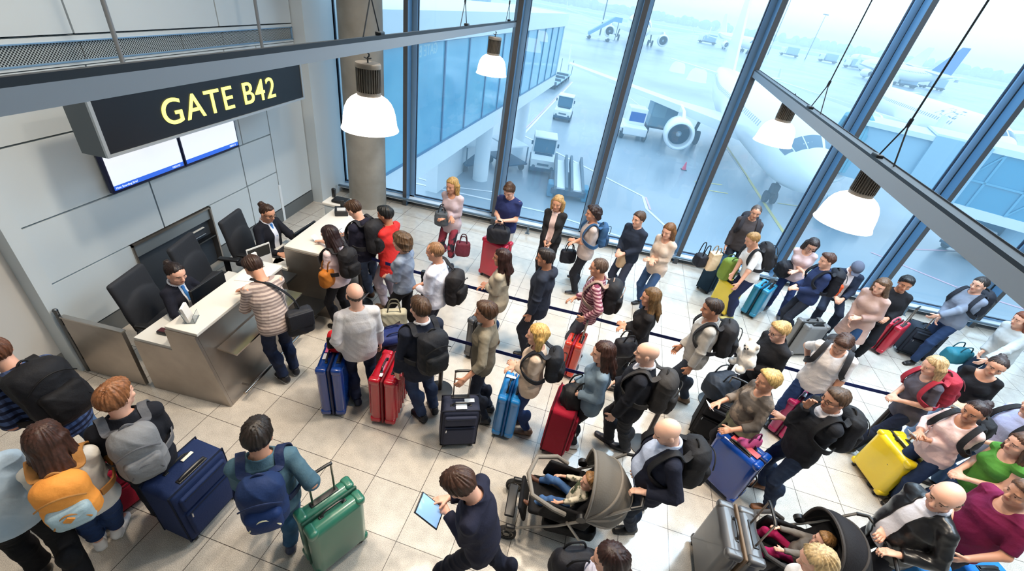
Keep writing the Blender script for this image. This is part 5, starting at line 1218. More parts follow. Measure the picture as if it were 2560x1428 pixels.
MB().at(sm @ Matrix.Rotation(R_(45), 4, 'Z')).box(-.27, .27, -.04, .04, .03, .036).build('bar', mat('sign_red', (170, 84, 120), .4), o); MB().at(sm @ Matrix.Rotation(R_(-45), 4, 'Z')).box(-.27, .27, -.04, .04, .03, .036).build('bar', mat('sign_red', (170, 84, 120), .4), o)
for l, x, y in (('parked baggage cart under the walkway beside its pillar', -6.0, 24.6), ('parked baggage cart under the walkway behind its pillar', -3.9, 26.0)):
    o = thing('baggage_cart', l, 'trailer', (x, y, ZG), .8); MB().rbox((0, 0, .5), (1.5, 2.4, .12), .04).build('deck', vd, o); MB().box(-.72, .72, -1.1, 1.1, 1.5, 1.58).build('canopy', wh, o); b = MB()
    for sx in (-.7, .7):
        for yy in (-1.08, 1.08): b.box(sx - .03, sx + .03, yy - .03, yy + .03, .5, 1.5)
    b.build('posts', chs, o); b = MB()
    for sx in (-.6, .6):
        for yy in (-.8, .8): b.cyl((sx - .07, yy, .24), (sx + .07, yy, .24), .24, 12)
    b.build('wheels', tyre, o)
# airbridge at the right
jb = thing('airbridge', 'pale blue passenger airbridge with glazed tunnel reaching the nose of the large airliner', 'airbridge')
A = Vector((16.3, 29.6, 0)); B2 = Vector((29.0, 24.0, 0)); d = (B2 - A); Lj = d.length; MJ = Matrix.Translation(A) @ Matrix.Rotation(math.atan2(d.y, d.x), 4, 'Z'); jm = mat('bridge_blue', (150, 186, 206), .45); jl = mat('bridge_white', (216, 226, 232), .45); jg = mat('bridge_glass', (44, 140, 176), .08); jf = mat('bridge_frame', (90, 160, 190), .4)
def J(b): return b.at(MJ)
J(b := MB()); b.box(0, 3.0, -1.5, 1.5, -1.7, 1.15); b.build('cab', jm, jb, smooth=False); J(b := MB()); b.box(-.1, 3.1, -1.7, 1.7, 1.15, 1.4); b.build('cab_roof', jl, jb, smooth=False)
J(b := MB()); b.box(3.0, 4.2, -1.75, 1.75, -1.9, 1.45); b.box(4.9, 5.4, -1.75, 1.75, -1.9, 1.45); b.build('collar', jm, jb, smooth=False)
J(b := MB()); b.box(3.0, Lj, -1.55, 1.55, -2.0, -1.5); b.build('tunnel_floor', jl, jb, smooth=False); J(b := MB()); b.box(3.0, Lj, -1.65, 1.65, 1.25, 1.55); b.build('tunnel_roof', jl, jb, smooth=False)
J(b := MB()); b.box(4.2, Lj, -1.50, -1.46, -1.5, 1.25); b.box(4.2, Lj, 1.46, 1.50, -1.5, 1.25); b.build('tunnel_glass', jg, jb, smooth=False)
J(b := MB())
for k in range(7):
    x = 4.4 + k * 1.6
    for yy in (-1.54, 1.54):
        b.box(x - .05, x + .05, yy - .04, yy + .04, -1.5, 1.25)
        if k % 2 == 0: b.tube([(x, yy, -1.5), (x + 1.6, yy, 1.25)], .05, 6)
b.box(4.2, Lj, -1.58, -1.5, -.25, -.15); b.build('trusses', jf, jb)
J(b := MB()); b.box(6.1, 8.9, -1.46, -1.40, -1.0, .7); b.build('poster', mat('poster_pale_yellow', (206, 216, 178), .5), jb, smooth=False)
J(b := MB())
for x in (1.5, 9.0): b.cyl((x, 0, ZG), (x, 0, -1.7), .45, 20)
b.box(.3, 2.7, -1.3, 1.3, ZG + .3, ZG + .9); b.build('support_column', jm, jb)
Cn = Vector((15.0, 29.4, 0)); b = MB()
for k in range(9):
    t = k / 8; cx = A.lerp(Vector((14.9, 28.9, 0)), t)
    MQ = Matrix.Translation((cx.x, cx.y, 0)) @ Matrix.Rotation(math.atan2(d.y, d.x) + .1, 4, 'Z'); q = 1.0 if k % 2 else .93
    b.at(MQ); pts = [(0, -1.5 * q, -1.5), (0, -1.55 * q, .6), (0, -1.0 * q, 1.35), (0, 0, 1.55 * q), (0, 1.0 * q, 1.35), (0, 1.55 * q, .6), (0, 1.5 * q, -1.5)]; b.tube(pts, .16, 6)
b.build('folding_canopy', mat('canopy_teal', (96, 160, 182), .7), jb)
truck('ground vehicle with a blue body parked below the airbridge', 24.4, 27.2, 1.9, vw, mat('teal_box', (40, 120, 150), .5), 2.6, .8)
truck('yellow-white ground vehicle parked below the airbridge behind the beam', 29.4, 28.6, 2.3, mat('pale_yellow', (222, 214, 150), .5), mat('teal_box', (40, 120, 150), .5), 2.6, .8)
for l, x, y in (('red traffic cone on the apron under the airliner engine', 8.2, 33.0),):
    o = thing('traffic_cone', l, 'cone', (x, y, ZG)); MB().lathe([(.16, .03), (.03, .6), (0, .6)], 20, caps=False).build('cone', mat('cone_red', (226, 70, 96), .5), o); MB().rbox((0, 0, .02), (.4, .4, .04), .02).build('base', tyre, o)

# ---------------------------------------------------------------- the people
def blue_tie(J, root, s):
    D = SDF(); a = J['neck'] + J['RL'] @ vec(0, .085, -.035) * s; c = J['chest'] + J['RL'] @ vec(0, .135, .01) * s
    D.seg(a, c, (.018 * s, .016 * s), (.030 * s, .014 * s), side=J['RL'] @ vec(1, 0, 0), k=.01); D.ell(a, vec(.026, .02, .022) * s, I3, .01)
    soft('neck_tie', D, .006, cloth((64, 128, 200)), root, (.002, 1))
def waist_jacket(J, root, s):
    D = SDF(); p = J['pel'] + vec(0, 0, .04) * s
    D.seg(p - vec(0, 0, .10) * s, p + vec(0, 0, .04) * s, (.235 * s, .185 * s), (.205 * s, .165 * s), k=.03, cap=.02)
    for sg in (-1, 1): D.seg(p + vec(sg * .03, .165, 0) * s, p + vec(sg * .07, .18, -.26) * s, .03 * s, .022 * s, k=.02)
    soft('tied_jacket', D, .009, cloth((112, 112, 92)), root, (.007, 3))
PPL = [
 {'sex': 'f', 'H': 1.68, 'sit': 1, 'pz': 0.62, 'feet': ((-0.11, 0.4, -4), (0.11, 0.4, 4)), 'knee': (0, 0.6, 1), 'top': ('jacket', cloth((24, 26, 38)), 0.018, 0.84, 1.92, 0.072, {'openw': 0.05, 'collar': 0.04}), 'under': ('shirt', cloth((226, 228, 236))), 'legs': ('trousers', cloth((24, 26, 36)), 0.012, 0.09), 'shoes': ((30, 28, 28), (22, 22, 24)), 'L': (-0.2, 0.36, 0.83), 'R': (0.16, 0.38, 0.83), 'style': 'bun', 'hair': (38, 26, 24), 'look': (6, 12), 'extra': (blue_tie,), 'id': 1, 'label': 'woman in a dark uniform jacket with a black bun seated at the front counter', 'face': 96, 'vox': 0.008, 'bvox': 0.0062, 'x': -4.16, 'y': 3.468, 'seed': 1.37},
 {'H': 1.74, 'sit': 1, 'pz': 0.62, 'feet': ((-0.11, 0.4, -4), (0.11, 0.4, 4)), 'knee': (0, 0.6, 1), 'top': ('jacket', cloth((22, 24, 34)), 0.018, 0.84, 1.92, 0.072, {'openw': 0.05, 'collar': 0.04}), 'under': ('shirt', cloth((220, 222, 234))), 'legs': ('trousers', cloth((24, 26, 36)), 0.012, 0.09), 'shoes': ((30, 28, 28), (22, 22, 24)), 'L': (-0.1, 0.52, 0.84), 'R': (0.2, 0.34, 0.8), 'style': 'bun', 'hair': (62, 42, 32), 'look': (4, 14), 'glasses': 1, 'skin': 1, 'extra': (blue_tie,), 'id': 2, 'label': 'person in a dark uniform jacket with glasses and a topknot seated at the rear counter', 'face': 98, 'vox': 0.0102, 'bvox': 0.0078, 'x': -4.177, 'y': 5.113, 'seed': 2.74},
 {'H': 1.76, 'lean': 16, 'look': (-8, 26), 'top': ('jumper', cloth((200, 182, 172), 'stripe', (146, 130, 126), 8), 0.014, 0.86, 1.92, 0.078, {}), 'legs': ('jeans', cloth((34, 46, 74), 'soft', (26, 34, 56), 8), 0.012, 0.09), 'shoes': ((40, 40, 46), (225, 225, 225)), 'L': (-0.093, 0.402, 1.12), 'R': (-0.048, 0.568, 1.12), 'style': 'short', 'hair': (62, 42, 34), 'skin': 1, 'id': 3, 'label': 'man in a striped brown-grey jumper leaning on the front counter', 'face': 300, 'feet': ((-0.024, -0.003, -10), (0.133, 0.042, 8)), 'vox': 0.0075, 'bvox': 0.0058, 'x': -2.898, 'y': 3.386, 'seed': 4.11},
 {'sex': 'f', 'H': 1.63, 'lean': 4, 'look': (-10, 14), 'top': ('top', cloth((226, 202, 204)), 0.014, 0.86, 1.2, 0.075, {}), 'legs': ('leggings', cloth((24, 25, 32)), 0.004, 0.09), 'shoes': ((30, 28, 28), (22, 22, 24)), 'L': 'hold', 'R': (0.26, 0.647, 1.12), 'style': 'long', 'hair': (44, 26, 26), 'len': 0.22, 'id': 4, 'label': 'young woman with long dark hair and a pale pink top at the rear counter', 'face': 285, 'vox': 0.0091, 'bvox': 0.007, 'x': -2.752, 'y': 4.549, 'seed': 5.48},
 {'H': 1.78, 'lean': 6, 'look': (-4, 30), 'top': ('hooded_jacket', cloth((28, 28, 44)), 0.02, 0.88, 1.92, 0.072, {'hood': True}), 'legs': ('jeans', cloth((78, 92, 116), 'soft', (56, 68, 92), 8), 0.012, 0.09), 'shoes': ((96, 62, 40), (40, 30, 24)), 'L': 'phone', 'R': 'phone', 'style': 'short', 'hair': (74, 52, 38), 'id': 5, 'label': 'man in a navy hooded jacket looking down at the rear counter', 'face': 282, 'feet': ((0.19, 0.095, -6), (0.396, 0.052, 8)), 'vox': 0.0098, 'bvox': 0.0075, 'x': -2.672, 'y': 5.156, 'seed': 0.85},
 {'H': 1.73, 'look': (-10, 8), 'top': ('coat', cloth((206, 48, 46)), 0.02, 0.66, 1.92, 0.072, {'flare': 0.02, 'collar': 0.03}), 'legs': ('trousers', cloth((150, 140, 150)), 0.012, 0.09), 'shoes': ((120, 92, 70), (60, 50, 44)), 'L': 'hold', 'R': 'hold', 'style': 'short', 'hair': (28, 30, 32), 'skin': 4, 'id': 6, 'label': 'person in a long red coat behind the navy hooded jacket', 'face': 282, 'vox': 0.0099, 'bvox': 0.0076, 'x': -2.326, 'y': 5.244, 'seed': 2.22},
 {'sex': 'f', 'H': 1.69, 'look': (-6, 4), 'top': ('jacket', cloth((140, 152, 170), 'soft', (112, 124, 146), 6), 0.018, 0.9, 1.9, 0.07, {'collar': 0.03}), 'legs': ('trousers', cloth((30, 30, 36)), 0.012, 0.09), 'shoes': ((84, 60, 44), (40, 30, 30)), 'L': 'hold', 'R': 'swing', 'style': 'curly', 'vol': 0.012, 'hair': (98, 74, 52), 'feet': ((-0.1, 0.16, -6), (0.1, -0.16, 8)), 'id': 7, 'label': 'woman with a mass of brown curls in a grey-blue jacket and black trousers', 'face': 278, 'vox': 0.0091, 'bvox': 0.007, 'x': -1.861, 'y': 4.668, 'seed': 3.59},
 {'H': 1.77, 'look': (-6, 6), 'top': ('shirt', cloth((220, 222, 236)), 0.018, 0.86, 1.92, 0.072, {'collar': 0.03}), 'legs': ('trousers', cloth((44, 48, 62)), 0.012, 0.09), 'shoes': ((30, 28, 28), (22, 22, 24)), 'L': 'hold', 'R': 'hold', 'style': 'buzz', 'hair': (150, 112, 80), 'skin': 1, 'id': 8, 'label': 'man with cropped fair hair in a white shirt, dark rucksack on one shoulder', 'face': 280, 'vox': 0.0087, 'bvox': 0.0067, 'x': -1.351, 'y': 4.503, 'seed': 4.96},
 {'sex': 'f', 'H': 1.67, 'look': (-8, 4), 'top': ('cardigan', cloth((190, 180, 160), 'soft', (160, 150, 134), 7), 0.02, 0.8, 1.9, 0.072, {}), 'legs': ('jeans', cloth((56, 82, 122)), 0.012, 0.09), 'shoes': ((120, 92, 70), (60, 50, 44)), 'L': 'fold', 'R': 'fold', 'style': 'long', 'hair': (52, 30, 26), 'skin': 4, 'id': 9, 'label': 'woman with long dark hair in a beige cardigan behind the white shirt', 'face': 280, 'vox': 0.0092, 'bvox': 0.0071, 'x': -0.559, 'y': 4.859, 'seed': 0.33},
 {'H': 1.8, 'look': (-4, 4), 'top': ('jacket', cloth((38, 44, 58)), 0.024, 0.76, 1.92, 0.075, {'hood': True, 'collar': 0.03}), 'legs': ('trousers', cloth((34, 38, 48)), 0.012, 0.09), 'shoes': ((30, 28, 28), (22, 22, 24)), 'L': 'down', 'R': 'down', 'style': 'short', 'hair': (46, 40, 40), 'skin': 4, 'id': 10, 'label': 'man in a long dark navy jacket with cropped dark hair and tanned skin', 'face': 278, 'vox': 0.0091, 'bvox': 0.007, 'x': 0.002, 'y': 4.904, 'seed': 1.7},
 {'sex': 'f', 'H': 1.75, 'look': (8, 8), 'top': ('jumper', cloth((196, 178, 184), 'soft', (172, 156, 164), 6), 0.02, 0.76, 1.9, 0.078, {}), 'legs': ('leggings', cloth((150, 60, 76), 'blotch', (40, 42, 54), 9), 0.006, 0.3), 'shoes': ((38, 40, 50), (24, 24, 28)), 'L': 'fold', 'R': 'cross', 'style': 'bob', 'hair': (196, 156, 92), 'skin': 1, 'feet': ((-0.11, 0.08, -10), (0.1, -0.02, 10)), 'id': 11, 'label': 'fair-haired woman in a long mauve-grey jumper and flowered leggings by the window', 'face': 192, 'vox': 0.0118, 'bvox': 0.0091, 'x': -1.837, 'y': 6.772, 'seed': 3.07},
 {'H': 1.82, 'look': (4, 28), 'top': ('t_shirt', cloth((36, 46, 92)), 0.016, 0.84, 0.72, 0.072, {}), 'legs': ('trousers', cloth((172, 172, 170)), 0.012, 0.09), 'shoes': ((40, 40, 46), (225, 225, 225)), 'L': 'phone', 'R': 'phone', 'style': 'quiff', 'hair': (78, 54, 38), 'id': 12, 'label': 'man in a navy t-shirt looking at his phone beside the window', 'face': 192, 'vox': 0.012, 'bvox': 0.0092, 'x': -0.88, 'y': 6.979, 'seed': 4.44},
 {'sex': 'f', 'H': 1.74, 'look': (4, 8), 'top': ('jacket', cloth((36, 37, 40)), 0.018, 0.78, 1.92, 0.075, {'openw': 0.06}), 'under': ('top', cloth((206, 182, 178))), 'legs': ('trousers', cloth((34, 35, 40)), 0.004, 0.09), 'shoes': ((30, 28, 28), (22, 22, 24)), 'L': 'front', 'R': 'front', 'style': 'bob', 'hair': (190, 150, 96), 'skin': 1, 'feet': ((-0.12, 0.14, -10), (0.1, -0.05, 10)), 'id': 13, 'label': 'fair woman in an open black jacket over a pale top by the window', 'face': 190, 'vox': 0.0119, 'bvox': 0.0092, 'x': -0.049, 'y': 6.989, 'seed': 5.81},
 {'H': 1.78, 'look': (-6, 4), 'top': ('t_shirt', cloth((182, 168, 164)), 0.016, 0.84, 1.1, 0.072, {}), 'legs': ('trousers', cloth((30, 32, 40)), 0.012, 0.09), 'shoes': ((44, 44, 52), (200, 190, 170)), 'L': 'fold', 'R': 'cross', 'style': 'curly', 'hair': (44, 28, 28), 'skin': 1, 'id': 14, 'label': 'man with dark curls in a beige-grey t-shirt and black trousers by the window', 'face': 262, 'feet': ((0.034, -0.014, -6), (0.515, -0.083, 6)), 'vox': 0.0115, 'bvox': 0.0089, 'x': 0.588, 'y': 6.726, 'seed': 1.18},
 {'H': 1.76, 'look': (6, 6), 'top': ('sweatshirt', cloth((36, 44, 60)), 0.02, 0.84, 1.92, 0.07, {}), 'legs': ('trousers', cloth((50, 56, 74)), 0.012, 0.09), 'shoes': ((30, 28, 28), (22, 22, 24)), 'L': 'hold', 'R': 'hold', 'style': 'pony', 'hair': (84, 62, 48), 'id': 15, 'label': 'person in a dark navy top carrying a tan bag by the window', 'face': 222, 'vox': 0.0117, 'bvox': 0.009, 'x': 1.348, 'y': 6.965, 'seed': 2.55},
 {'sex': 'f', 'H': 1.72, 'look': (-4, 14), 'top': ('shirt', cloth((204, 186, 170), 'soft', (186, 168, 156), 5), 0.024, 0.78, 1.6, 0.08, {}), 'legs': ('jeans', cloth((52, 78, 116)), 0.012, 0.09), 'shoes': ((30, 28, 28), (22, 22, 24)), 'L': 'fold', 'R': 'fold', 'style': 'bob', 'hair': (124, 84, 48), 'feet': ((-0.12, 0.14, -10), (0.1, -0.05, 10)), 'id': 16, 'label': 'woman with auburn hair in a loose beige shirt by the mullion', 'face': 226, 'vox': 0.0115, 'bvox': 0.0089, 'x': 1.856, 'y': 6.841, 'seed': 3.92},
 {'H': 1.78, 'look': (-4, 6), 'top': ('plaid_shirt', cloth((206, 166, 172), 'plaid', (112, 52, 74), 7.5), 0.018, 0.82, 1.9, 0.074, {'collar': 0.03}), 'legs': ('trousers', cloth((76, 80, 92)), 0.012, 0.09), 'shoes': ((30, 28, 28), (22, 22, 24)), 'L': (-0.253, 0.03, 1.0), 'R': 'hold', 'style': 'buzz', 'vol': 0.003, 'hair': (98, 80, 70), 'skin': 1, 'id': 17, 'label': 'man in a pink and maroon plaid shirt with a black rucksack', 'face': 278, 'vox': 0.0091, 'bvox': 0.007, 'x': 0.709, 'y': 4.98, 'seed': 5.29},
 {'sex': 'f', 'H': 1.7, 'look': (-6, 6), 'top': ('dress', cloth((34, 33, 36)), 0.018, 0.66, 1.9, 0.072, {'flare': 0.03}), 'legs': ('leggings', cloth((30, 30, 34)), 0.004, 0.09), 'shoes': ((30, 28, 28), (22, 22, 24)), 'L': 'fold', 'R': 'fold', 'style': 'long', 'hair': (112, 84, 52), 'len': 0.16, 'skin': 1, 'id': 18, 'label': 'woman with long brown hair in a black outfit', 'face': 274, 'vox': 0.0087, 'bvox': 0.0067, 'x': 1.385, 'y': 4.661, 'seed': 0.66},
 {'H': 1.79, 'look': (-10, 6), 'lean': 5, 'top': ('shirt', cloth((180, 175, 168), 'soft', (150, 146, 142), 6), 0.022, 0.8, 1.9, 0.076, {'collar': 0.03}), 'legs': ('trousers', cloth((44, 50, 62)), 0.012, 0.09), 'shoes': ((120, 92, 70), (60, 50, 44)), 'L': 'down', 'R': 'front', 'style': 'short', 'hair': (60, 48, 42), 'skin': 4, 'feet': ((-0.1, 0.14, -6), (0.1, -0.16, 8)), 'id': 19, 'label': 'man in a loose pale grey shirt with a dark rucksack strap', 'face': 280, 'vox': 0.0084, 'bvox': 0.0065, 'x': 2.134, 'y': 4.582, 'seed': 2.03},
 {'H': 1.83, 'look': (0, 8), 'top': ('jumper', cloth((66, 60, 62)), 0.022, 0.84, 1.92, 0.07, {}), 'legs': ('trousers', cloth((44, 50, 62)), 0.012, 0.09), 'shoes': ((30, 28, 28), (22, 22, 24)), 'L': 'pocket', 'R': 'pocket', 'style': 'buzz', 'hair': (96, 84, 78), 'skin': 1, 'id': 20, 'label': 'man in a dark brown jumper standing by the window behind the luggage trolleys', 'face': 194, 'vox': 0.0125, 'bvox': 0.0095, 'x': 3.614, 'y': 8.338, 'seed': 3.4},
 {'H': 1.78, 'lean': 20, 'look': (-4, 6), 'top': ('t_shirt', cloth((226, 222, 220)), 0.018, 0.86, 0.9, 0.076, {}), 'legs': ('jeans', cloth((34, 42, 72)), 0.012, 0.09), 'shoes': ((190, 180, 110), (230, 230, 220)), 'L': (-0.421, 0.397, 0.86), 'R': (-0.19, 0.426, 0.84), 'style': 'buzz', 'vol': 0.004, 'hair': (178, 136, 84), 'skin': 1, 'id': 21, 'label': 'man in a white t-shirt bending over the luggage by the window', 'face': 262, 'vox': 0.0118, 'bvox': 0.0091, 'x': 3.524, 'y': 7.179, 'seed': 4.77},
 {'sex': 'f', 'H': 1.69, 'look': (-12, 26), 'top': ('t_shirt', cloth((214, 190, 192), 'soft', (204, 176, 178), 5), 0.014, 0.84, 0.7, 0.082, {}), 'legs': ('jeans', cloth((42, 60, 108), 'soft', (32, 46, 84), 6), 0.008, 0.09), 'shoes': ((80, 84, 92), (230, 230, 230)), 'L': 'fold', 'R': 'cross', 'style': 'bob', 'hair': (58, 50, 52), 'glasses': 1, 'skin': 0, 'id': 22, 'label': 'woman with glasses and crossed arms in a pale pink t-shirt', 'face': 206, 'feet': ((-0.165, 0.073, -14), (0.087, -0.118, 14)), 'vox': 0.0124, 'bvox': 0.0095, 'x': 4.463, 'y': 7.655, 'seed': 0.14},
 {'H': 1.74, 'look': (-8, 8), 'top': ('jacket', cloth((38, 52, 90)), 0.022, 0.84, 1.92, 0.074, {'collar': 0.03}), 'legs': ('trousers', cloth((40, 46, 60)), 0.012, 0.09), 'shoes': ((30, 28, 28), (22, 22, 24)), 'L': 'hold', 'R': 'hold', 'style': 'short', 'hair': (80, 52, 42), 'id': 23, 'label': 'man in a navy jacket turned away, orange trim on his sleeve', 'face': 272, 'vox': 0.0113, 'bvox': 0.0087, 'x': 4.432, 'y': 6.892, 'seed': 1.51},
 {'H': 1.74, 'sit': 1, 'pz': 0.7, 'feet': ((-0.13, 0.4, -6), (0.13, 0.36, 6)), 'knee': (0, 0.6, 1), 'lean': 10, 'look': (0, 34), 'top': ('jacket', cloth((34, 42, 60)), 0.018, 0.86, 1.92, 0.074, {'openw': 0.07, 'collar': 0.03}), 'under': ('t_shirt', cloth((226, 218, 222)), 1.2), 'legs': ('trousers', cloth((34, 40, 56)), 0.012, 0.09), 'shoes': ((30, 28, 28), (22, 22, 24)), 'L': (-0.06, 0.36, 0.8), 'R': (0.06, 0.36, 0.8), 'style': 'buzz', 'hair': (60, 54, 54), 'cap': (86, 92, 110), 'skin': 1, 'id': 24, 'label': 'seated man in a grey cap and open navy jacket looking down', 'face': 200, 'vox': 0.0125, 'bvox': 0.0095, 'x': 5.334, 'y': 7.658, 'seed': 2.88},
 {'sex': 'f', 'H': 1.72, 'lean': 10, 'look': (0, 8), 'top': ('coat', cloth((196, 166, 154), 'soft', (168, 138, 132), 4), 0.026, 0.56, 1.9, 0.074, {'flare': 0.05}), 'legs': ('jeans', cloth((36, 66, 104)), 0.012, 0.09), 'shoes': ((30, 28, 28), (22, 22, 24)), 'L': 'hold', 'R': 'front', 'style': 'long', 'hair': (104, 78, 58), 'feet': ((-0.1, 0.22, -6), (0.1, -0.26, 6)), 'id': 25, 'label': 'woman in a long dusty pink coat walking past the red suitcase', 'face': 238, 'vox': 0.0107, 'bvox': 0.0083, 'x': 5.136, 'y': 6.504, 'seed': 4.25},
 {'H': 1.7, 'look': (0, 10), 'top': ('jumper', cloth((28, 29, 34)), 0.022, 0.82, 1.92, 0.07, {}), 'legs': ('trousers', cloth((26, 28, 34)), 0.012, 0.09), 'shoes': ((30, 28, 28), (22, 22, 24)), 'L': 'hold', 'R': (-0.261, -0.386, 1.0), 'style': 'short', 'vol': 0.004, 'hair': (30, 28, 30), 'skin': 4, 'id': 26, 'label': 'dark-haired person in black beside the red suitcase', 'face': 204, 'vox': 0.011, 'bvox': 0.0085, 'x': 5.547, 'y': 6.766, 'seed': 5.62},
 {'H': 1.81, 'lean': 5, 'look': (-4, 6), 'top': ('jumper', cloth((132, 144, 162), 'soft', (116, 126, 146), 5), 0.022, 0.84, 1.92, 0.074, {}), 'legs': ('jeans', cloth((38, 60, 96)), 0.012, 0.09), 'shoes': ((30, 28, 28), (22, 22, 24)), 'L': (-0.001, 0.373, 1.02), 'R': 'front', 'style': 'buzz', 'vol': 0.004, 'hair': (50, 46, 46), 'feet': ((-0.1, 0.2, -6), (0.1, -0.22, 6)), 'id': 27, 'label': 'man in a grey jumper with a black rucksack pulling a black suitcase', 'face': 252, 'vox': 0.0112, 'bvox': 0.0087, 'x': 6.888, 'y': 7.097, 'seed': 0.99},
 {'H': 1.74, 'lean': 12, 'look': (0, 4), 'top': ('jumper', cloth((190, 196, 198), 'soft', (166, 174, 178), 5), 0.024, 0.8, 1.92, 0.074, {}), 'legs': ('trousers', cloth((30, 46, 66)), 0.012, 0.09), 'shoes': ((30, 28, 28), (22, 22, 24)), 'L': (-0.262, 0.438, 0.92), 'R': 'front', 'style': 'long', 'hair': (120, 64, 42), 'id': 28, 'label': 'auburn-haired person in a pale grey jumper at the right edge', 'face': 268, 'vox': 0.0102, 'bvox': 0.0079, 'x': 7.077, 'y': 6.269, 'seed': 2.36},
 {'H': 1.8, 'look': (8, 34), 'lean': 3, 'top': ('t_shirt', cloth((226, 220, 218), 'soft', (212, 204, 204), 6), 0.016, 0.82, 0.9, 0.076, {}), 'legs': ('jeans', cloth((38, 58, 100)), 0.012, 0.09), 'shoes': ((30, 28, 28), (22, 22, 24)), 'L': 'pocket', 'R': (0.17, -0.22, 1.02), 'style': 'short', 'hair': (76, 52, 42), 'feet': ((-0.11, 0.05, -8), (0.11, -0.02, 8)), 'skin': 1, 'id': 29, 'label': 'man in a white t-shirt with a rucksack holding the magenta suitcase', 'face': 214, 'vox': 0.0083, 'bvox': 0.0064, 'x': 3.619, 'y': 4.573, 'seed': 3.73},
 {'sex': 'f', 'H': 1.63, 'fat': 0.35, 'look': (-4, 4), 'top': ('top', cloth((82, 76, 72), 'blotch', (132, 118, 106), 7), 0.018, 0.84, 1.55, 0.078, {}), 'legs': ('trousers', cloth((32, 32, 38)), 0.012, 0.09), 'shoes': ((30, 28, 28), (22, 22, 24)), 'L': (-0.215, 0.261, 0.95), 'R': (0.12, 0.291, 1.0), 'style': 'short', 'vol': 0.006, 'hair': (214, 178, 112), 'extra': (waist_jacket,), 'skin': 1, 'id': 30, 'label': 'short-haired blonde woman in a patterned dark top with a jacket round her waist', 'face': 262, 'vox': 0.0073, 'bvox': 0.0056, 'x': 2.535, 'y': 3.663, 'seed': 5.1},
 {'H': 1.8, 'look': (-10, 6), 'fat': 0.1, 'top': ('jacket', cloth((32, 34, 40)), 0.024, 0.8, 1.92, 0.076, {'collar': 0.045}), 'under': ('shirt', cloth((210, 204, 206))), 'legs': ('jeans', cloth((38, 52, 76), 'soft', (28, 38, 58), 7), 0.012, 0.09), 'shoes': ((150, 96, 58), (70, 44, 30)), 'L': 'cross', 'R': 'chin', 'style': 'short', 'hair': (92, 72, 56), 'glasses': 1, 'skin': 1, 'id': 31, 'label': 'bespectacled man in a black jacket resting his chin on his hand', 'face': 266, 'feet': ((-0.176, 0.001, -4), (0.108, -0.045, 8)), 'vox': 0.0068, 'bvox': 0.0052, 'x': 3.036, 'y': 3.423, 'seed': 0.47},
 {'sex': 'f', 'H': 1.7, 'lean': 12, 'look': (0, 6), 'top': ('dress', cloth((86, 82, 92), 'soft', (72, 68, 78), 5), 0.018, 0.74, 0.8, 0.082, {}), 'legs': ('leggings', cloth((26, 34, 56)), 0.006, 0.09), 'shoes': ((30, 28, 28), (22, 22, 24)), 'L': 'hold', 'R': 'hold', 'style': 'bob', 'hair': (206, 172, 124), 'feet': ((-0.1, 0.34, -4), (0.1, -0.3, 6, 0.06, 30)), 'skin': 0, 'id': 32, 'label': 'blonde woman in a dark grey dress striding to the left', 'face': 266, 'vox': 0.0082, 'bvox': 0.0063, 'x': 4.827, 'y': 4.573, 'seed': 1.84},
 {'sex': 'f', 'H': 1.68, 'look': (-6, 10), 'top': ('top', cloth((22, 22, 27)), 0.014, 0.86, 1.85, 0.105, {}), 'legs': ('jeans', cloth((120, 146, 184)), 0.012, 0.09), 'shoes': ((224, 226, 230), (240, 240, 242)), 'L': 'hold', 'R': 'hold', 'style': 'bun', 'hair': (62, 50, 48), 'skin': 1, 'id': 33, 'label': 'woman in a black top with a wide neckline holding papers', 'face': 222, 'vox': 0.0086, 'bvox': 0.0066, 'x': 5.618, 'y': 4.92, 'seed': 3.21},
 {'sex': 'f', 'H': 1.69, 'look': (-2, 12), 'top': ('blouse', cloth((230, 202, 196), 'soft', (222, 188, 184), 5), 0.018, 0.82, 1.85, 0.088, {}), 'legs': ('jeans', cloth((36, 54, 88), 'soft', (28, 42, 70), 6), 0.008, 0.09), 'shoes': ((30, 28, 28), (22, 22, 24)), 'L': (0.04, 0.21, 1.06), 'R': (0.14, 0.207, 1.08), 'style': 'bun', 'hair': (54, 40, 40), 'skin': 4, 'id': 34, 'label': 'woman in a pink blouse with the yellow suitcase', 'face': 248, 'vox': 0.0073, 'bvox': 0.0056, 'x': 4.707, 'y': 3.889, 'seed': 4.58},
 {'H': 1.76, 'look': (0, 4), 'top': ('shirt', cloth((166, 174, 212)), 0.02, 0.82, 1.0, 0.074, {}), 'legs': ('jeans', cloth((60, 84, 120)), 0.012, 0.09), 'shoes': ((30, 28, 28), (22, 22, 24)), 'L': 'hold', 'R': 'hold', 'style': 'short', 'hair': (70, 50, 40), 'id': 35, 'label': 'person in a lavender shirt cut by the right edge behind the pink blouse', 'face': 270, 'vox': 0.0075, 'bvox': 0.0058, 'x': 5.457, 'y': 4.123, 'seed': 5.95},
 {'sex': 'f', 'H': 1.66, 'lean': 4, 'look': (0, 6), 'top': ('vest_top', cloth((84, 146, 60), 'soft', (58, 112, 46), 4), 0.014, 0.84, 0.12, 0.1, {}), 'legs': ('jeans', cloth((50, 70, 110)), 0.012, 0.09), 'shoes': ((30, 28, 28), (22, 22, 24)), 'L': 'hold', 'R': 'hold', 'style': 'long', 'hair': (92, 66, 54), 'id': 36, 'label': 'brown-haired woman in a green vest top at the right edge', 'face': 268, 'vox': 0.0068, 'bvox': 0.0053, 'x': 4.952, 'y': 3.545, 'seed': 1.32},
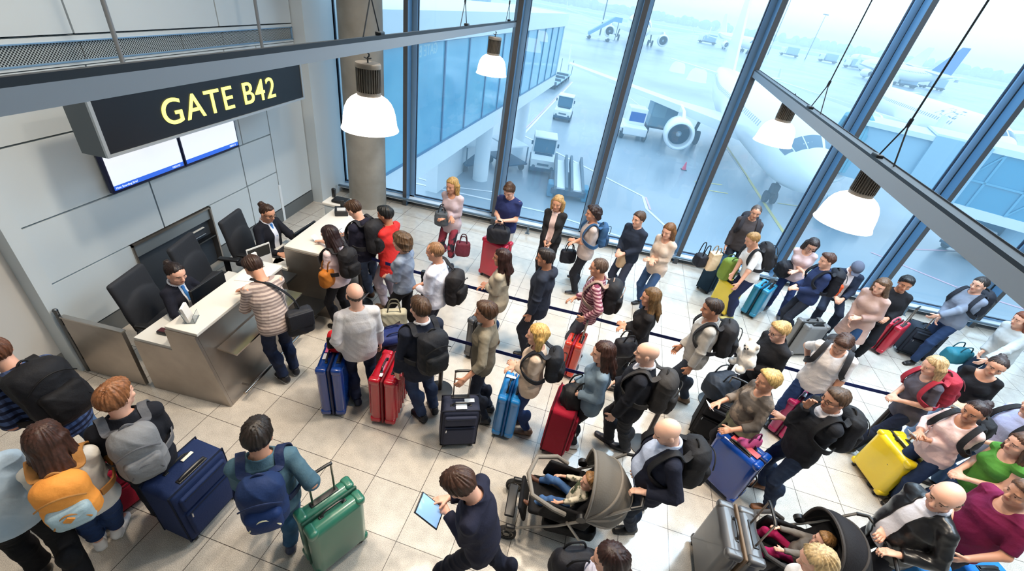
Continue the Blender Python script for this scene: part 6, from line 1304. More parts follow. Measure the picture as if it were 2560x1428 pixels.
 {'H': 1.76, 'fat': 0.25, 'lean': 2, 'look': (0, 6), 'top': ('t_shirt', cloth((118, 26, 68), 'soft', (96, 20, 56), 4), 0.018, 0.8, 0.85, 0.082, {}), 'legs': ('trousers', cloth((34, 36, 46)), 0.012, 0.09), 'shoes': ((30, 28, 28), (22, 22, 24)), 'L': (-0.248, 0.259, 1.0), 'R': 'hold', 'style': 'short', 'hair': (110, 80, 62), 'skin': 1, 'id': 37, 'label': 'person in a maroon t-shirt at the lower right edge', 'face': 262, 'vox': 0.0068, 'bvox': 0.0052, 'x': 4.318, 'y': 2.813, 'seed': 2.69},
 {'H': 1.78, 'fat': 0.35, 'look': (-22, 12), 'top': ('leather_jacket', mat('leather', (24, 24, 27), .32, bump=.15, bsc=40), 0.024, 0.8, 1.92, 0.078, {'openw': 0.075, 'collar': 0.03}), 'under': ('shirt', cloth((222, 220, 228))), 'legs': ('trousers', cloth((30, 32, 40)), 0.012, 0.09), 'shoes': ((30, 28, 28), (22, 22, 24)), 'L': (-0.211, 0.205, 1.09), 'R': (0.007, 0.174, 1.09), 'palmL': (-0.3, 0, -1), 'palmR': (0.3, 0, -1), 'curlL': 0.9, 'curlR': 0.9, 'style': 'fringe', 'hair': (96, 78, 64), 'stub': 0.12, 'hsc': 1.1, 'id': 38, 'label': 'bald man in an open black leather jacket pushing the black stroller', 'face': 262, 'vox': 0.0068, 'bvox': 0.0052, 'x': 3.534, 'y': 2.577, 'seed': 4.06},
 {'sex': 'f', 'H': 1.62, 'lean': 8, 'look': (-10, 16), 'top': ('top', cloth((216, 210, 206)), 0.016, 0.84, 0.8, 0.085, {}), 'legs': ('jeans', cloth((40, 56, 90)), 0.012, 0.09), 'shoes': ((30, 28, 28), (22, 22, 24)), 'L': 'hold', 'R': 'hold', 'style': 'long', 'len': 0.04, 'hair': (206, 178, 132), 'id': 39, 'label': 'blonde woman bending at the bottom edge beside the black stroller', 'face': 288, 'vox': 0.0068, 'bvox': 0.0052, 'x': 2.419, 'y': 1.817, 'seed': 5.43},
 {'H': 1.78, 'fat': 0.45, 'look': (-6, 26), 'top': ('jacket', cloth((28, 32, 48)), 0.022, 0.8, 1.92, 0.078, {'openw': 0.1, 'collar': 0.03}), 'under': ('shirt', cloth((190, 204, 232))), 'legs': ('trousers', cloth((38, 46, 60)), 0.012, 0.09), 'shoes': ((30, 28, 28), (22, 22, 24)), 'L': (-0.227, 0.135, 1.08), 'R': (0.041, 0.107, 1.08), 'palmL': (-0.3, 0, -1), 'palmR': (0.3, 0, -1), 'curlL': 0.9, 'curlR': 0.9, 'style': 'none', 'hair': (120, 96, 80), 'skin': 2, 'stub': 0.08, 'id': 41, 'label': 'bald man in a navy jacket and pale blue shirt pushing the grey stroller', 'face': 264, 'feet': ((0.007, -0.078, -8), (0.288, -0.232, 8)), 'vox': 0.0068, 'bvox': 0.0052, 'x': 1.361, 'y': 2.57, 'seed': 2.17},
 {'H': 1.8, 'fat': 0.25, 'look': (-12, 4), 'top': ('jacket', cloth((28, 30, 38)), 0.024, 0.8, 1.92, 0.076, {'collar': 0.045}), 'under': ('shirt', cloth((214, 210, 214))), 'legs': ('trousers', cloth((32, 34, 40)), 0.016, 0.09), 'shoes': ((34, 34, 44), (24, 24, 26)), 'L': 'pocket', 'R': 'hold', 'style': 'none', 'hair': (120, 96, 80), 'skin': 2, 'id': 43, 'label': 'bald man in a black jacket with a dark grey rucksack, seen from behind', 'face': 288, 'feet': ((0.181, -0.149, -8), (0.188, 0.062, 8)), 'vox': 0.007, 'bvox': 0.0054, 'x': 1.212, 'y': 3.447, 'seed': 4.91},
 {'sex': 'f', 'H': 1.68, 'look': (-4, 8), 'top': ('denim_jacket', cloth((122, 142, 158), 'soft', (98, 118, 138), 6), 0.02, 0.8, 1.9, 0.074, {'collar': 0.03}), 'legs': ('leggings', cloth((26, 26, 34)), 0.004, 0.1), 'shoes': ((214, 214, 216), (120, 90, 70)), 'L': (-0.09, 0.18, 1.0), 'R': 'hold', 'style': 'long', 'hair': (64, 38, 30), 'len': 0.18, 'id': 44, 'label': 'woman with long dark brown hair in a pale denim jacket carrying a black bag', 'face': 268, 'feet': ((-0.011, 0.024, -6), (0.204, 0.04, 8)), 'vox': 0.0071, 'bvox': 0.0055, 'x': 0.801, 'y': 3.448, 'seed': 0.28},
 {'sex': 'f', 'H': 1.66, 'look': (-6, 4), 'top': ('cardigan', cloth((212, 190, 170), 'soft', (198, 174, 154), 7), 0.02, 0.8, 1.9, 0.074, {}), 'legs': ('jeans', cloth((36, 60, 106), 'soft', (28, 46, 84), 6), 0.006, 0.11), 'shoes': ((122, 96, 80), (80, 60, 50)), 'L': 'fold', 'R': 'fold', 'style': 'bob', 'hair': (212, 172, 102), 'id': 45, 'label': 'blonde woman with a bob in a beige cardigan and jeans', 'face': 272, 'feet': ((-0.031, -0.093, -6), (0.119, 0.019, 8)), 'vox': 0.0073, 'bvox': 0.0056, 'x': 0.104, 'y': 3.5, 'seed': 1.65},
 {'H': 1.71, 'look': (-10, 4), 'top': ('shirt', cloth((124, 116, 100), 'soft', (108, 102, 90), 6), 0.018, 0.8, 1.45, 0.074, {'collar': 0.03}), 'legs': ('trousers', cloth((44, 50, 64)), 0.008, 0.09), 'shoes': ((70, 72, 78), (50, 50, 52)), 'L': (-0.421, 0.12, 0.98), 'R': 'down', 'style': 'short', 'vol': 0.006, 'hair': (76, 52, 36), 'skin': 1, 'id': 46, 'label': 'man in an olive shirt with rolled sleeves gripping a trolley handle', 'face': 268, 'feet': ((-0.148, -0.144, -6), (0.047, -0.157, 8)), 'vox': 0.0075, 'bvox': 0.0058, 'x': -0.484, 'y': 3.621, 'seed': 3.02},
 {'H': 1.81, 'fat': 0.1, 'look': (-14, 2), 'top': ('jacket', cloth((28, 34, 50)), 0.024, 0.78, 1.92, 0.076, {'collar': 0.045}), 'under': ('shirt', cloth((226, 226, 230))), 'legs': ('jeans', cloth((50, 66, 98), 'soft', (40, 52, 80), 6), 0.012, 0.09), 'shoes': ((30, 34, 44), (24, 24, 26)), 'L': 'down', 'R': 'down', 'style': 'short', 'hair': (80, 58, 42), 'id': 47, 'label': 'man in a navy jacket with a black rucksack, seen from behind', 'face': 312, 'feet': ((0.027, -0.029, -14), (0.209, 0.003, 8)), 'vox': 0.0071, 'bvox': 0.0054, 'x': -1.121, 'y': 3.299, 'seed': 4.39},
 {'H': 1.75, 'fat': 0.2, 'look': (-6, 2), 'top': ('shirt', cloth((214, 208, 204), 'soft', (190, 188, 194), 5), 0.018, 0.82, 1.9, 0.072, {}), 'legs': ('trousers', cloth((32, 40, 66)), 0.012, 0.09), 'shoes': ((34, 40, 66), (24, 24, 30)), 'L': (-0.193, 0.04, 0.92), 'R': 'down', 'style': 'fringe', 'hair': (70, 54, 46), 'id': 48, 'label': 'balding man in a pale streaky shirt, seen from behind among the suitcases', 'face': 322, 'feet': ((-0.071, 0.012, -8), (0.152, 0.1, 8)), 'vox': 0.0072, 'bvox': 0.0056, 'x': -1.855, 'y': 3.343, 'seed': 5.76},
 {'H': 1.72, 'lean': 14, 'look': (0, 30), 'top': ('suit_jacket', cloth((30, 32, 50)), 0.02, 0.78, 1.92, 0.072, {'collar': 0.04}), 'legs': ('trousers', cloth((24, 27, 42)), 0.014, 0.09), 'shoes': ((52, 34, 36), (24, 20, 22)), 'L': (0.011, 0.304, 1.1), 'R': (0.114, 0.329, 1.12), 'style': 'short', 'vol': 0.008, 'hair': (74, 50, 40), 'feet': ((-0.1, 0.36, -4, 0, -8), (0.1, -0.36, 4, 0.05, 28)), 'id': 49, 'label': 'person in a dark navy suit striding left with a tablet', 'face': 272, 'vox': 0.0068, 'bvox': 0.0052, 'x': -0.029, 'y': 1.701, 'seed': 1.13},
 {'sex': 'f', 'H': 1.63, 'look': (0, 12), 'top': ('top', cloth((206, 204, 222)), 0.016, 0.84, 1.2, 0.08, {}), 'legs': ('trousers', cloth((30, 32, 40)), 0.012, 0.09), 'shoes': ((30, 28, 28), (22, 22, 24)), 'L': 'hold', 'R': 'hold', 'style': 'long', 'hair': (56, 36, 32), 'id': 50, 'label': 'woman with long dark brown hair cut by the bottom edge', 'face': 272, 'vox': 0.0068, 'bvox': 0.0052, 'x': 0.875, 'y': 1.482, 'seed': 2.5},
 {'H': 1.77, 'look': (10, 6), 'top': ('denim_shirt', cloth((78, 106, 120), 'soft', (60, 90, 108), 5), 0.02, 0.84, 1.9, 0.074, {'collar': 0.045}), 'legs': ('jeans', cloth((50, 88, 120), 'soft', (38, 70, 102), 5), 0.014, 0.09), 'shoes': ((34, 46, 72), (40, 40, 50)), 'L': 'hold', 'R': (0.288, 0.019, 0.99), 'style': 'short', 'vol': 0.004, 'hair': (40, 32, 28), 'skin': 1, 'id': 51, 'label': 'man in a blue denim shirt with a navy rucksack pulling the green suitcase', 'face': 328, 'feet': ((-0.155, 0.38, -8), (0.012, 0.056, 6)), 'vox': 0.0068, 'bvox': 0.0052, 'x': -1.688, 'y': 1.573, 'seed': 3.87},
 {'H': 1.74, 'look': (52, 0), 'top': ('jacket', cloth((26, 28, 36)), 0.022, 0.82, 1.92, 0.074, {'collar': 0.03}), 'legs': ('trousers', cloth((30, 32, 42)), 0.012, 0.09), 'shoes': ((150, 140, 136), (200, 200, 200)), 'L': 'hold', 'R': 'hold', 'style': 'short', 'vol': 0.004, 'hair': (150, 98, 62), 'feet': ((-0.1, 0.1, -6), (0.12, -0.04, 8)), 'id': 52, 'label': 'red-haired man in a black jacket with a grey rucksack', 'face': 304, 'vox': 0.0068, 'bvox': 0.0052, 'x': -2.822, 'y': 1.618, 'seed': 5.24},
 {'sex': 'f', 'H': 1.69, 'look': (16, 4), 'top': ('top', cloth((206, 202, 194), 'soft', (186, 184, 180), 6), 0.018, 0.86, 1.35, 0.078, {}), 'legs': ('jeans', cloth((30, 56, 100), 'soft', (24, 44, 82), 5), 0.012, 0.17), 'shoes': ((224, 226, 230), (240, 240, 242)), 'L': 'hold', 'R': 'front', 'style': 'long', 'len': 0.16, 'hair': (72, 46, 38), 'bare': 1, 'id': 53, 'label': 'woman with long brown hair, an orange rucksack and white trainers', 'face': 312, 'feet': ((-0.17, 0.225, -6), (-0.047, 0.264, 20)), 'vox': 0.0068, 'bvox': 0.0052, 'x': -2.952, 'y': 1.24, 'seed': 0.61},
 {'H': 1.8, 'lean': 22, 'look': (0, 0), 'top': ('plaid_shirt', cloth((70, 88, 128), 'plaid', (24, 30, 52), 6), 0.022, 0.84, 1.9, 0.074, {'collar': 0.03}), 'legs': ('jeans', cloth((62, 88, 124)), 0.012, 0.09), 'shoes': ((30, 28, 28), (22, 22, 24)), 'L': 'hold', 'R': 'hold', 'style': 'short', 'hair': (110, 70, 50), 'feet': ((-0.1, 0.34, -4), (0.1, -0.42, 6, 0.06, 30)), 'id': 54, 'label': 'person in a navy plaid shirt with a huge black rucksack at the left edge', 'face': 276, 'vox': 0.0068, 'bvox': 0.0052, 'x': -3.673, 'y': 1.714, 'seed': 1.98},
 {'H': 1.72, 'lean': 6, 'look': (0, 4), 'top': ('top', cloth((150, 176, 200), 'soft', (190, 204, 216), 3), 0.02, 0.84, 0.7, 0.074, {}), 'legs': ('trousers', cloth((16, 17, 22)), 0.024, 0.09), 'shoes': ((20, 20, 22), (30, 30, 32)), 'L': 'hold', 'R': 'hold', 'style': 'short', 'hair': (60, 40, 32), 'feet': ((-0.1, 0.14, -4), (0.1, -0.24, 6, 0.04, 20)), 'id': 55, 'label': 'person in a pale blue top and black trousers cut by the left edge', 'face': 300, 'vox': 0.0068, 'bvox': 0.0052, 'x': -3.304, 'y': 1.021, 'seed': 3.35},
 {'H': 1.73, 'lean': 8, 'look': (0, 10), 'top': ('jacket', cloth((32, 32, 36)), 0.022, 0.8, 1.92, 0.074, {'collar': 0.03}), 'legs': ('trousers', cloth((30, 32, 38)), 0.012, 0.09), 'shoes': ((30, 28, 28), (22, 22, 24)), 'L': 'hold', 'R': 'hold', 'style': 'short', 'hair': (220, 180, 118), 'glasses': 1, 'id': 56, 'label': 'blonde person with glasses in black clutching a white plush toy', 'face': 252, 'vox': 0.0084, 'bvox': 0.0065, 'x': 2.981, 'y': 4.569, 'seed': 4.72},
 {'sit': 1, 'pz': 1.06, 'H': 0.86, 'knee': (0, 0.3, 1), 'lean': -16, 'look': (-20, 14), 'top': ('hooded_top', cloth((118, 112, 106)), 0.026, 0.84, 1.9, 0.085, {'hood': True}), 'legs': ('trousers', cloth((150, 24, 76)), 0.016, 0.09), 'shoes': ((150, 24, 72), (230, 230, 232)), 'L': (-0.1, 0.2, 0.66), 'R': (0.12, 0.22, 0.66), 'feet': ((-0.1, 0.36, -10, 0.4, -30), (0.11, 0.34, 10, 0.42, -30)), 'style': 'short', 'hair': (150, 110, 66), 'id': 40, 'label': 'toddler in a grey hooded top and magenta sleeves sitting in the black stroller', 'face': 278, 'vox': 0.0068, 'bvox': 0.0052, 'x': 2.83, 'y': 2.46, 'seed': 0.8},
 {'sit': 1, 'pz': 1.06, 'H': 0.86, 'knee': (0, 0.3, 1), 'lean': -16, 'look': (-16, 10), 'top': ('top', cloth((216, 206, 186), 'blotch', (70, 78, 60), 12), 0.02, 0.84, 1.5, 0.085, {}), 'legs': ('jeans', cloth((76, 112, 160), 'soft', (54, 84, 130), 9), 0.014, 0.12), 'shoes': ((108, 70, 52), (60, 40, 34)), 'L': (-0.14, 0.16, 0.62), 'R': (0.14, 0.2, 0.62), 'feet': ((-0.1, 0.38, -10, 0.38, -40), (0.12, 0.36, 10, 0.44, -30)), 'style': 'short', 'vol': 0.004, 'hair': (170, 126, 80), 'id': 42, 'label': 'toddler in a cream patterned top and blue jeans sitting in the grey stroller', 'face': 272, 'vox': 0.0068, 'bvox': 0.0052, 'x': 0.74, 'y': 2.45, 'seed': 3.54}]
for p in PPL: build_person(p)
# ---------------------------------------------------------------- luggage
suitcase('glossy blue hard suitcase with pink tags below the balding man in the pale shirt', -2.133, 3.245, 1.841, 0.46, 0.28, 0.73, (14, 58, 136), 'hard', trim=(16, 22, 60), tags=((0.2, 0.22, (240, 120, 170), (0.1, 0.07)), (-0.05, 0.26, (236, 236, 240), (0.09, 0.05))))
suitcase('glossy red hard suitcase with ribbed sides beside the navy jacket', -1.507, 3.325, 1.652, 0.5, 0.3, 0.7, (176, 18, 38), 'hard', ribs=6, trim=(110, 10, 22), tags=((-0.32, 0.1, (240, 240, 240), (0.05, 0.035)),))
suitcase('charcoal-navy soft suitcase with white paper tags held by the man in olive', -0.595, 3.151, 0.333, 0.42, 0.26, 0.6, (44, 48, 66), 'soft', ext=0.4, hside=-1, tags=((0.0, -0.2, (240, 240, 240), (0.12, 0.1)), (0.22, 0.05, (236, 236, 236), (0.11, 0.05))))
suitcase('light blue hard suitcase beside the blonde woman in the beige cardigan', -0.081, 3.520, 1.533, 0.44, 0.26, 0.64, (20, 124, 196), 'hard', trim=(14, 80, 140), rough=0.4, tags=((0.3, 0.2, (236, 236, 236), (0.04, 0.12)),))
suitcase('tall dark red soft suitcase with a white tag in front of the denim jacket', 0.559, 3.449, 1.399, 0.46, 0.29, 0.72, (150, 16, 44), 'soft', tags=((-0.05, 0.1, (230, 232, 238), (0.1, 0.07)),))
suitcase('orange-red cabin suitcase behind the queue belt beside the plaid shirt', 0.622, 4.741, 1.334, 0.36, 0.24, 0.58, (206, 62, 44), 'hard', ext=0.36, trim=(150, 20, 60))
suitcase('dark grey hard suitcase behind the man in the olive shirt', -0.713, 4.678, 1.250, 0.44, 0.26, 0.66, (70, 74, 80), 'hard', rough=0.3)
suitcase('big crimson suitcase in front of the man in the navy t-shirt', -0.951, 6.736, -0.364, 0.5, 0.28, 0.74, (176, 28, 58), 'hard', trim=(130, 16, 40))
suitcase('dark teal soft suitcase by the window, paper bag on top', 3.317, 8.054, 0.812, 0.5, 0.3, 0.7, (24, 48, 66), 'soft')
suitcase('yellow hard suitcase under the green rucksack by the window', 3.390, 7.328, -0.931, 0.42, 0.26, 0.6, (232, 206, 58), 'hard')
suitcase('cyan blue suitcase beside the legs of the man bending over the luggage', 4.042, 7.484, 0.897, 0.44, 0.28, 0.6, (34, 140, 186), 'hard', ext=0.06, rough=0.4)
suitcase('red suitcase pulled by the dark-haired person in black', 6.278, 7.198, 0.724, 0.44, 0.26, 0.58, (186, 24, 50), 'hard', ext=0.38, rough=0.4)
suitcase('black soft suitcase pulled by the man in the grey jumper', 6.874, 7.293, -0.242, 0.5, 0.32, 0.56, (42, 50, 62), 'soft', ext=0.38)
suitcase('magenta suitcase held by the man in the white t-shirt', 3.656, 4.557, 0.847, 0.44, 0.26, 0.6, (168, 24, 84), 'hard', ext=0.4, rough=0.4, tags=((0.1, 0, (236, 236, 240), (0.1, 0.06)),))
suitcase('glossy royal blue suitcase with coral tags beside the blonde woman in the patterned top', 2.536, 3.439, -0.786, 0.5, 0.3, 0.7, (10, 66, 156), 'hard', trim=(20, 24, 60), tags=((-0.1, -0.1, (240, 90, 96), (0.16, 0.1)), (0.2, -0.1, (240, 110, 120), (0.16, 0.08))), hside=1)
suitcase('black soft suitcase with a handbag on top behind the bald man with the grey stroller', 2.529, 4.155, -0.345, 0.44, 0.3, 0.62, (26, 27, 32), 'soft', ext=0.42)
suitcase('bright yellow hard suitcase of the woman in the pink blouse', 4.640, 4.062, -1.398, 0.5, 0.34, 0.62, (240, 206, 24), 'hard', trim=(24, 24, 26), ext=0.6, hside=-1, rough=0.35)
suitcase('large anthracite hard suitcase with black wheels near the black stroller', 2.222, 2.405, -1.637, 0.52, 0.34, 0.72, (72, 72, 74), 'hard', ext=0.36, trim=(110, 90, 70), hside=-1, rough=0.4)
suitcase('dark green hard suitcase pulled by the man with the navy rucksack', -1.327, 1.726, 1.016, 0.48, 0.3, 0.68, (40, 104, 84), 'hard', ext=0.38, trim=(24, 70, 56), rough=0.3, hside=-1)
suitcase('large navy soft suitcase beside the red-haired man', -2.638, 1.709, 1.448, 0.52, 0.33, 0.7, (24, 40, 78), 'soft', tags=((0.15, 0.1, (226, 220, 200), (0.1, 0.03)),))
suitcase('dark red soft suitcase between the orange and grey rucksacks', -3.367, 1.594, 1.276, 0.42, 0.27, 0.58, (150, 20, 46), 'soft')
suitcase('grey hard suitcase behind the person with the plush toy', 4.524, 6.499, 0.335, 0.44, 0.28, 0.62, (104, 106, 108), 'hard', rough=0.5)
suitcase('dark plum suitcase with a navy organiser bag on top between two men', -1.704, 3.924, 1.150, 0.44, 0.28, 0.64, (58, 48, 58), 'soft')
suitcase('grey-green suitcase near the bottom edge beside the maroon t-shirt', 4.630, 2.819, 0.236, 0.44, 0.28, 0.6, (28, 110, 190), 'soft')
# ---------------------------------------------------------------- bags
backpack(4, 'black rucksack on the young woman in the pale pink top', (34, 33, 36), w=0.27, hh=0.42)
backpack(5, 'black rucksack on the man in the navy hooded jacket', (36, 36, 40))
backpack(8, 'dark brown rucksack hanging from one shoulder of the white shirt', (36, 34, 36), one=1, low=0.12)
backpack(14, 'small blue rucksack on the man with dark curls', (48, 84, 124), w=0.26, hh=0.38, d=0.12)
backpack(17, 'black rucksack with pale trim on the plaid shirt', (34, 35, 40), trim=(150, 130, 120))
backpack(19, 'dark rucksack on the loose pale grey shirt', (38, 38, 42))
backpack(20, 'dark rucksack on the man in the brown jumper', (40, 38, 44))
backpack(21, 'black rucksack on the man bending over the luggage', (36, 36, 40))
backpack(23, 'navy and black rucksack with an orange panel on the navy jacket', (26, 28, 36), pocket=(214, 88, 48))
backpack(27, 'black rucksack on the man in the grey jumper', (34, 38, 48))
backpack(29, 'dark rucksack on the man in the white t-shirt', (44, 44, 48))
backpack(31, 'black rucksack on the bespectacled man in the black jacket', (28, 29, 33), w=0.29, hh=0.46, d=0.18)
backpack(32, 'dark red rucksack on the blonde woman in the grey dress', (160, 42, 58), w=0.28)
backpack(34, 'black rucksack on the woman in the pink blouse', (28, 28, 32))
backpack(35, 'black rucksack on the person in the lavender shirt', (30, 30, 34))
backpack(41, 'black rucksack on the bald man with the grey stroller', (32, 33, 37), w=0.29, hh=0.46, d=0.18)
backpack(43, 'dark grey rucksack on the bald man in the black jacket', (56, 54, 54), w=0.29, hh=0.46)
backpack(45, 'black leather rucksack on the blonde woman in the beige cardigan', (34, 37, 44), w=0.28, hh=0.4, d=0.14)
backpack(47, 'black rucksack on the man in the navy jacket by the red suitcase', (30, 32, 38))
backpack(51, 'navy rucksack with pale zip trim on the man in the denim shirt', (24, 44, 84), col2=(20, 38, 76), pocket=(18, 42, 88), trim=(22, 36, 70), zipc=(214, 206, 170), w=0.28, hh=0.44, d=0.17)
backpack(52, 'grey rucksack on the red-haired man', (122, 124, 128), col2=(112, 114, 118), trim=(88, 90, 96), w=0.28, hh=0.46, d=0.17)
backpack(53, 'orange rucksack with a pale blue pocket and diamond patch', (226, 148, 66), col2=(216, 166, 60), pocket=(150, 172, 182), trim=(160, 112, 60), w=0.28, hh=0.42, d=0.16, patch=(196, 130, 60))
backpack(54, 'huge black rucksack on the person in plaid at the left edge', (24, 25, 30), w=0.34, hh=0.5, d=0.24)
satchel('messenger_bag', 'black messenger bag at the hip of the striped jumper', 'bag', (-2.678, 3.519, 0.93), Matrix.Rotation(0.90, 4, "Z"), (0.3, 0.15, 0.34), (34, 36, 42), flap=(38, 40, 46), strap=(PEOPLE[3][2] @ Vector((.26,-.12,1.02)), PEOPLE[3][2] @ Vector((.20,-.08,1.24)), PEOPLE[3][2] @ Vector((.05,.02,1.44)), PEOPLE[3][2] @ Vector((-.1,.16,1.50))))
satchel('handbag', 'tan leather shoulder bag of the young woman in pale pink', 'bag', (-2.811, 4.402, 0.98), Matrix.Rotation(1.50, 4, "Z"), (0.3, 0.14, 0.26), (176, 106, 38), handles=0.12)
satchel('handbag', 'dark floral bag hanging beside the fair-haired woman by the window', 'bag', (-1.536, 6.577, 0.55), Matrix.Rotation(0.20, 4, "Z"), (0.26, 0.14, 0.28), (104, 44, 60), handles=0.14)
satchel('handbag', 'grey shoulder bag at the elbow of the fair-haired woman by the window', 'bag', (-1.96, 6.585, 1.05), Matrix.Rotation(0.20, 4, "Z"), (0.24, 0.14, 0.26), (84, 92, 100), handles=0.12)
satchel('handbag', 'black holdall standing on the crimson suitcase', 'bag', (-0.938, 6.585, 0.98), Matrix.Rotation(0.20, 4, "Z"), (0.4, 0.24, 0.3), (26, 28, 36), handles=0.1, r=0.09)
satchel('handbag', 'black bag hanging from the woman in the open black jacket', 'bag', (0.323, 6.837, 0.72), Matrix.Rotation(0.30, 4, "Z"), (0.28, 0.14, 0.26), (30, 32, 42), handles=0.14)
satchel('shopping_bag', 'tan paper bag held by the person in the dark navy top', 'bag', (1.295, 6.892, 0.85), Matrix.Rotation(0.40, 4, "Z"), (0.24, 0.12, 0.28), (214, 178, 140), handles=0.1)
satchel('shopping_bag', 'tan paper bag standing on the dark teal suitcase', 'bag', (2.926, 7.428, 0.94), Matrix.Rotation(0.50, 4, "Z"), (0.22, 0.14, 0.36), (226, 200, 166), handles=0.12, r=0.02)
satchel('handbag', 'black bag with an arched handle on the dark teal suitcase', 'bag', (2.725, 7.439, 0.9), Matrix.Rotation(0.50, 4, "Z"), (0.24, 0.2, 0.24), (28, 30, 38), handles=0.22)
satchel('backpack', 'green rucksack standing on the yellow suitcase by the window', 'backpack', (3.245, 7.407, 0.86), Matrix.Rotation(0.40, 4, "Z"), (0.32, 0.22, 0.44), (120, 146, 62), r=0.09, handles=0.06)
satchel('camera_bag', 'black camera bag and jacket over the arm of the pink t-shirt', 'bag', (4.277, 7.652, 0.98), Matrix.Rotation(0.50, 4, "Z"), (0.34, 0.24, 0.32), (26, 27, 34), r=0.1, wr=0.012)
satchel('duffel_bag', 'navy duffel bag standing on the black suitcase', 'bag', (2.396, 4.197, 0.86), Matrix.Rotation(0.50, 4, "Z"), (0.42, 0.26, 0.34), (40, 48, 60), handles=0.1, r=0.1, wr=0.01)
satchel('handbag', 'pink handbag hanging from the hand of the blonde woman in the patterned top', 'bag', (2.585, 3.474, 0.72), Matrix.Rotation(0.50, 4, "Z"), (0.3, 0.13, 0.24), (208, 92, 148), handles=0.12)
satchel('handbag', 'slouchy black handbag carried by the woman in the denim jacket', 'bag', (0.629, 3.462, 0.86), Matrix.Rotation(0.60, 4, "Z"), (0.36, 0.22, 0.34), (30, 30, 34), handles=0.1, r=0.1, wr=0.012)
satchel('tote_bag', 'pale green-beige tote bag hanging from the hand of the woman with curls', 'bag', (-1.856, 4.294, 0.58), Matrix.Rotation(0.40, 4, "Z"), (0.34, 0.14, 0.34), (186, 182, 160), handles=0.16, r=0.04)
satchel('organiser_bag', 'navy organiser bag with papers lying on the dark plum suitcase', 'bag', (-1.668, 3.819, 0.76), Matrix.Rotation(0.70, 4, "Z"), (0.4, 0.24, 0.12), (30, 42, 92), r=0.04, handles=0.04)
satchel('plush_bag', 'red bag with a black top standing on the blue suitcase', 'bag', (-2.147, 3.377, 0.9), Matrix.Rotation(0.40, 4, "Z"), (0.2, 0.16, 0.26), (214, 30, 40), r=0.06, flap=(30, 28, 30))
satchel('travel_bag', 'teal travel bag carried by the person in the pale grey jumper', 'bag', (6.846, 6.541, 0.62), Matrix.Rotation(0.30, 4, "Z"), (0.44, 0.22, 0.26), (40, 112, 130), handles=0.1, r=0.08)
satchel('handbag', 'lavender handbag at the side of the woman in the black top', 'bag', (5.67, 5.034, 0.92), Matrix.Rotation(0.50, 4, "Z"), (0.26, 0.14, 0.22), (166, 146, 184), handles=0.1)
satchel('handbag', 'black handbag beside the woman cut by the bottom edge', 'bag', (0.667, 1.617, 1.05), Matrix.Rotation(0.30, 4, "Z"), (0.34, 0.2, 0.28), (28, 28, 34), r=0.09, handles=0.08)
satchel('handbag', 'dark bag on the arm of the woman with long brown hair in black', 'bag', (1.176, 4.342, 0.98), Matrix.Rotation(0.40, 4, "Z"), (0.3, 0.16, 0.28), (32, 31, 36), handles=0.1, r=0.08)
satchel('shopping_bag', 'bright blue shopping bag beside the black trousers of the leather jacket', 'bag', (3.79, 2.469, 0.8), Matrix.Rotation(0.30, 4, "Z"), (0.34, 0.2, 0.3), (42, 120, 190), handles=0.12, r=0.05)
stroller('grey ribbed stroller with a toddler, pushed by the bald man in navy', .62, 2.46, R_(91), (104, 100, 94), (124, 118, 110))
stroller('black stroller with a pale lining, pushed by the bald man in leather', 2.72, 2.45, R_(89), (30, 29, 32), (60, 56, 54))
phone_of(12, 'dark phone in the hands of the man in the navy t-shirt', 1)
phone_of(5, 'white phone in the hands of the man in the navy hooded jacket', 1, scr=(220, 226, 235))
phone_of(49, 'tablet with a pale blue screen carried by the person in the navy suit', 1, (.17, .009, .24), 'tablet', 'tablet', (140, 180, 226), (-.10, .10, .02), -50)
o = thing('plush_toy', 'white plush toy clutched by the blonde person with glasses', 'toy', M=PEOPLE[56][2] @ Matrix.Translation((0, .34, 1.14)))
D = SDF(); D.ell((0, 0, 0), (.12, .10, .14), I3, .03); D.ell((0, .02, .17), (.09, .085, .085), I3, .04)
for sg in (-1, 1): D.ell((sg * .07, .02, .25), (.03, .02, .04), I3, .02); D.ell((sg * .13, .03, .03), (.045, .045, .07), I3, .03); D.ell((sg * .08, .08, -.12), (.05, .07, .05), I3, .03)
soft('toy_body', D, .01, cloth((232, 228, 222)), o, (.004, 2))
b = MB(); b.ball((-.03, .10, .19), .010); b.ball((.03, .10, .19), .010); b.ball((0, .105, .165), .014); b.build('eyes_and_nose', mat('bead_black', (20, 20, 22), .2), o)
def paper_of(pid, label, hand, size=(.15, .003, .21)):
    root, J, M = PEOPLE[pid]; T2 = M @ Matrix.Translation(Vector(J['W%d' % hand] + J['hd%d' % hand] * .13)) @ Matrix.Rotation(R_(-50), 4, 'X')
    o = MB().at(T2).rbox((0, 0, 0), size, .001, 1).build('paper_sheet', mat('paper_white', (232, 230, 226), .6)); tag(o, label, 'paper')
paper_of(33, 'white papers held by the woman in the black top', 0)
paper_of(34, 'folded white boarding papers held by the woman in the pink blouse', 0, (.10, .003, .16))
paper_of(4, 'white boarding pass held by the young woman in pale pink', 1, (.08, .002, .18))
paper_of(30, 'crumpled white paper in the hand of the blonde woman in the patterned top', 1, (.09, .003, .12))
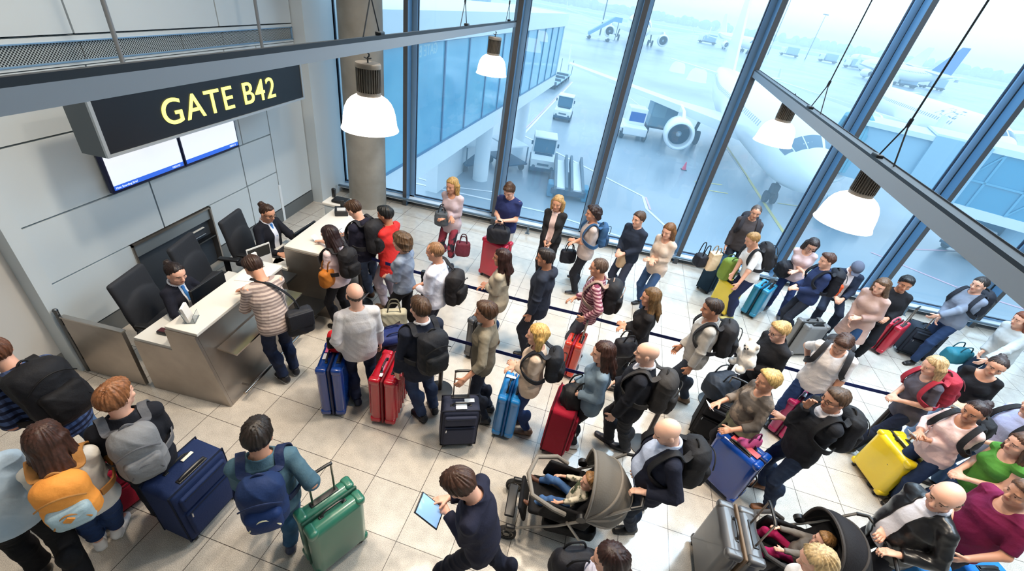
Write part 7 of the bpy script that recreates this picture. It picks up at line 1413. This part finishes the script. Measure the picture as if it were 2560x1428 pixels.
# ---------------------------------------------------------------- light and camera
sc = bpy.context.scene
wd = bpy.data.worlds.new('overcast'); sc.world = wd; wd.use_nodes = True; N = wd.node_tree.nodes; L = wd.node_tree.links; bg = N['Background']
tc = N.new('ShaderNodeTexCoord'); sp = N.new('ShaderNodeSeparateXYZ'); L.new(tc.outputs['Generated'], sp.inputs[0])
cr = N.new('ShaderNodeValToRGB'); cr.color_ramp.elements[0].position = .0; cr.color_ramp.elements[0].color = (.90, .96, 1.0, 1); cr.color_ramp.elements[1].position = .6; cr.color_ramp.elements[1].color = (.72, .86, 1.0, 1)
L.new(sp.outputs[2], cr.inputs[0]); L.new(cr.outputs[0], bg.inputs[0]); bg.inputs[1].default_value = SKY
def area(name, loc, tgt, size, e, col, sy=None):
    l = bpy.data.lights.new(name, 'AREA'); l.energy = e; l.size = size; l.color = col
    l.spread = SPREAD
    if sy: l.shape = 'RECTANGLE'; l.size_y = sy
    o = bpy.data.objects.new(name, l); COL.objects.link(o); o.location = loc; o.rotation_euler = (Vector(tgt) - Vector(loc)).to_track_quat('-Z', 'Y').to_euler(); return o
area('cool_fill', (5.2, 5.6, 7.9), (4.6, 5.2, 0), 12, FILL_W, (.66, .84, 1.0), 5.0)  # added cool area lamp, brightens the floor towards the windows
for x, y, e in CEIL: area('ceiling_light', (x, y, 7.9), (x, y, 0), .5, e, (1, .84, .66))
cd = bpy.data.cameras.new('camera'); cam = bpy.data.objects.new('camera', cd); COL.objects.link(cam)
pt, ro, yw, fpx = R_(33.94), R_(9.997), R_(-4.796), 1079.77
fw = Vector((math.sin(yw) * math.cos(pt), math.cos(yw) * math.cos(pt), -math.sin(pt))); rt = Vector((math.cos(yw), -math.sin(yw), 0)); up = rt.cross(fw)
r2_ = rt * math.cos(ro) + up * math.sin(ro); u2_ = -rt * math.sin(ro) + up * math.cos(ro)
cam.matrix_world = Matrix(((r2_.x, u2_.x, -fw.x, 0), (r2_.y, u2_.y, -fw.y, 0), (r2_.z, u2_.z, -fw.z, 4.45), (0, 0, 0, 1)))
cd.sensor_width = 36; cd.lens = fpx * 36 / 2560; cd.clip_end = 5000; cd.clip_start = .05
sc.camera = cam
sc.view_settings.view_transform = 'Standard'; sc.view_settings.look = 'None'; sc.view_settings.gamma = 1; sc.view_settings.use_curve_mapping = False; sc.view_settings.exposure = EXPO
try:
    sc.cycles.use_denoising = True; sc.cycles.max_bounces = 8; sc.cycles.volume_bounces = 1; sc.cycles.volume_step_rate = 4; sc.cycles.transparent_max_bounces = 16; sc.cycles.sample_clamp_indirect = 6
except Exception: pass
